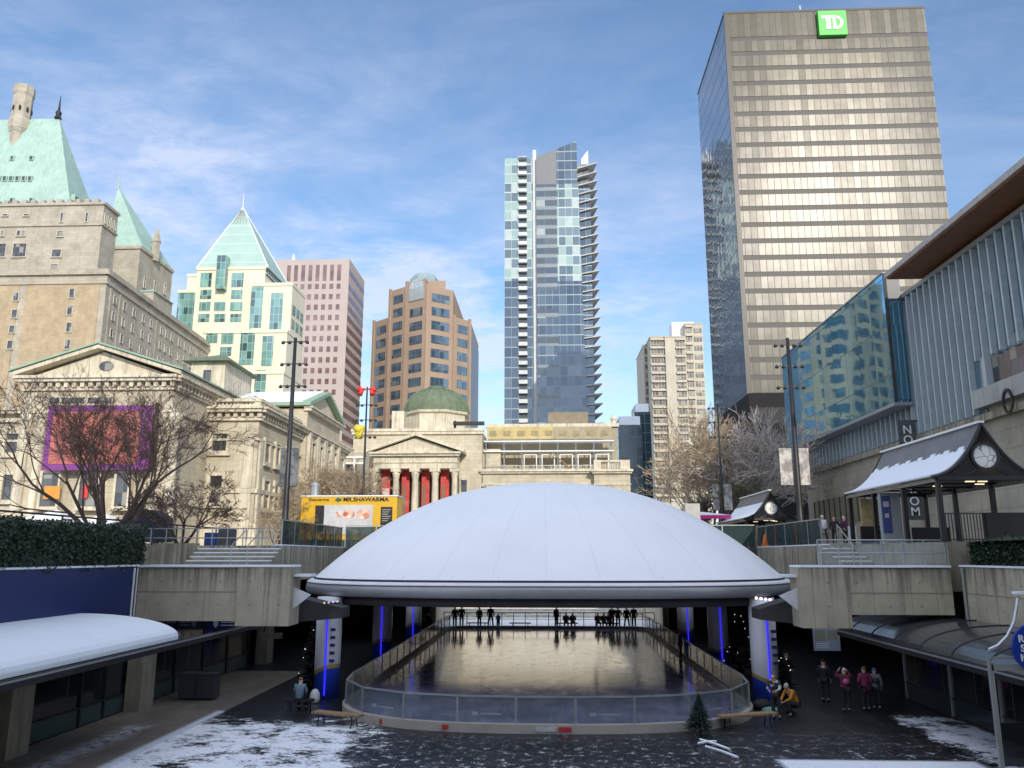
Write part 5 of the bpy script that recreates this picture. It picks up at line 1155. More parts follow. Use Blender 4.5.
# opening with terrace
a = MB(); a.box(XN-.02, XN+.08, Yn, ygl-.05, zP_, zO-.02); a.build('terrace_glass', MT['winglass'], st)
for y in (ygl-1.0, ygl-6.5, ygl-13): a = MB(); a.box(XN-.5, XN-.03, y-.35, y+.1, zP_, zO); a.build('terrace_column', MT['fin'], st)
a = MB(); a.box(XN-.62, XN+.05, Yn, ygl+.6, zQ, zP_); a.build('parapet_panel', stone('panel', (.46,.46,.42), (.42,.42,.39), 1.8, 1.6, mo=.03), st)
# upper glazed storey + roof
Xo = 28.2; zR = Px(887, 279.5, Xo).z; yR = Px(887, 279.5, Xo).y; Xi = 32.4
a = MB(); a.box(Xi, Xi+26, Yn, yR+1, ztopF, zR-.02); a.build('upper_wall', panes('upper_glass', [((.05,.06,.055), 1), ((.07,.08,.07), 1)], 2.2, 2.2, .1, (.10,.10,.09), .1, .15, .03), st)
a = MB(); a.box(29.42, Xi+27, yB0+.02, yR+9, ztopF+.26, zR-.03); a.build('dark_volume', paint('dark_steel', (.05,.06,.065), .4), st)  # plain dark volume filling the gap under the roof end
a = MB(); a.box(Xo, Xi+28, Yn, yR, zR, zR+.12); rf = a.build('soffit', plain('brown_soffit', (.20,.085,.035), .6, var=.15, scale=.8), st)
a = MB(); a.box(Xo-.15, Xi+28.2, Yn-.1, yR+.15, zR+.121, zR+.55); a.build('roof_edge', plain('roof_edge', (.42,.38,.34), .5), st)
# glass box
MT['bluebox'] = panes('blue_glass', [((.20,.50,.68), 3), ((.17,.46,.66), 2), ((.25,.56,.72), 1)], 3.4, 4.2, .06, (.08,.14,.16), .92, .03, .010)
MT['bluebox2'] = panes('blue_side_glass', [((.10,.30,.42), 1), ((.12,.34,.46), 1)], 1.4, 4.2, .05, (.10,.16,.18), .6, .05, .03, refl=.6)
gb = MB(); gb.box(29.2, XN-.46, yB0, Yf_+.1, zBb, zBt); gb.build('glass_box', MT['bluebox'], st)
gb = MB(); gb.box(29.42, XN-.46, yB0-.1, yB0-.01, zBb+.2, ztopF-.3); gb.build('glass_box_end', MT['bluebox2'], st)
gb = MB(); gb.box(29.3, XN-.46, yB0-.1, yB0-.01, ztopF-.29, zBt-.02); gb.build('end_panel', paint('dark_steel', (.05,.06,.065), .4), st)
gb = MB(); gb.box(29.12, XN-.4, yB0-.12, Yf_+.15, zBb-.3, zBb-.01); gb.box(29.12, XN-.4, yB0-.12, Yf_+.15, zBt+.01, zBt+.12); gb.build('box_frame', MT['grey'], st)
gb = MB(); gb.box(29.12, 29.4, yB0-.2, yB0-.11, zBb, zBt); gb.build('corner_post', MT['dark'], st)
# shutters in the stone base, cornice line, letters
ya, yb = Px(815, 500, XN).y, Px(865, 500, XN).y; z0, z1 = Px(840, 522, XN).z, Px(840, 497, XN).z
a = MB(); fc.box(a, Yf_-ya, Yf_-yb, max(LV+.1, z0), z1, -.05, .12); m_ = plain('olive_shutter', (.17,.16,.10), .6, var=.3, scale=2.5); a.build('shutter', m_, st)
for i in range(9): a = MB(); fc.box(a, Yf_-ya+(ya-yb)*i/9, Yf_-ya+(ya-yb)*i/9+.12, max(LV+.1, z0), z1, .12, .2); a.build('shutter_bar', MT['dark'], st)
a = MB(); fc.box(a, 0, Yf_-Yn, zbF-.6, zbF-.1, -.1, .35); a.build('ledge', MT['concrete'], st)
# vertical banner reading downward
ly = Px(911, 470, 30.0).y; bt = thing('vertical_banner', 'tall grey banner with white letters hanging off the right store wall', 'banner', (30, ly, LV))
zt = P(908, 420, ly).z; zb = P(916, 520, ly).z; bx = XP(911, 470, ly)
a = MB(); a.box(bx-.72, bx+.72, ly-.04, ly+.04, zb, zt); a.build('cloth', paint('banner_grey', (.085,.095,.10), .6), bt)
a = MB(); a.box(bx, XN+.1, ly-.03, ly+.03, zt-.12, zt-.02); a.box(bx, XN+.1, ly-.03, ly+.03, zb+.05, zb+.15); a.build('bracket', MT['black'], bt)
for i, ch in enumerate('NORDSTROM'): text(ch, .98, MT['white'], bt, (bx, ly-.06, zt-.85-i*(zt-zb-1.5)/8), name='letter', bold=.012)
# small lit logo right edge of stone
a = MB(); pp = Px(1017, 401, XN-.1); n = 20; v = [(XN-.75, pp.y+.62*math.cos(2*math.pi*i/n), pp.z+.85*math.sin(2*math.pi*i/n)) for i in range(n)]+[(XN-.75, pp.y+.45*math.cos(2*math.pi*i/n), pp.z+.65*math.sin(2*math.pi*i/n)) for i in range(n)]
v += [(x+.1, y, z) for x, y, z in v]
a.add(v, [(i, (i+1) % n, n+(i+1) % n, n+i) for i in range(n)]+[(2*n+i, 3*n+i, 3*n+(i+1) % n, 2*n+(i+1) % n) for i in range(n)]+[(i, 2*n+i, 2*n+(i+1) % n, (i+1) % n) for i in range(n)]+[(n+i, n+(i+1) % n, 3*n+(i+1) % n, 3*n+i) for i in range(n)]); a.build('round_emblem', MT['black'], st)
# ---- bank tower
YT = 165.0; xl, xr = XP(735.5, 200, YT), XP(947, 200, YT); zt = P(726, 14, YT).z; yb = Pz(697, 95, zt).y
tw = thing('bank_tower', 'tall bronze glass office tower with a green square logo at the top', 'building', (xl, YT, LV))
MT['bronze'] = plain('bronze_spandrel', (.048,.042,.036), .5, .0, var=.2, scale=.2, bump=0)
MT['bz1'] = panes('bronze_glass', [((.090,.081,.058), 4), ((.105,.094,.068), 3), ((.072,.065,.047), 2), ((.125,.113,.082), 1)], 1.42, 30, .11, (.055,.048,.038), .0, .30, .03, spec=.28)
MT['bz2'] = panes('bronze_glass_pale', [((.155,.14,.10), 4), ((.178,.16,.115), 3), ((.125,.113,.08), 2)], 1.42, 30, .11, (.085,.075,.057), .0, .30, .03, spec=.28)  # paler panes for the middle of the front
MT['tdw'] = panes('tower_side_glass', [((.10,.12,.15), 3), ((.085,.10,.13), 2), ((.12,.14,.17), 2)], 1.42, 3.9, .10, (.06,.07,.09), .75, .07, .02, mh=.5, refl=.5)
a = MB(); a.box(xl+.3, xr-.1, YT+.06, yb, LV, zt-.1); a.build('core', MT['bronze'], tw)
fr = Face((xl, YT), (xr, YT)); nf = 31; zf0 = P(840, 34, YT).z; fh = (zf0-P(840, 392, YT).z)/22.0; Wd = xr-xl
u1 = fr.u_of_px(778, 200); u2 = fr.u_of_px(897, 200)
fr.box(MB(), 0, 1, 0, 1, 0, 1)
a = MB(); fr.box(a, .9, Wd, zf0-.1, zt, -.3, .02); a.build('window_band', MT['bz1'], tw)
for i in range(nf):
    z1_ = zf0-i*fh-fh*.30; z0_ = zf0-(i+1)*fh
    if z0_ < LV: break
    for (ua, ub, mt_, nm) in ((.9, u1, 'bz1', 'window_band'), (u1, u2, 'bz2', 'window_band'), (u2, Wd, 'bz1', 'window_band')):
        if i in (0,) : mt_ = 'bz1'
        a = MB(); fr.box(a, ua+.002, ub-.002, z0_, z1_, -.32, .02); a.build(nm, MT[mt_], tw)
a = MB(); fr.box(a, -.1, .88, LV, zt, -.3, .05); a.build('corner_strip', paint('corner_black', (.03,.027,.025), .4), tw)
wf = Face((xl, yb), (xl, YT)); a = MB(); wf.box(a, 0, yb-YT-.4, LV, zt, -.28, .0); a.build('side_glass', MT['tdw'], tw)
a = MB(); a.box(xr-.09, xr+.02, YT+.05, yb, LV, zt); a.build('side_wall', MT['bronze'], tw)
a = MB(); fr.box(a, -.1, Wd+.1, zt, zt+.5, -(yb-YT), .1); a.build('parapet', MT['bronze'], tw)
lg = thing('logo_sign', 'green square logo sign at the top of the bronze tower', 'sign', (XP(832, 24, YT-.5), YT-.5, zt))
lg.parent = tw; lg.location = (0, 0, 0); del lg['category']; del lg['label']; ORG[lg.name] = ORG[tw.name]
xa_, xb_ = XP(818, 24, YT-.5), XP(846, 24, YT-.5); za_, zb_ = P(832, 36, YT-.5).z, P(832, 12, YT-.5).z
a = MB(); a.box(xa_, xb_, YT-1.0, YT+.0, za_, zb_); a.build('sign_box', paint('logo_green', (.05,.46,.05), .4, var=.02), lg)
cm_ = (xa_+xb_)/2; hz_ = (za_+zb_)/2; w_ = (xb_-xa_)
a = MB(); y0, y1 = YT-1.12, YT-1.01
a.box(cm_-w_*.40, cm_+w_*.10, y0, y1, hz_+w_*.17, hz_+w_*.28); a.box(cm_-w_*.25, cm_-w_*.08, y0, y1, hz_-w_*.27, hz_+w_*.168)
n = 14; vo_ = [(cm_-w_*.02, hz_-w_*.27)]+[(cm_+w_*.10+w_*.27*math.sin(math.pi*i/n), hz_-w_*.275*math.cos(math.pi*i/n)) for i in range(n+1)]+[(cm_-w_*.02+w_*.14, hz_+w_*.275)]
vi_ = [(cm_+w_*.11, hz_-w_*.16)]+[(cm_+w_*.13+w_*.13*math.sin(math.pi*i/n), hz_-w_*.165*math.cos(math.pi*i/n)) for i in range(n+1)]+[(cm_+w_*.11, hz_+w_*.165)]
vo_[0] = (cm_+w_*.0, hz_-w_*.275); vo_[-1] = (cm_+w_*.12, hz_+w_*.275); N_ = len(vo_)
v = [(x, y0, z) for x, z in vo_]+[(x, y0, z) for x, z in vi_]+[(x, y1, z) for x, z in vo_]+[(x, y1, z) for x, z in vi_]
f = []
for i in range(N_-1): f += [(i, i+1, N_+i+1, N_+i), (2*N_+i, 3*N_+i, 3*N_+i+1, 2*N_+i+1), (i, 2*N_+i, 2*N_+i+1, i+1), (N_+i, N_+i+1, 3*N_+i+1, 3*N_+i)]
a.add(v, f); a.box(cm_+w_*.0, cm_+w_*.11, y0+.01, y1, hz_-w_*.27, hz_+w_*.168); a.build('logo_letters', MT['white'], lg)
a = MB(); a.tube((XP(800, 8, YT+10), YT+10, zt), (XP(800, 8, YT+10), YT+10, zt+9), .12, n=5); a.build('antenna', MT['white'], tw)
# black podium
YP = 128; t = thing('black_podium', 'low black glass building behind the whitish trees', 'building', (XP(745, 450, YP), YP, LV))
x0 = XP(752, 450, YP); zt_ = P(765, 393, YP).z; a = MB(); a.box(x0, x0+24, YP, YP+28, LV, zt_); a.build('wall', paint('blackglass', (.010,.010,.011), .6, spec=.15), t)
for i in range(5): a = MB(); a.box(x0+.2, x0+23, YP-.06, YP-.002, LV+3+i*4.2, LV+5.6+i*4.2); a.build('window_band', paint('blackband', (.014,.014,.017), .5, spec=.2), t)
# ---- residential tower (pale)
YR = 400.0
t = thing('residential_tower', 'pale concrete residential tower with stacked bay windows', 'building', (XP(672, 420, YR), YR, LV))
MT['rconc'] = plain('pale_concrete', (.50,.46,.37), .8, var=.15, scale=.1, streak=True, dark=.75); MT['rglass'] = panes('bay_glass', [((.10,.085,.065), 3), ((.16,.14,.11), 2), ((.30,.27,.21), 1)], 1.6, 2.4, .12, (.45,.40,.32), 0, .15, .02)
segs = [(646, 653, 345, 8, 1), (653, 668, 337, 0, 2), (668, 678, 337, -1, 0), (678, 689, 337, 0, 2), (689, 697, 324, 2, 2), (697, 707, 324, 3, 1)]
zr = P(672, 337, YR).z; W = Windows(t, MT['rglass'])
for k, (a0, a1, pt, dy, w_) in enumerate(segs):
    Y = YR+dy*1.7; f_ = FF(a0, a1, 420, Y); zt_ = P((a0+a1)/2, pt, Y).z; a = MB(); f_.box(a, 0, f_.L, LV, zt_, -34, 0); a.build('wall', MT['rconc'], t)
    a = MB(); f_.box(a, -.2, f_.L+.2, zt_, zt_+.5, -34.1, .3); a.build('parapet', MT['rconc'], t)
    if w_:
        n_ = 24; h_ = (zt_-LV-3)/n_
        for i in range(n_):
            z = zt_-4.6-i*h_; W.add(f_, .5, f_.L-.5, z, z+2.6, o=.25, th=.3)
            if w_ == 2 and i % 1 == 0: a = MB()
W.done()
a = MB()
for (a0, a1, pt, dy, w_) in segs:
    if w_ != 2: continue
    Y = YR+dy*1.7; f_ = FF(a0, a1, 420, Y); zt_ = P((a0+a1)/2, pt, Y).z; h_ = (zt_-LV-3)/24
    for i in range(24): f_.box(a, .2, f_.L-.2, zt_-1.9-i*h_, zt_-1.0-i*h_, .0, 1.2)
tag(a.build('balcony_ledge', MT['rconc'], t), kind='stuff')
a = MB(); a.box(XP(672, 330, YR+8), XP(694, 330, YR+8), YR+8, YR+18, zr, P(680, 322, YR+8).z); a.build('penthouse', MT['white'], t)
# ---- dark glass offices
Yd = 285; MT['dteal'] = panes('dark_teal_glass', [((.02,.045,.06), 3), ((.03,.06,.08), 2), ((.015,.03,.045), 1)], 2.6, 3.6, .22, (.07,.11,.12), .1, .15, .02)
for (a0, a1, pt, Y, lb) in ((619, 643, 425, 285, 'dark teal glass office block with a snowy roof, left of the pale tower'), (636, 652, 412, 300, 'taller dark glass block close behind the pale residential tower')):
    f_ = FF(a0, a1, 460, Y); zt_ = P(a0, pt, Y).z; t = thing('glass_office', lb, 'building', (f_.A.x, Y, LV)); a = MB(); f_.box(a, 0, f_.L, LV, zt_, -20, 0); a.build('glass_wall', MT['dteal'], t)
    a = MB(); f_.box(a, .5, f_.L-.5, zt_+.01, zt_+3.2, -16, -.6); a.build('roof', MT['snow'], t)
# ---- slim glass tower in the centre
YS = 305.0; t = thing('glass_tower', 'slender blue green glass tower with a slanted top and finned balconies', 'building', (XP(550, 300, YS), YS, LV))
G1 = panes('green_panes', [((.30,.42,.38), 3), ((.12,.18,.22), 3), ((.45,.52,.48), 2), ((.05,.09,.13), 2)], 2.7, 4.05, .12, (.30,.36,.36), .2, .10, .03, mh=.5, refl=.3)
G2 = panes('dark_panes', [((.06,.085,.10), 4), ((.09,.12,.14), 2), ((.42,.47,.44), 1), ((.05,.08,.12), 2)], 5.4, 4.05, .08, (.10,.13,.15), .3, .10, .03, mh=1.5, refl=.3)
G3 = panes('blue_panes', [((.06,.10,.15), 3), ((.08,.13,.17), 2), ((.12,.17,.20), 1), ((.04,.07,.11), 2)], 2.7, 4.05, .10, (.16,.21,.24), .4, .07, .03, mh=.4, refl=.3)
fA = FF(504.5, 537, 300, YS); fB = FF(537, 586.5, 300, YS-2.5)
zA = P(520, 158, YS).z; zL, zRr = P(536, 157, YS-2.5).z, P(577, 141, YS-2.5).z
a = MB(); fA.box(a, .2, fA.L, LV, zA-.5, -24, -.2); a.build('core', paint('tower_core', (.06,.08,.10), .3), t)
zs = P(550, 285, YS).z; nfl = 42; fh = (zA-LV)/nfl
ub = fA.u_of_px(519, 300); uc = fA.u_of_px(527, 300); ud = fA.u_of_px(533.5, 300)
for i in range(nfl):
    z0_, z1_ = LV+i*fh, LV+(i+1)*fh-.003
    g_ = G1 if z0_ > zs else G3  # pale upper and blue lower reflections are put into the pane tints
    a = MB(); fA.box(a, 0, ub, z0_, z1_, -.19, 0); fA.box(a, uc, ud, z0_, z1_, -.19, 0); a.build('glazing_band', g_, t)
    a = MB(); fA.box(a, ub-.1, uc+.1, z0_, z0_+1.15, -.1, 1.3); fA.box(a, ub-.15, uc+.15, z1_-.35, z1_, -.1, 1.4); a.build('balcony', plain('balcony_white', (.55,.57,.56), .5) if 'balcony_white' not in bpy.data.materials else bpy.data.materials['balcony_white'], t)
a = MB(); fA.box(a, ud, fA.L+.02, LV, zA+3, -1, .9); a.build('white_pier', bpy.data.materials['balcony_white'], t)
# right volume: widening downward, slanted top
uM = fB.u_of_px(558, 300); nB = 44; utop = fB.u_of_px(576.5, 141); ubot = fB.u_of_px(590, 420); fhB = (zRr-LV)/nB
def uR(z): return ubot+(utop-ubot)*max(0, min(1, (z-LV)/(zRr-LV)))
zl_ = lambda u: zL+(zRr-zL)*u/max(utop, .1)
a = MB(); a.prism([fB.pt(0, 0, 0)[:2], fB.pt(utop, 0, 0)[:2], fB.pt(utop, 0, -22)[:2], fB.pt(0, 0, -22)[:2]], zL-22, zL-14, 0); 
for i in range(nB):
    z0_, z1_ = LV+i*fhB, LV+(i+1)*fhB-.003
    for (ua, ue0, ue1, gU, gD) in ((0, uM, uM, G2, G2 if False else G3), (uM, uR(z0_), uR(z1_), G1, G3)):
        if zl_(ua) < z1_ and False: continue
        tz = lambda u: min(z1_, max(z0_+.01, zl_(u)))
        A0, A1, B0, B1 = fB.pt(ua, z0_, 0), fB.pt(ue0, z0_, 0), fB.pt(ua, tz(ua), 0), fB.pt(ue1, tz(ue1), 0)
        if z0_ > zRr-19: continue
        v = [A0, A1, B1, B0]; v += [q+Vector((0, 20, 0)) for q in v]; a = MB(); a.add(v, [(0,1,2,3), (7,6,5,4), (0,4,5,1), (1,5,6,2), (2,6,7,3), (3,7,4,0)])
        top_ = z0_ > zRr-19; g_ = (G2 if ua == 0 and z0_ > zs-40 else gU) if z0_ > zs else (G2 if ua == 0 and i % 3 == 0 else gD)
        a.build('window_band', G3 if (top_ and ua > 0) else (paint('topgrey', (.16,.17,.18), .35) if top_ else g_), t)
    if i < nB-3 and i > 0:
        # wedge shaped balcony fins
        o_ = fB.u_of_px(598.5, 165)-utop if True else 0
        k_ = (z0_-LV)/(zRr-LV); ext = max(3.2, (fB.u_of_px(598, 200)-uR(z0_))*1.0)
        z_ = z1_-.5; r_ = 2.6*k_**1.5
        v = [fB.pt(uR(z0_)+.01, z_, .0), fB.pt(uR(z0_)+ext, z_+r_, 0), fB.pt(uR(z0_)+ext*.55, z_-.2, -14), fB.pt(uR(z0_)+.01, z_-.2, -16)]; v = [Vector(q) for q in v]; v += [q-Vector((0, 0, .5 if z_ else 0)) for q in v]
        v[5] = v[1]-Vector((0,0,.45)); a = MB(); a.add(v, [(0,1,2,3), (7,6,5,4), (0,4,5,1), (1,5,6,2), (2,6,7,3), (3,7,4,0)]); a.build('balcony_fin', plain('fin_grey', (.42,.41,.39), .6) if 'fin_grey' not in bpy.data.materials else bpy.data.materials['fin_grey'], t)
uq0, uq1 = fB.u_of_px(589.5, 200), fB.u_of_px(594.5, 420); A_ = [fB.pt(ubot-1, LV, -2.5), fB.pt(uq1, LV, -2.5), fB.pt(uq0, zRr-9, -2.5), fB.pt(utop-1, zRr-9, -2.5)]; A_ = [Vector(q) for q in A_]; A_ += [q+Vector((0, 10, 0)) for q in A_]
MB().add(A_, [(0,1,2,3), (7,6,5,4), (0,4,5,1), (1,5,6,2), (2,6,7,3), (3,7,4,0)]).build('side_wall', panes('side_panes', [((.10,.12,.13), 3), ((.22,.23,.23), 2), ((.07,.08,.09), 1)], 3, 4.1, .2, (.2,.2,.2), .1, .2, .02, mh=1.0), t)
zT = LV+(int((zRr-19-LV)/fhB)+1)*fhB
for (ua, ub_, mt_) in ((0, uM, paint('topgrey', (.16,.17,.18), .35)), (uM+.01, utop, G3)):
    v = [fB.pt(ua, zT, 0), fB.pt(ub_, zT, 0), fB.pt(ub_, zl_(ub_), 0), fB.pt(ua, zl_(ua), 0)]; v = [Vector(q) for q in v]; v += [q+Vector((0, 20, 0)) for q in v]
    MB().add(v, [(0,1,2,3), (7,6,5,4), (0,4,5,1), (1,5,6,2), (2,6,7,3), (3,7,4,0)]).build('crown_panel', mt_, t)
a = MB(); uu = uR(LV); a.prism([fB.pt(utop*.9, 0, -1)[:2], fB.pt(ubot+2.0, 0, -1)[:2], fB.pt(ubot+2.0, 0, -20)[:2], fB.pt(utop*.9, 0, -20)[:2]], LV, zRr-20); a.build('rear_volume', G3, t)
a = MB(); xx0, xx1 = fB.pt(fB.u_of_px(582, 160), 0, -6), fB.pt(fB.u_of_px(589, 160), 0, -6); a.prism([xx0[:2], xx1[:2], (xx1.x, xx1.y+8), (xx0.x, xx0.y+8)], zRr-24, zRr, top=[P(582, 155, YS).z, P(589, 146, YS).z, P(589, 146, YS).z, P(582, 155, YS).z]); a.build('penthouse', MT['white'], t)
# ---- brick octagonal tower
YBk = 262.0; t = thing('brick_tower', 'brown brick office tower with stepped shoulders and an arched glass front', 'building', (XP(424, 350, YBk), YBk, LV))
MT['bbrick'] = plain('salmon_brick', (.34,.25,.18), .8, var=.12, scale=.12, bump=0); MT['bglass'] = panes('office_glass', [((.06,.11,.16), 4), ((.09,.15,.20), 3), ((.16,.22,.25), 1), ((.04,.07,.10), 2)], 1.6, 3, .10, (.14,.15,.15), .3, .12, .03, refl=.4)
pts = [(371.5, 272, 320), (387, 266, 320), (403.5, 261, 288), (424, 256, 277), (452, 262, 288), (470, 268, 318), (476, 292, 322)]
tops = [320, 289, 281, 288, 319, 322]
def at_(px, Y, py=380): q = P(px, py, Y); return (q.x, q.y)
W = Windows(t, MT['bglass'])
for i in range(6):
    A, B = at_(pts[i][0], pts[i][1]), at_(pts[i+1][0], pts[i+1][1]); f_ = Face(A, B); px_ = (pts[i][0]+pts[i+1][0])/2; zt_ = P(px_, tops[i], (A[1]+B[1])/2).z
    if i < 5: a = MB(); a.prism([A, B, (B[0], 300), (A[0], 300)], LV, zt_); a.build('wall', MT['bbrick'], t)
    if i == 5:
        f_ = Face(A, (A[0], 300)); a = MB(); f_.box(a, .3, f_.L-.3, LV+4, zt_-6, .01, .15); a.build('side_glass', paint('bluegrey', (.20,.24,.30), .4), t); continue  # flat grey-blue stands in for the reflection on this side
    a = MB(); f_.box(a, 0, 1.0, LV, zt_+.6, -.2, .45); a.build('pier', MT['bbrick'], t)
    if i == 4: a = MB(); f_.box(a, f_.L-1.0, f_.L, LV, zt_+.6, -.2, .45); a.build('pier', MT['bbrick'], t)
    zz = zt_-5.2; step = 4.05*1.18
    if i == 2: zz = P(px_, 318, 260).z
    while zz > LV+2: W.add(f_, 2.2, f_.L-1.4, zz, zz+2.9, o=.12, th=.15); zz -= step
    if i == 2:
        z0_ = P(px_, 300, 258).z; n = 12; cu = f_.L/2+.3; rw = f_.L*.36; v = [f_.pt(cu-rw, z0_, .3), f_.pt(cu+rw, z0_, .3)]+[f_.pt(cu+rw*math.cos(math.pi*k/n), P(px_, 287, 258).z+rw*.9*math.sin(math.pi*k/n), .3) for k in range(n+1)]
        v2 = [q-f_.n*.5 for q in v]; N_ = len(v); a = MB(); a.add(v+v2, [tuple(range(N_)), tuple(range(N_, 2*N_))[::-1]]+[((k+1) % N_, k, N_+k, N_+(k+1) % N_) for k in range(N_)]); a.build('arched_window', panes('pale_arch', [((.42,.48,.50), 2), ((.50,.56,.56), 1)], 1.9, 2.4, .2, (.30,.32,.32), .2, .15, .02), t)
W.done()
cx_, cy_ = at_(424, 274, 300); zt_ = P(424, 279, 274).z; a = MB(); a.lathe((cx_, cy_, P(424, 290, 274).z), [(5.2, 0), (5.2, 3.4), (3.8, 5.2), (.2, 6.4)], 10); a.build('crown_roof', paint('crownblue', (.25,.33,.36), .5), t)
a = MB(); a.prism([at_(404, 268), at_(444, 268), at_(442, 290), at_(406, 290)], P(424, 300, 268).z, P(424, 281, 268).z); a.build('upper_block', MT['bbrick'], t)
# ---- pink tower
YPk = 248.0; fP = FF(272, 346.5, 330, YPk); zt_ = P(310, 259.5, YPk).z; xr_ = fP.B.x; ybk = Pz(361, 281, zt_).y
t = thing('pink_tower', 'pinkish granite office tower with a grid of square windows', 'building', (fP.A.x, YPk, LV))
MT['pink'] = plain('pink_granite', (.43,.36,.335), .7, var=.08, scale=.1, bump=0); MT['pglass'] = panes('pink_glass', [((.20,.12,.11), 3), ((.26,.165,.15), 2), ((.15,.09,.085), 1)], 2.0, 2.2, .0, (.3,.3,.3), .2, .2, .02)
a = MB(); a.box(fP.A.x, xr_, YPk, ybk, LV, zt_); a.build('wall', MT['pink'], t)
fS = Face((xr_, YPk), (xr_, ybk)); W = Windows(t, MT['pglass'])
us = [fP.u_of_px(p_, 330) for p_ in (285.5, 292.7, 300, 307.3, 314.6, 321.9, 329.2, 336.5)]
zr0 = P(310, 281, YPk).z; z1_ = P(310, 265, YPk).z; zr1 = P(310, 284, YPk).z; zr2 = P(310, 394, YPk).z; stp = (zr1-zr2)/10.4
for u in us: W.add(fP, u-.62, u+.62, zr0, z1_, o=.06)
rows = []
z = zr1
while z-1.9 > LV+30: rows.append(z); z -= stp
for z in rows:
    for u in us: W.add(fP, u-.62, u+.62, z-1.75, z, o=.06)
n = 13
for z in [zr0+4]+rows:
    for k in range(n): u = fS.L*(k+.5)/n; W.add(fS, u-.9, u+.9, z-1.75, z, o=.06)
W.done()
a = MB(); a.lathe((XP(294, 252, YPk+10), YPk+10, zt_), [(1.0, 0), (1.4, 1.5), (.7, 3.5), (.05, 6)], 8); a.build('roof_beacon', MT['white'], t)
# ---- pyramid roofed tower
YC = 180.0; t = thing('pyramid_tower', 'cream and teal glass tower under a pale green glass pyramid', 'building', (XP(235, 330, YC), YC, LV))
MT['cream'] = plain('cream_stone', (.68,.64,.50), .8, var=.10, scale=.2, bump=0)
MT['teal'] = panes('teal_glass', [((.20,.40,.36), 3), ((.27,.48,.43), 2), ((.04,.08,.09), 2), ((.12,.25,.25), 2)], 1.15, 1.9, .10, (.30,.48,.44), .3, .12, .03, refl=.4)
W = Windows(t, MT['teal'])
def blk(a0, a1, pt, Y, depth=22, py=320, mat='cream', cap=True):
    f_ = FF(a0, a1, py, Y); z_ = P((a0+a1)/2, pt, Y).z; a = MB(); f_.box(a, 0, f_.L, LV, z_, -depth, 0); a.build('wall', MT[mat], t)
    if cap: a = MB(); f_.box(a, -.15, f_.L+.15, z_-.5, z_+.25, -depth, .2); a.build('parapet', MT['cream'], t)
    return f_
fC = blk(193, 262, 268, 181); fL = blk(176, 193.5, 291, 184, mat='teal'); fLL = blk(184, 193.4, 275, 187); fR = blk(251, 290.5, 284, 178.6, 10); fD = blk(205, 288, 331, 175.6, 12)
fE = blk(222, 287, 372, 173.2, 14)
def ww(f_, a0, a1, y0, y1, py=320): W.add(f_, f_.u_of_px(a0, y1), f_.u_of_px(a1, y1), f_.z_of((a0+a1)/2, y1), f_.z_of((a0+a1)/2, y0), o=.1, th=.15)
for (a0, a1, y0, y1) in ((200,211,273,287),(200,211,290,299),(199,210,302,311),(198,209,314,322),(231,243,273,287),(231,242,290,299),(230,242,302,311),(230,241,314,322),(214,225,302,311),(214,225,314,322)): ww(fC, a0, a1, y0, y1)
for (a0, a1, y0, y1) in ((249,261,287,328),(269,281,293,333)): ww(fR, a0, a1, y0, y1)
for (a0, a1, y0, y1) in ((206,217,332,343),(221,233,333,344),(220,231,347,356),(239,253,331,365),(261,272,336,366)): ww(fD, a0, a1, y0, y1)
for (a0, a1, y0, y1) in ((235,246,372,379),(234,246,383,394),(254,265,370,394)): ww(fE, a0, a1, y0, y1)
a = MB(); f_ = fC; f_.box(a, f_.u_of_px(218, 290), f_.u_of_px(227, 290), f_.z_of(222, 291), f_.z_of(222, 258), -.5, 1.8); a.build('glass_bay', MT['teal'], t)
# side face grid
fS = Face((fR.B.x, 178.6), (fR.B.x, 188.6)); 
for r_ in range(17):
    z_ = fS.z_of(294, 306)-r_*3.35
    for k in range(3): W.add(fS, .8+k*3.1, 3.0+k*3.1, z_-2.3, z_, o=.08)
W.done()
xa0, xa1 = XP(196.5, 265, 181), XP(268, 268, 181); zb_ = P(235, 268, 181).z; zt_ = P(243, 206, 190).z; dpt = 20
cxp = P(243, 206, 191).x; cyp = 181+dpt/2
a = MB(); a.add([(xa0, 181, zb_), (xa1, 181, zb_), (xa1, 181+dpt, zb_), (xa0, 181+dpt, zb_), (cxp, cyp, zt_)], [(0,1,4), (1,2,4), (2,3,4), (3,0,4), (3,2,1,0)])
rf = a.build('pyramid_roof', panes('pyramid_glass', [((.34,.49,.42), 3), ((.37,.52,.45), 2)], 40, 3.0, .0, (.5,.62,.56), .05, .45, .01, mh=.14), t)
a = MB()
for c_ in ((xa0, 181), (xa1, 181), (xa1, 181+dpt)): a.tube((c_[0], c_[1], zb_), (cxp, cyp, zt_), .22, .15, n=5)
a.tube((cxp, cyp, zt_-.5), (cxp, cyp, zt_+4), .12, .03, n=5); a.build('hip_frame', MT['white'], rf)
a = MB(); k0 = .72
for k in range(7):
    q = k/6; b0 = Vector((xa0, 181, zb_)).lerp(Vector((cxp, cyp, zt_)), k0); b1 = Vector((xa1, 181, zb_)).lerp(Vector((cxp, cyp, zt_)), k0); a.tube(b0.lerp(b1, q)+Vector((0,-.15,0)), b0.lerp(b1, .5+(q-.5)*.15)+(Vector((cxp, cyp, zt_))-b0.lerp(b1, .5))*.85+Vector((0,-.15,0)), .09, n=4)
a.build('lattice', MT['grey'], rf)
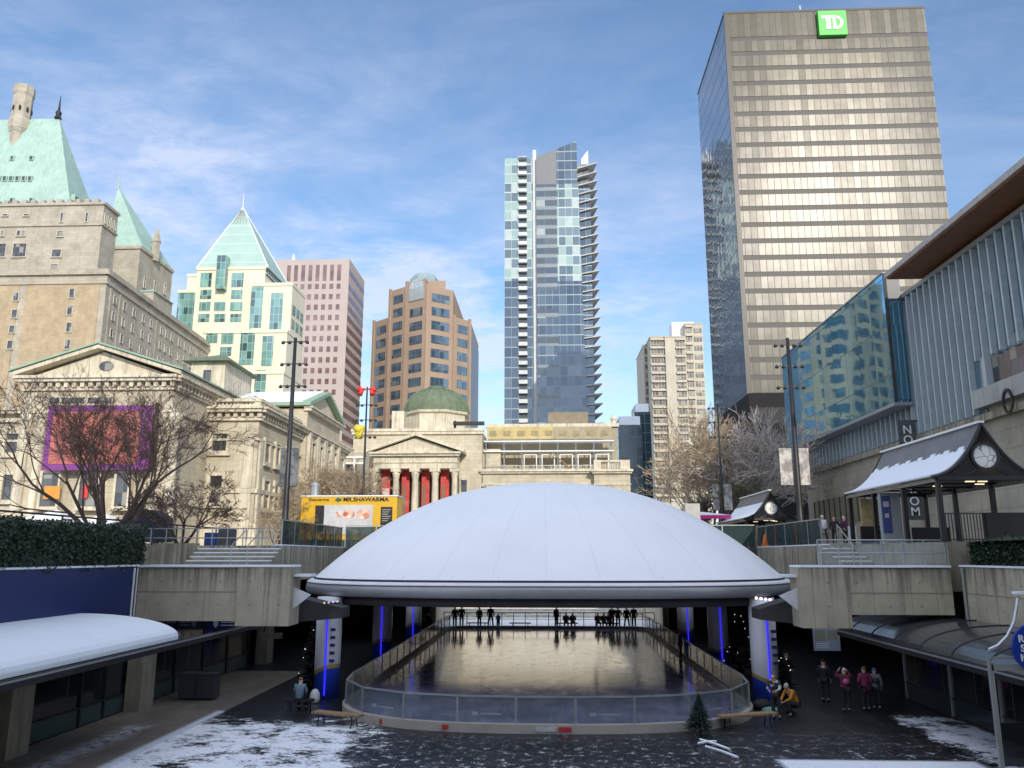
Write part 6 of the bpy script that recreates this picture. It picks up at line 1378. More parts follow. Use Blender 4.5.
a = MB(); a.box(xa0+.4, xa1-.3, 181.4, 199, zb_-1.6, zb_-.02); a.build('louvres', panes('louvre', [((.03,.04,.045), 1), ((.05,.06,.065), 1)], 1.2, 4, .25, (.5,.56,.52), 0, .4, 0), t)
for p_ in (262, 266, 270, 274, 277):
    pass
# ---- grand hotel
YH = 126.0; xR_ = XP(104, 308, YH); xL_ = XP(-90, 308, YH); zH = P(100, 272, YH).z
pb = Pz(208, 344.7, zH); t = thing('grand_hotel', 'stately stone and brick hotel with steep green copper roofs', 'building', (xR_, YH, LV))
F1 = Face((xL_, YH), (xR_, YH)); F2 = Face((xR_, YH), (pb.x, pb.y))
a = MB(); a.prism([(xL_, YH), (xR_, YH), (pb.x, pb.y), (xL_, pb.y)], LV, zH-.1); a.build('wall', MT['hstone'], t)
uq0, uq1 = F1.u_of_px(24, 308), F1.u_of_px(98, 308)
a = MB(); F1.box(a, uq0, uq1, LV, zH-2.2, -.1, .12); a.build('brick_panel', MT['hbrick'], t); a = MB(); F1.box(a, 0, F1.u_of_px(17, 308), LV, zH-2.2, -.1, .12); a.build('brick_panel', MT['hbrick'], t)
for F_, tt in ((F1, 'front'), (F2, 'side')): cor(F_, 0, F_.L, zH, [(-2.1, -1.7, .25), (-.5, -.1, .5), (-.1, .5, .3)], t, MT['hstone'])
W = Windows(t, MT['winglass'], frame=paint('sash', (.50,.47,.40), .7))
for (p_, y0, y1) in ((72, 289, 298), (70, 306, 315), (69, 323, 332), (67.5, 340, 349), (66, 357, 366), (16, 293, 301), (14.5, 310, 318), (12, 326, 333), (10, 341, 349)):
    u = F1.u_of_px(p_, y1); W.add(F1, u-.42, u+.42, F1.z_of(p_, y1), F1.z_of(p_, y0), o=.16, th=.3, fw_=.10, fo=.22)
zrow = [F1.z_of(p_, y) for p_, y in ((72, 298), (70, 315), (69, 332), (67.5, 349), (66, 366), (65, 383))]
for j, p_ in enumerate((113.5, 124, 134, 144, 152, 163, 168.5, 174, 182, 188, 194, 200)):
    u = F2.u_of_px(p_, 310)
    for z in zrow[:5]: W.add(F2, u-.42, u+.42, z, z+1.35, o=.05, th=.2, fw_=.08, fo=.14)
# pilaster strips and string courses on the side
a = MB()
for p_ in (109, 119, 158, 205): u = F2.u_of_px(p_, 310); F2.box(a, u-.25, u+.25, LV, zH-2.1, -.05, .12)
a.build('pilaster', MT['hstone'], t)
# setback stone tower
YU = 131.5; xu = XP(101, 235, YU); F3 = Face((xL_, YU), (xu, YU)); zU = P(95, 202.5, YU).z; pu = Pz(118.5, 213.5, zU); F4 = Face((xu, YU), (pu.x, pu.y))
a = MB(); a.prism([(xL_, YU), (xu, YU), (pu.x, pu.y), (xL_, pu.y)], zH-2, zU); a.build('upper_wall', MT['hstone'], t)
cor(F3, 0, F3.L, zU, [(-4.4, -4.0, .25), (-.5, .0, .3)], t, MT['hstone']); cor(F4, 0, F4.L, zU, [(-4.4, -4.0, .25), (-.5, .0, .3)], t, MT['hstone'])
a = MB()
for k in range(14): u = F3.u_of_px(-20+k*9, 203); F3.box(a, u-.55, u+.25, zU, zU+.7, -.8, .1)
a.build('merlon', MT['hstone'], t)
for (a0, a1, y0, y1) in ((12.5, 25.5, 244, 257), (-2, 5, 244, 257), (52, 61, 250, 257), (50.5, 58, 264.5, 271.5), (57.5, 63, 231.5, 236.5), (17, 20, 231, 236), (22, 25, 231, 236), (1, 4, 231, 236), (60.5, 62.5, 213, 222), (85.5, 87.5, 213, 222), (3, 8, 214.5, 216), (24, 29, 214.5, 216)):
    W.add(F3, F3.u_of_px(a0, y1), F3.u_of_px(a1, y1), F3.z_of(a0, y1), F3.z_of(a0, y0), o=.05, th=.2, fw_=.12, fo=.18)
for k in range(4): u = F4.L*(k+.6)/4.4; W.add(F4, u-.2, u+.2, F3.z_of(90, 222), F3.z_of(90, 213), o=.05, th=.2, fw_=.12, fo=.18)
a = MB(); 
for k in range(12):
    u = F3.u_of_px(1+3.3*k, 268); F3.box(a, u-.15, u+.15, zH-.2, zH+1.0, 0, .7)
a.build('corbel', MT['hstone'], t)
# copper roof
zb_ = zU+.3; Yr0 = 134.5; xbr = XP(71.5, 204, Yr0); pbk = Vector((XP(104, 216, 146.5), 146.5, 0)); ym_ = (Yr0+pbk.y)/2; zr_ = P(58, 118.5, ym_).z; xrr = XP(59.5, 118.5, ym_)
v = [(xL_, Yr0, zb_), (xbr, Yr0, zb_), (pbk.x, pbk.y, zb_), (xL_, pbk.y, zb_), (xL_, ym_, zr_), (xrr, ym_, zr_)]
MT['copper_'] = MT['copper']; rf = MB().add(v, [(0,1,5,4), (1,2,5), (2,3,4,5), (3,2,1,0)] + [(3,0,4)]).build('roof', MT['copper'], t)
a = MB(); a.tube((xrr-.3, ym_, zr_), (xrr-.3, ym_, zr_+5.0), .35, .04, n=6); a.lathe((xrr-.3, ym_, zr_), [(.7, 0), (.45, .6), (.6, 1.2), (.2, 1.8)], 8); a.build('finial', MT['black'], rf)
F5 = Face((xL_, Yr0), (xbr, Yr0))
def on_slope(px, py):   # point of the front slope under a pixel
    n_ = (Vector(v[1])-Vector(v[0])).cross(Vector(v[5])-Vector(v[0])); d = ray(px, py); s = (Vector(v[0])-EYE).dot(n_)/d.dot(n_); return EYE+d*s
for (px, py, w_, h_) in [(5.5+6.3*k, 179.5, 1.0, 1.1) for k in range(-2, 5)]+[(12.5, 159, 1.0, 1.0), (32, 159, 1.0, 1.0), (12.5, 201, .9, .9), (32, 201, .9, .9)]:
    p = on_slope(px, py); a = MB(); a.box(p.x-w_*.42, p.x+w_*.42, p.y-.35, p.y+.5, p.z-h_*.4, p.z+h_*.6); dm = a.build('dormer', MT['copper'], rf); a = MB(); a.box(p.x-w_*.28, p.x+w_*.28, p.y-.37, p.y-.351, p.z-h_*.3, p.z+h_*.45); a.build('pane', MT['winglass'], dm)
for k in range(6):
    q = (k+.8)/7; p = Vector(v[1]).lerp(Vector(v[2]), .06+q*.5).lerp(Vector(v[5]), .10); a = MB(); a.box(p.x-.2, p.x+.55, p.y-.5, p.y+.5, p.z-.2, p.z+1.3); dm = a.build('dormer', MT['copper'], rf); a = MB(); a.box(p.x+.551, p.x+.57, p.y-.3, p.y+.3, p.z, p.z+1.0); a.build('pane', MT['winglass'], dm)
YCH = ym_-.3; pc = P(22, 110, YCH); zc0 = zU+2; zc1 = P(24.5, 88, YCH).z; h_ = zc1-zc0
a = MB(); a.lathe((pc.x, YCH, zc0), [(1.55, 0), (1.5, h_*.62), (2.0, h_*.66), (2.0, h_*.72), (1.75, h_*.74), (1.75, h_*.92), (1.95, h_*.94), (1.9, h_)], 8); ch = a.build('chimney', MT['hstone'], t)
for k in range(8): an = 2*math.pi*(k+.5)/8; a = MB(); a.lathe((pc.x+1.7*math.cos(an), YCH+1.7*math.sin(an), zc0+h_*.79), [(.16, 0), (.2, .1), (.2, .8), (.05, 1.0)], 6); a.build('flue_opening', MT['black'], ch)
# second pavilion
YQ = 158.0; x0, x1 = XP(104, 250, YQ), XP(139, 262, YQ); zq = P(125, 247, YQ).z
a = MB(); a.box(x0, x1, YQ, YQ+15, LV, zq); a.build('pavilion_wall', MT['hstone'], t); fq = Face((x0, YQ), (x1, YQ)); fq2 = Face((x1, YQ), (x1, YQ+15)); cor(fq, 0, fq.L, zq, [(-.5, .2, .3)], t, MT['hstone']); cor(fq2, 0, fq2.L, zq, [(-.5, .2, .3)], t, MT['hstone'])
ap = P(118.5, 187, YQ+7); a = MB(); a.add([(x0-1, YQ+.4, zq), (x1+.3, YQ+.4, zq), (x1+.3, YQ+15, zq), (x0-1, YQ+15, zq), (ap.x, YQ+7, ap.z)], [(0,1,4), (1,2,4), (2,3,4), (3,0,4), (3,2,1,0)]); rq = a.build('roof', MT['copper'], t)
a = MB(); a.tube((ap.x, YQ+7, ap.z-.6), (ap.x, YQ+7, ap.z+4), .3, .03, n=6); a.build('finial', MT['copper'], rq)
pt_ = P(141, 262, YQ+5); a = MB(); a.lathe((x1+.2, YQ+6, zq-1), [(.9, 0), (.9, 4.2), (1.1, 4.4), (.04, 8.0)], 6); a.build('pinnacle', MT['hstone'], t)
for k, p_ in enumerate((134, 139.5, 145)): u = fq2.L*(.2+k*.3); W.add(fq2, u-.35, u+.35, fq2.z_of(p_, 281), fq2.z_of(p_, 281)+2.2, o=.05, th=.2, fw_=.12, fo=.18)
W.done()
x0, x1 = XP(126, 290, 148), XP(158, 300, 148); a = MB(); a.box(x0, x1-1, 148, 156, LV, P(140, 292, 148).z); pw_ = a.build('attic_bay', MT['hstone'], t); a = MB(); a.add([(x0, 147.8, P(140, 292, 148).z), (x1-.6, 147.8, P(140, 292, 148).z), (x1-.6, 156, P(140, 292, 148).z), (x0, 156, P(140, 292, 148).z), ((x0+x1)/2, 152, P(136, 283, 148).z)], [(0,1,4), (1,2,4), (2,3,4), (3,0,4), (3,2,1,0)]); a.build('bay_roof', MT['copper'], pw_)
# ---- gallery, left wing
YG = 73.0; xg = XP(256, 470, YG); xgl = -80; zc = P(232, 413, YG).z; zp = P(232, 398.5, YG).z
t = thing('gallery_wing', 'neoclassical stone gallery wing with a green edged pediment and hanging banner', 'building', (xg, YG, LV))
G0 = Face((xgl, YG), (xg, YG)); G1_ = Face((xg, YG), (xg, 110))
a = MB(); a.box(xgl, xg, YG, 112, LV, zc); a.build('wall', MT['cstone'], t)
def dent(F_, z, par, step=.75, lim=60):
    a = MB(); u = .2
    while u < F_.L: F_.box(a, u, u+step*.5, z-.45, z, -.05, .45); u += step
    return a.build('dentils', MT['cstone2'], par)
uvis = G0.L-22
for F_ in (G0, G1_):
    cor(F_, 0, F_.L, zc, [(-2.6, -2.4, .18), (-.75, -.46, .3), (.0, .28, .75), (.282, .5, .95)], t, MT['cstone2']); 
Fv = Face((xg-22, YG), (xg, YG)); dent(Fv, zc, t); dent(G1_, zc, t)
for F_ in (Fv, G1_):
    a = MB(); F_.box(a, 0, F_.L, zc+.5, zc+.8, -.6, .05); F_.box(a, 0, F_.L, zp-.3, zp, -.6, .1)
    u = 0
    while u < F_.L: F_.box(a, u, u+1.3, zc+.8, zp-.3, -.55, .03); u += 5.5
    a.build('parapet', MT['cstone2'], t)
    u = 0
    a = MB()
    while u < F_.L-5.4:
        for k in range(11): c_ = F_.pt(u+1.5+k*.37, zc+.8, -.25); a.lathe(c_, [(.07, 0), (.12, .25), (.05, (zp-zc-1.1)*.7), (.09, zp-zc-1.1)], 6)
        u += 5.5
    a.build('balusters', MT['cstone2'], t)
W = Windows(t, MT['winglass'], frame=MT['cstone2'])
def gw(F_, a0, a1, y0, y1, fo=.22): W.add(F_, F_.u_of_px(a0, y1), F_.u_of_px(a1, y1), F_.z_of((a0+a1)/2, y1), F_.z_of((a0+a1)/2, y0), o=-.0+.03, th=.1, fw_=.28, fo=fo)
gw(G0, 212.5, 226.5, 434, 451); gw(G0, 209, 221, 476, 503); gw(G0, 6, 18, 434, 453); gw(G0, 2, 14, 475, 500)
for (a0, a1) in ((263, 268), (274, 278), (285.5, 288.5)): gw(G1_, a0, a1, 441+(a0-263)*.35, 462+(a0-263)*.3); gw(G1_, a0-1.5, a1-1.5, 481+(a0-263)*.25, 508)
a = MB(); 
for F_ in (Fv, G1_):
    F_.box(a, 0, F_.L, zc-7.4, zc-7.0, -.05, .22); F_.box(a, 0, F_.L, LV, LV+2.2, -.05, .3)
    for u in ((F_.L-1.3, F_.L-.3) if F_ is Fv else (.3, 1.3)),: F_.box(a, u[0], u[1], LV+2.2, zc-7.42, -.05, .19); F_.box(a, u[0], u[1], zc-6.98, zc-2.6, -.05, .19)
a.build('string_course', MT['cstone2'], t)
# portico block
YO = 65.0; xo0, xo1 = XP(17, 374, YO), XP(179, 374, YO); zo = P(100, 378, YO).z; za = P(100, 344.5, YO).z
a = MB(); a.box(xo0+.5, xo1-.5, YO+.4, YG+6, LV, zo-.3); a.build('portico_wall', MT['cstone'], t)
FO = Face((xo0+.5, YO+.4), (xo1-.5, YO+.4)); FO2 = Face((xo1-.5, YO+.4), (xo1-.5, YG+6))
cor(FO, 0, FO.L, zo, [(-2.9, -2.6, .2), (-1.0, -.7, .25), (-.3, -.05, .7), (-.048, .2, .9)], t, MT['cstone2']); cor(FO2, 0, FO2.L, zo, [(-2.9, -2.6, .2), (-1.0, -.7, .25), (-.3, -.05, .7), (-.048, .2, .9)], t, MT['cstone2'])
dent(FO, zo-.3, t, .7); dent(FO2, zo-.3, t, .7)
xm = (xo0+xo1)/2
a = MB(); a.add([(xo0+.6, YO+.6, zo+.2), (xo1-.6, YO+.6, zo+.2), (xm, YO+.6, za-.5), (xo0+.6, YG+8, zo+.2), (xo1-.6, YG+8, zo+.2), (xm, YG+8, za-.5)], [(0,1,2), (5,4,3), (0,3,4,1), (1,4,5,2), (2,5,3,0)]); a.build('tympanum', MT['cstone2'], t)
def rake(x0, x1, xm, z0, z1, ya, yb, th, mat, name, par, ov=.5):
    for s, xe in ((-1, x0), (1, x1)):
        A = Vector((xe, 0, z0)); B = Vector((xm, 0, z1)); v = [(A.x, ya, A.z), (B.x, ya, B.z), (B.x, ya, B.z+th), (A.x, ya, A.z+th), (A.x, yb, A.z), (B.x, yb, B.z), (B.x, yb, B.z+th), (A.x, yb, A.z+th)]
        f = [(0,1,2,3), (7,6,5,4), (0,4,5,1), (1,5,6,2), (2,6,7,3), (3,7,4,0)]
        if s > 0: f = [q[::-1] for q in f]
        MB().add(v, f).build(name, mat, par)
rake(xo0-.3, xo1+.3, xm, zo+.2, za-.35, YO-.3, YG+8, .34, MT['cstone2'], 'raking_cornice', t)
MT['cedge'] = plain('copper_edge', (.26,.38,.28), .7, var=.2, scale=.6)
rake(xo0-.5, xo1+.5, xm, zo+.55, za+.0, YO-.5, YG+8, .16, MT['cedge'], 'roof', t)
a = MB(); n = 18; zo_ = P(103, 364.5, YO).z; x_ = XP(103, 364, YO); vv = [(x_+.62*math.cos(2*math.pi*i/n), YO+.5, zo_+.42*math.sin(2*math.pi*i/n)) for i in range(n)]; vv += [(x, y+.12, z) for x, y, z in vv]; a.add(vv, [tuple(range(n)), tuple(range(n, 2*n))[::-1]]+[((i+1) % n, i, n+i, n+(i+1) % n) for i in range(n)]); a.build('oval_window', MT['winglass'], t)
for p_ in (22, 38, 158, 172):
    x = XP(p_, 440, YO); a = MB(); a.lathe((x, YO+.3, LV+2.4), [(.52, 0), (.5, .3), (.45, .4), (.38, zo-LV-6.3), (.55, zo-LV-5.9), (.5, zo-LV-5.4)], 16); a.build('column', MT['cstone2'], t, smooth=True)
a = MB(); FO.box(a, 0, FO.L, LV, LV+2.4, -.1, .6); a.build('plinth', MT['cstone2'], t)
for (a0, a1, y0, y1) in ((50, 60, 398, 404), (62, 85, 398, 404), (88, 112, 398, 404)): W.add(FO, FO.u_of_px(a0, y1), FO.u_of_px(a1, y1), FO.z_of(a0, y1), FO.z_of(a0, y0), o=.05, fw_=.1)
for (a0, a1, y0, y1) in ((44, 60, 474, 507), (82, 100, 472, 507), (118, 130, 474, 507)): W.add(FO, FO.u_of_px(a0, y1), FO.u_of_px(a1, y1), FO.z_of(a0, y1), FO.z_of(a0, y0), o=.62, th=.2, fw_=.2, fo=.7)
W.done()
# hipped attic
x0, x1 = XP(191, 370, 84), XP(225, 370, 84); za0 = P(210, 362, 84).z; a = MB(); a.box(x0, x1, 84, 92, zc-1, za0); at2 = a.build('attic', MT['cstone2'], t); a = MB(); a.add([(x0-.8, 83.2, za0), (x1+.8, 83.2, za0), (x1+.8, 92.8, za0), (x0-.8, 92.8, za0), ((x0+x1)/2, 88, P(209, 350, 86).z)], [(0,1,4), (1,2,4), (2,3,4), (3,0,4), (3,2,1,0)]); a.build('attic_roof', MT['copper2'], at2)
a = MB(); a.box(XP(203, 380, 84), XP(210.5, 380, 84), 83.95, 84, P(206, 381, 84).z, P(206, 370, 84).z); a.build('attic_window', MT['winglass'], at2)
# east gabled bay
xe = xg+.55; ye0, ye1 = 86.0, 100.0; ze = Px(301, 404, xe).z; zap = ze+2.5
a = MB(); a.box(xe-14, xe, ye0, ye1, LV, ze); a.build('bay_wall', MT['cstone'], t); FE = Face((xe, ye0), (xe, ye1)); cor(FE, 0, FE.L, ze, [(-2.6, -2.4, .18), (-.3, 0, .5), (.002, .2, .7)], t, MT['cstone2'])
ym = (ye0+ye1)/2; a = MB(); a.add([(xe-.2, ye0-.4, ze+.2), (xe-.2, ye1+.4, ze+.2), (xe-.2, ym, zap+.1), (xe-16, ye0-.4, ze+.2), (xe-16, ye1+.4, ze+.2), (xe-16, ym, zap+.1)], [(0,1,2), (5,4,3), (0,3,4,1), (1,4,5,2), (2,5,3,0)]); a.build('gable', MT['cstone2'], t)
for s in (0, 1):
    ya_ = ye0-.7 if s == 0 else ye1+.7; v = [(xe+.5, ya_, ze+.2), (xe+.5, ym, zap+.25), (xe-16, ym, zap+.25), (xe-16, ya_, ze+.2)]; v += [(x, y, z+.4) for x, y, z in v]; f = [(0,1,2,3), (7,6,5,4), (0,4,5,1), (1,5,6,2), (2,6,7,3), (3,7,4,0)]
    MB().add(v, f if s == 0 else [q[::-1] for q in f]).build('gable_roof', MT['cedge'], t)
    v = [(x-.9 if i in (0, 1, 4, 5) else x, y, z+.41) for i, (x, y, z) in enumerate(v[:4]+v[:4])]; v = [(x, y, z+(.12 if i > 3 else 0)) for i, (x, y, z) in enumerate(v)]
    MB().add(v, f if s == 0 else [q[::-1] for q in f]).build('roof_snow', MT['snow'], t)
W = Windows(t, MT['winglass'], frame=MT['cstone2'])
for u in (2.4, 5.5, 8.6, 11.6): W.add(FE, u-.55, u+.55, ze-7.2, ze-3.6, o=.03, fw_=.22, fo=.25); W.add(FE, u-.5, u+.5, LV+2.6, LV+5.2, o=.03, fw_=.22, fo=.25)
W.done()
a = MB()
for u in (.8, 3.95, 7.05, 10.1, 13.2): FE.box(a, u-.35, u+.35, LV+5.8, ze-2.6, -.05, .35)
a.build('pilaster', MT['cstone2'], t)
# hanging art banner (plain abstract cloth)
x0, x1 = XP(45, 440, YO-.9), XP(151, 440, YO-.9); z0_, z1_ = P(98, 470, YO-.9).z, P(98, 405.5, YO-.9).z
t = thing('art_banner', 'huge purple framed orange red banner hung on the gallery behind the big tree', 'banner', ((x0+x1)/2, YO-.9, z0_)); a = MB(); a.box(x0, x1, YO-.92, YO-.86, z0_, z1_); a.build('cloth', paint('banner_purple', (.20,.045,.22), .7), t)
m = NT('banner_art'); c_ = m.noise(m.pos(), .9, 6, .75, sx=(1, 1, .8)); m2_ = m.noise(m.pos(), 3.0, 5, .8); MT['art'] = m.fin(m.mix(m.rng(m2_, .42, .6), m.mix(m.rng(c_, .38, .62), (.40,.075,.10), (.46,.17,.08)), (.42,.13,.13)), .7)
a = MB(); a.box(x0+.5, x1-1.0, YO-.95, YO-.925, z0_+.5, z1_-.5); a.build('artwork', MT['art'], t)
a = MB(); a.box(x1+.1, x1+.3, YO-.92, YO-.6, z0_-.2, z1_+.2); a.build('support_pole', MT['black'], t)
for (a0, a1, y0, y1, col, lb) in ((44, 60, 486, 499, (.65,.28,.05), 'small orange poster low on the gallery behind the big tree'), (82, 88, 484, 498, (.55,.05,.04), 'narrow red poster low on the gallery behind the big tree')):
    a = MB(); a.box(XP(a0, 490, YO-.5), XP(a1, 490, YO-.5), YO-.5, YO-.45, P(a0, y1, YO-.5).z, P(a0, y0, YO-.5).z); tag(a.build('poster', paint('post%.2f' % col[1], col, .6)), lb, 'poster')
# ---- gallery, temple front with dome
YM = 110.0; t = thing('gallery_rotunda', 'stone gallery temple front with columns, pediment and green dome', 'building', (XP(415, 470, YM), YM, LV))
x0, x1 = XP(353, 450, YM+3), XP(482, 450, YM+3); zt_ = P(415, 431, YM+3).z; fb = Face((x0, YM+3), (x1, YM+3))
a = MB(); a.box(x0, x1, YM+3, YM+26, LV, zt_); a.build('wall', MT['cstone'], t); cor(fb, 0, fb.L, zt_, [(-.5, -.1, .35), (-.1, .3, .5)], t, MT['cstone2'])
x2 = XP(503, 450, YM+5); zw = P(495, 446, YM+5).z; a = MB(); a.box(x1, x1+2.5, YM+5, YM+26, LV, P(486, 449, YM+5).z); a.build('wall', MT['cstone'], t)
p0, p1 = XP(367, 453, YM-1), XP(463, 453, YM-1); zc_ = P(415, 453, YM-1).z; zap = P(415, 434, YM-1).z
fpp = Face((p0+.8, YM-.6), (p1-.8, YM-.6)); zent = P(415, 468, YM-1).z
a = MB(); a.box(p0+.8, p1-.8, YM-.6, YM+3, zent, zc_-.1); a.build('entablature', MT['cstone2'], t); cor(fpp, 0, fpp.L, zc_, [(-.4, -.1, .5), (-.1, .15, .8)], t, MT['cstone2']); cor(fpp, 0, fpp.L, zent+.9, [(-.15, .1, .15)], t, MT['cstone2'])
xm = (p0+p1)/2; a = MB(); a.add([(p0+.6, YM-.4, zc_+.15), (p1-.6, YM-.4, zc_+.15), (xm, YM-.4, zap-.4), (p0+.6, YM+4, zc_+.15), (p1-.6, YM+4, zc_+.15), (xm, YM+4, zap-.4)], [(0,1,2), (5,4,3), (0,3,4,1), (1,4,5,2), (2,5,3,0)]); a.build('tympanum', MT['cstone2'], t)
rake(p0-.1, p1+.1, xm, zc_+.12, zap-.2, YM-1.2, YM+4, .4, MT['cstone2'], 'raking_cornice', t)
yc = YM+.1
for a0, a1 in ((370, 378), (392, 399.5), (411, 419), (431, 439), (451, 458)):
    x = XP((a0+a1)/2, 490, yc); r = (XP(a1, 490, yc)-XP(a0, 490, yc))*.46; h_ = zent-LV-.8
    a = MB(); a.lathe((x, yc, LV+.6), [(r*1.3, 0), (r*1.25, .35), (r*1.02, .5), (r, h_*.33), (r*.84, h_-1.2), (r*.9, h_-1.1), (r*1.05, h_-.6), (r*1.35, h_-.25)], 18); cl_ = a.build('column', MT['cstone2'], t, smooth=True); a = MB(); a.box(x-r*1.4, x+r*1.4, yc-r*1.4, yc+r*1.4, LV+.6+h_-.25, zent-.002); a.build('capital', MT['cstone2'], cl_)
a = MB(); a.box(p0, p1, YM-1.5, YM+3, LV, LV+.6); a.build('plinth', MT['cstone2'], t)
a = MB(); a.box(XP(377, 480, YM+2.9), XP(459, 480, YM+2.9), YM+2.9, YM+2.99, LV+1, zent-.3); a.build('recess', paint('recess', (.10,.085,.06), .8), t)
red = paint('red_cloth', (.52,.055,.045), .6, var=.3, scale=1.2)
for k, (a0, a1) in enumerate(((380, 391), (400, 410.5), (420, 430.5), (439, 450))):
    xa_, xb_ = XP(a0+1.5, 490, YM+1.6), XP(a1-1, 490, YM+1.6); a = MB(); a.box(xa_, xb_, YM+1.6, YM+1.64, LV+1.5, P(400, 469.5, YM+1.6).z)
    b_ = tag(a.build('red_banner', red), ('red banner with pale print between the first two temple columns from the left', 'red hanging banner between the second and third temple columns', 'red hanging banner between the third and fourth temple columns', 'red hanging banner between the last two temple columns on the right')[k], 'banner', 'red banners between the gallery columns')
    a = MB(); 
    if k == 0: a.box(xa_+.1, xb_-.1, YM+1.57, YM+1.595, LV+6, LV+8.5); a.build('printed_band', paint('redpale', (.6,.45,.42), .6), b_)
    else: a.box(xa_+.15, xa_+.6, YM+1.57, YM+1.595, LV+2, LV+9); a.build('printed_band', paint('redolive', (.20,.13,.08), .6), b_)
W = Windows(t, MT['winglass'], frame=MT['cstone2']); fw1 = Face((x1-3, YM+3), (x1, YM+3)); W.add(fb, fb.u_of_px(461, 485), fb.u_of_px(467, 485), P(464, 492, YM+3).z, P(464, 480, YM+3).z, o=.03, fw_=.15); W.done()
# drum and dome
cyd = YM+14; xc = XP(436.5, 415, cyd); rd = (XP(470, 415, cyd)-XP(403, 415, cyd))/2*1.0; zd0 = zt_; zd1 = P(436, 409, cyd-rd).z
a = MB(); a.lathe((xc, cyd, zd0), [(rd*1.02, 0), (rd*1.02, .8), (rd*.95, .82), (rd*.95, zd1-zd0-.5), (rd*1.03, zd1-zd0-.35), (rd*1.05, zd1-zd0)], 8, a0=R(22.5)); a.build('drum', MT['cstone2'], t)
hd_ = P(436, 389, cyd).z-zd1; a = MB(); a.lathe((xc, cyd, zd1), [(rd*.98*math.cos(q)**.9 if q < 1.3 else rd*.3, hd_*math.sin(q)) for q in [R(i) for i in (0, 12, 24, 36, 48, 60, 72)]]+[(rd*.3, hd_*.97), (rd*.26, hd_*1.0), (rd*.26, hd_*1.06), (.05, hd_*1.1)], 24); dm = a.build('dome', MT['copper2'], t, smooth=False)
a = MB()
for k in range(24):
    an = 2*math.pi*k/24; a.path([(xc+(rd*.99*math.cos(q)**.9)*math.cos(an), cyd+(rd*.99*math.cos(q)**.9)*math.sin(an), zd1+hd_*math.sin(q)+.05) for q in [R(i) for i in (2, 20, 38, 56, 70)]], .09, 4)
a.build('ribs', MT['copper2'], dm)
x = XP(398, 415, YM+7); a = MB(); a.box(x-.9, x+.9, YM+7, YM+9, zt_, P(398, 411, YM+7).z); a.build('chimney', MT['cstone2'], t)
a = MB(); a.box(XP(453, 421, YM+4), XP(484, 421, YM+4), YM+4, YM+5, P(460, 424.5, YM+4).z, P(460, 421.5, YM+4).z); a.tube((XP(455, 421, YM+4.5), YM+4.5, zt_), (XP(455, 421, YM+4.5), YM+4.5, P(455, 421, YM+4.5).z), .2, n=6); a.build('roof_gantry', MT['black'], t)
# ---- gallery right range and scaffold
YW = 113.0; x0, x1 = x1+.1, XP(629, 480, YW); t = thing('gallery_range', 'low stone range right of the gallery dome with a balustrade end pavilion', 'building', ((x0+x1)/2, YW, LV))
zt2 = P(550, 471, YW).z; fr_ = Face((x0, YW), (x1, YW)); a = MB(); a.box(x0, x1, YW, YW+28, LV, zt2); a.build('wall', MT['cstone'], t)
cor(fr_, 0, fr_.L, zt2, [(-1.9, -1.75, .15), (-.35, -.1, .4), (-.1, .2, .65)], t, MT['cstone2'])
fe_ = FF(594, 630, 470, YW-1.2); zt3 = P(610, 471, YW-1.2).z; a = MB(); fe_.box(a, 0, fe_.L, LV, zt3, -6, 0); a.build('pavilion', MT['cstone'], t); cor(fe_, 0, fe_.L, zt3, [(-1.9, -1.75, .15), (-.35, -.1, .4), (-.1, .2, .65)], t, MT['cstone2'])
zz = P(610, 460, YW-1.2).z; a = MB(); fe_.box(a, 0, 1.0, zt3+.2, zz, -.6, .1); fe_.box(a, fe_.L-1.3, fe_.L, zt3+.2, zz, -.6, .1); fe_.box(a, 1, fe_.L-1.3, zz-.25, zz-.02, -.5, .05)
for k in range(8): a.lathe(fe_.pt(1.25+k*.33, zt3+.2, -.2), [(.06, 0), (.11, .3), (.05, zz-zt3-.6), (.08, zz-zt3-.45)], 6)
a.build('balustrade', MT['cstone2'], t)
W = Windows(t, MT['winglass'], frame=MT['cstone2'])
for p_ in (484, 497.5, 511, 525): W.add(fr_, fr_.u_of_px(p_-3, 490), fr_.u_of_px(p_+3, 490), P(p_, 500, YW).z, P(p_, 486.5, YW).z, o=.03, fw_=.15)
W.done()
xs0, xs1 = XP(488, 435, YW+5), XP(617, 435, YW+5); zs1 = P(550, 424, YW+5).z; a = MB(); a.box(xs0, xs1, YW+5, YW+22, zt2+.2, zs1); ab = a.build('attic_storey', plain('attic_tan', (.36,.31,.21), .8, var=.2, scale=.3), t)
a = MB(); fx = Face((xs0, YW+5), (xs1, YW+5)); fx.box(a, -.3, fx.L+.3, zs1-.5, zs1, -1, .4); a.build('attic_cornice', MT['cstone2'], ab)
a = MB(); a.box(XP(548, 415, YW+14), XP(588, 415, YW+14), YW+14, YW+20, zs1, P(570, 412, YW+14).z); a.build('roof_plant', plain('tan', (.24,.20,.14), .8), ab); a = MB(); a.lathe((XP(613.5, 420, YW+6), YW+6, zs1), [(.5, 0), (.35, .5), (.5, .9), (.1, 1.6)], 8); a.build('urn', MT['cstone2'], ab)
t = thing('scaffold', 'white scaffold with ochre sheeting along the roof right of the gallery dome', 'scaffold', ((xs0+xs1)/2, YW+1, zt2))
Ysc = YW+1.6; u0, u1 = XP(486, 450, Ysc), XP(612, 450, Ysc); zA_, zB_, zC_ = P(550, 441, Ysc).z, P(550, 451, Ysc).z, P(550, 469, Ysc).z
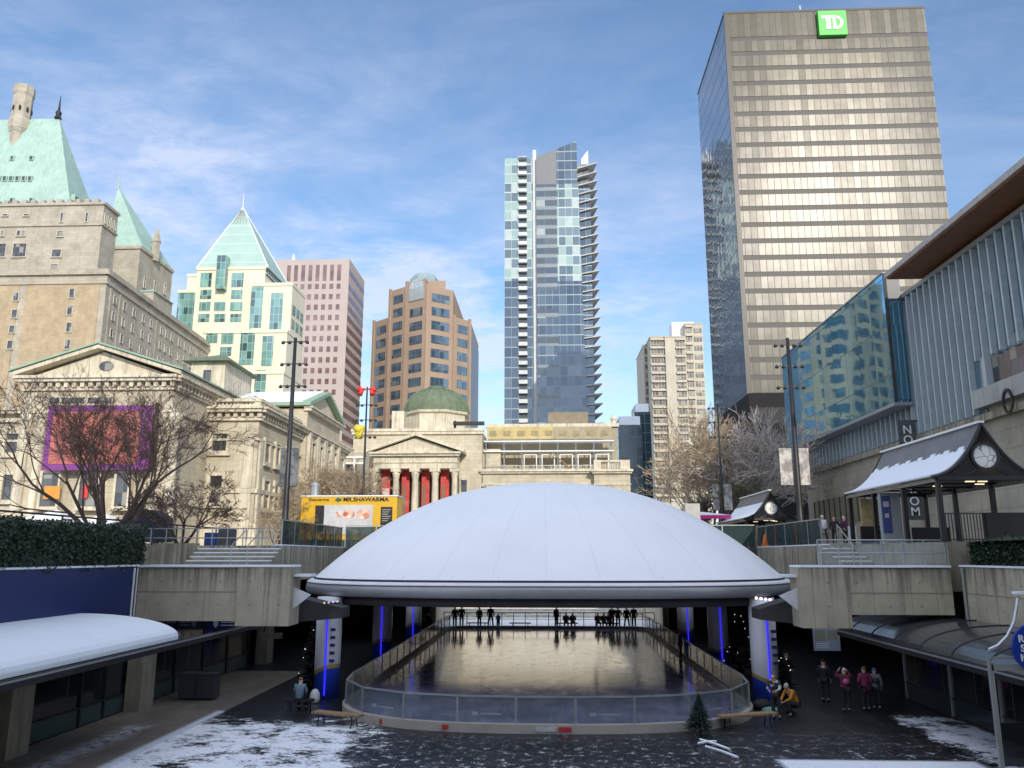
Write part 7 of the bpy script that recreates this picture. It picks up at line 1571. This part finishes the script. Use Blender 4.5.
for k in range(8):
    x = u0+(u1-u0)*k/7
    for y in (Ysc, Ysc+1.8): a = MB(); a.tube((x, y, zt2+.2), (x, y, zA_+.3), .07, n=5); a.build('pole', MT['steel'], t)
for z in (zA_, zB_): a = MB(); a.box(u0-.3, u1+.3, Ysc-.1, Ysc+1.9, z-.08, z+.08); a.build('deck', MT['white'], t)
a = MB(); a.box(u0-.3, u1+.3, Ysc-.03, Ysc+.03, zt2+.9, zt2+1.0); a.box(u0, u1, Ysc-.03, Ysc+.03, zt2+.5, zt2+.55); a.build('guard_rail', MT['steel'], t)
for k in (2, 3, 4, 5, 6): 
    x = u0+(u1-u0)*k/7; a = MB(); a.box(x+.25, x+.38, Ysc+.5, Ysc+.6, zt2+.2, zB_-.5); a.box(x+2.0, x+2.13, Ysc+.5, Ysc+.6, zt2+.2, zB_-.5); a.box(x+.25, x+2.13, Ysc+.5, Ysc+.6, zB_-.5, zB_-.38); a.build('white_frame', MT['white'], t)
a = MB(); a.tube((u0+(u1-u0)*.52, Ysc-.1, zB_-.1), (u0+(u1-u0)*.68, Ysc-.1, zt2+.3), .1, n=5); a.build('brace', MT['wood'], t)
zS = P(550, 424.5, Ysc).z
for (pa, pb_, col, nm) in ((487, 553, (.50,.40,.18), 'ochre_sheet'), (553.3, 612, (.36,.31,.20), 'brown_sheet')):
    a = MB(); a.box(XP(pa, 435, Ysc), XP(pb_, 435, Ysc), Ysc+.1, Ysc+.18, zA_+.35, zS-.3); a.build('sheeting', plain(nm, col, .8, var=.25, scale=1.2), t)
for k in range(9): a = MB(); x = u0+(u1-u0)*(k+.5)/9; a.box(x-.5, x+.5, Ysc+.04, Ysc+.09, zA_+.8, zA_+1.5); a.build('sheet_panel', plain('sheet_dk', (.30,.25,.15), .8) if 'sheet_dk' not in bpy.data.materials else bpy.data.materials['sheet_dk'], t)
# white frame building bit left of the temple front
x0, x1 = XP(343, 470, 104), XP(364, 470, 104); t = thing('glazed_frame', 'white framed tall windows between the twiggy trees and the temple front', 'window', (x0, 104, LV))
a = MB(); a.box(x0, x1, 104.4, 107, LV, P(355, 452, 104).z); a.build('wall', MT['cstone'], t)
for k in range(3):
    xx = x0+(x1-x0)*k/2; a = MB(); a.box(xx-.12, xx+.12, 104.2, 104.39, LV, P(355, 457, 104).z); a.build('frame', MT['white'], t)
for z in (457, 463, 492): zz = P(355, z, 104).z; a = MB(); a.box(x0, x1, 104.21, 104.38, zz-.12, zz+.12); a.build('frame', MT['white'], t)
a = MB(); a.box(x0+.13, x1-.13, 104.3, 104.38, LV, P(355, 464, 104).z); a.build('glass', MT['winglass'], t)
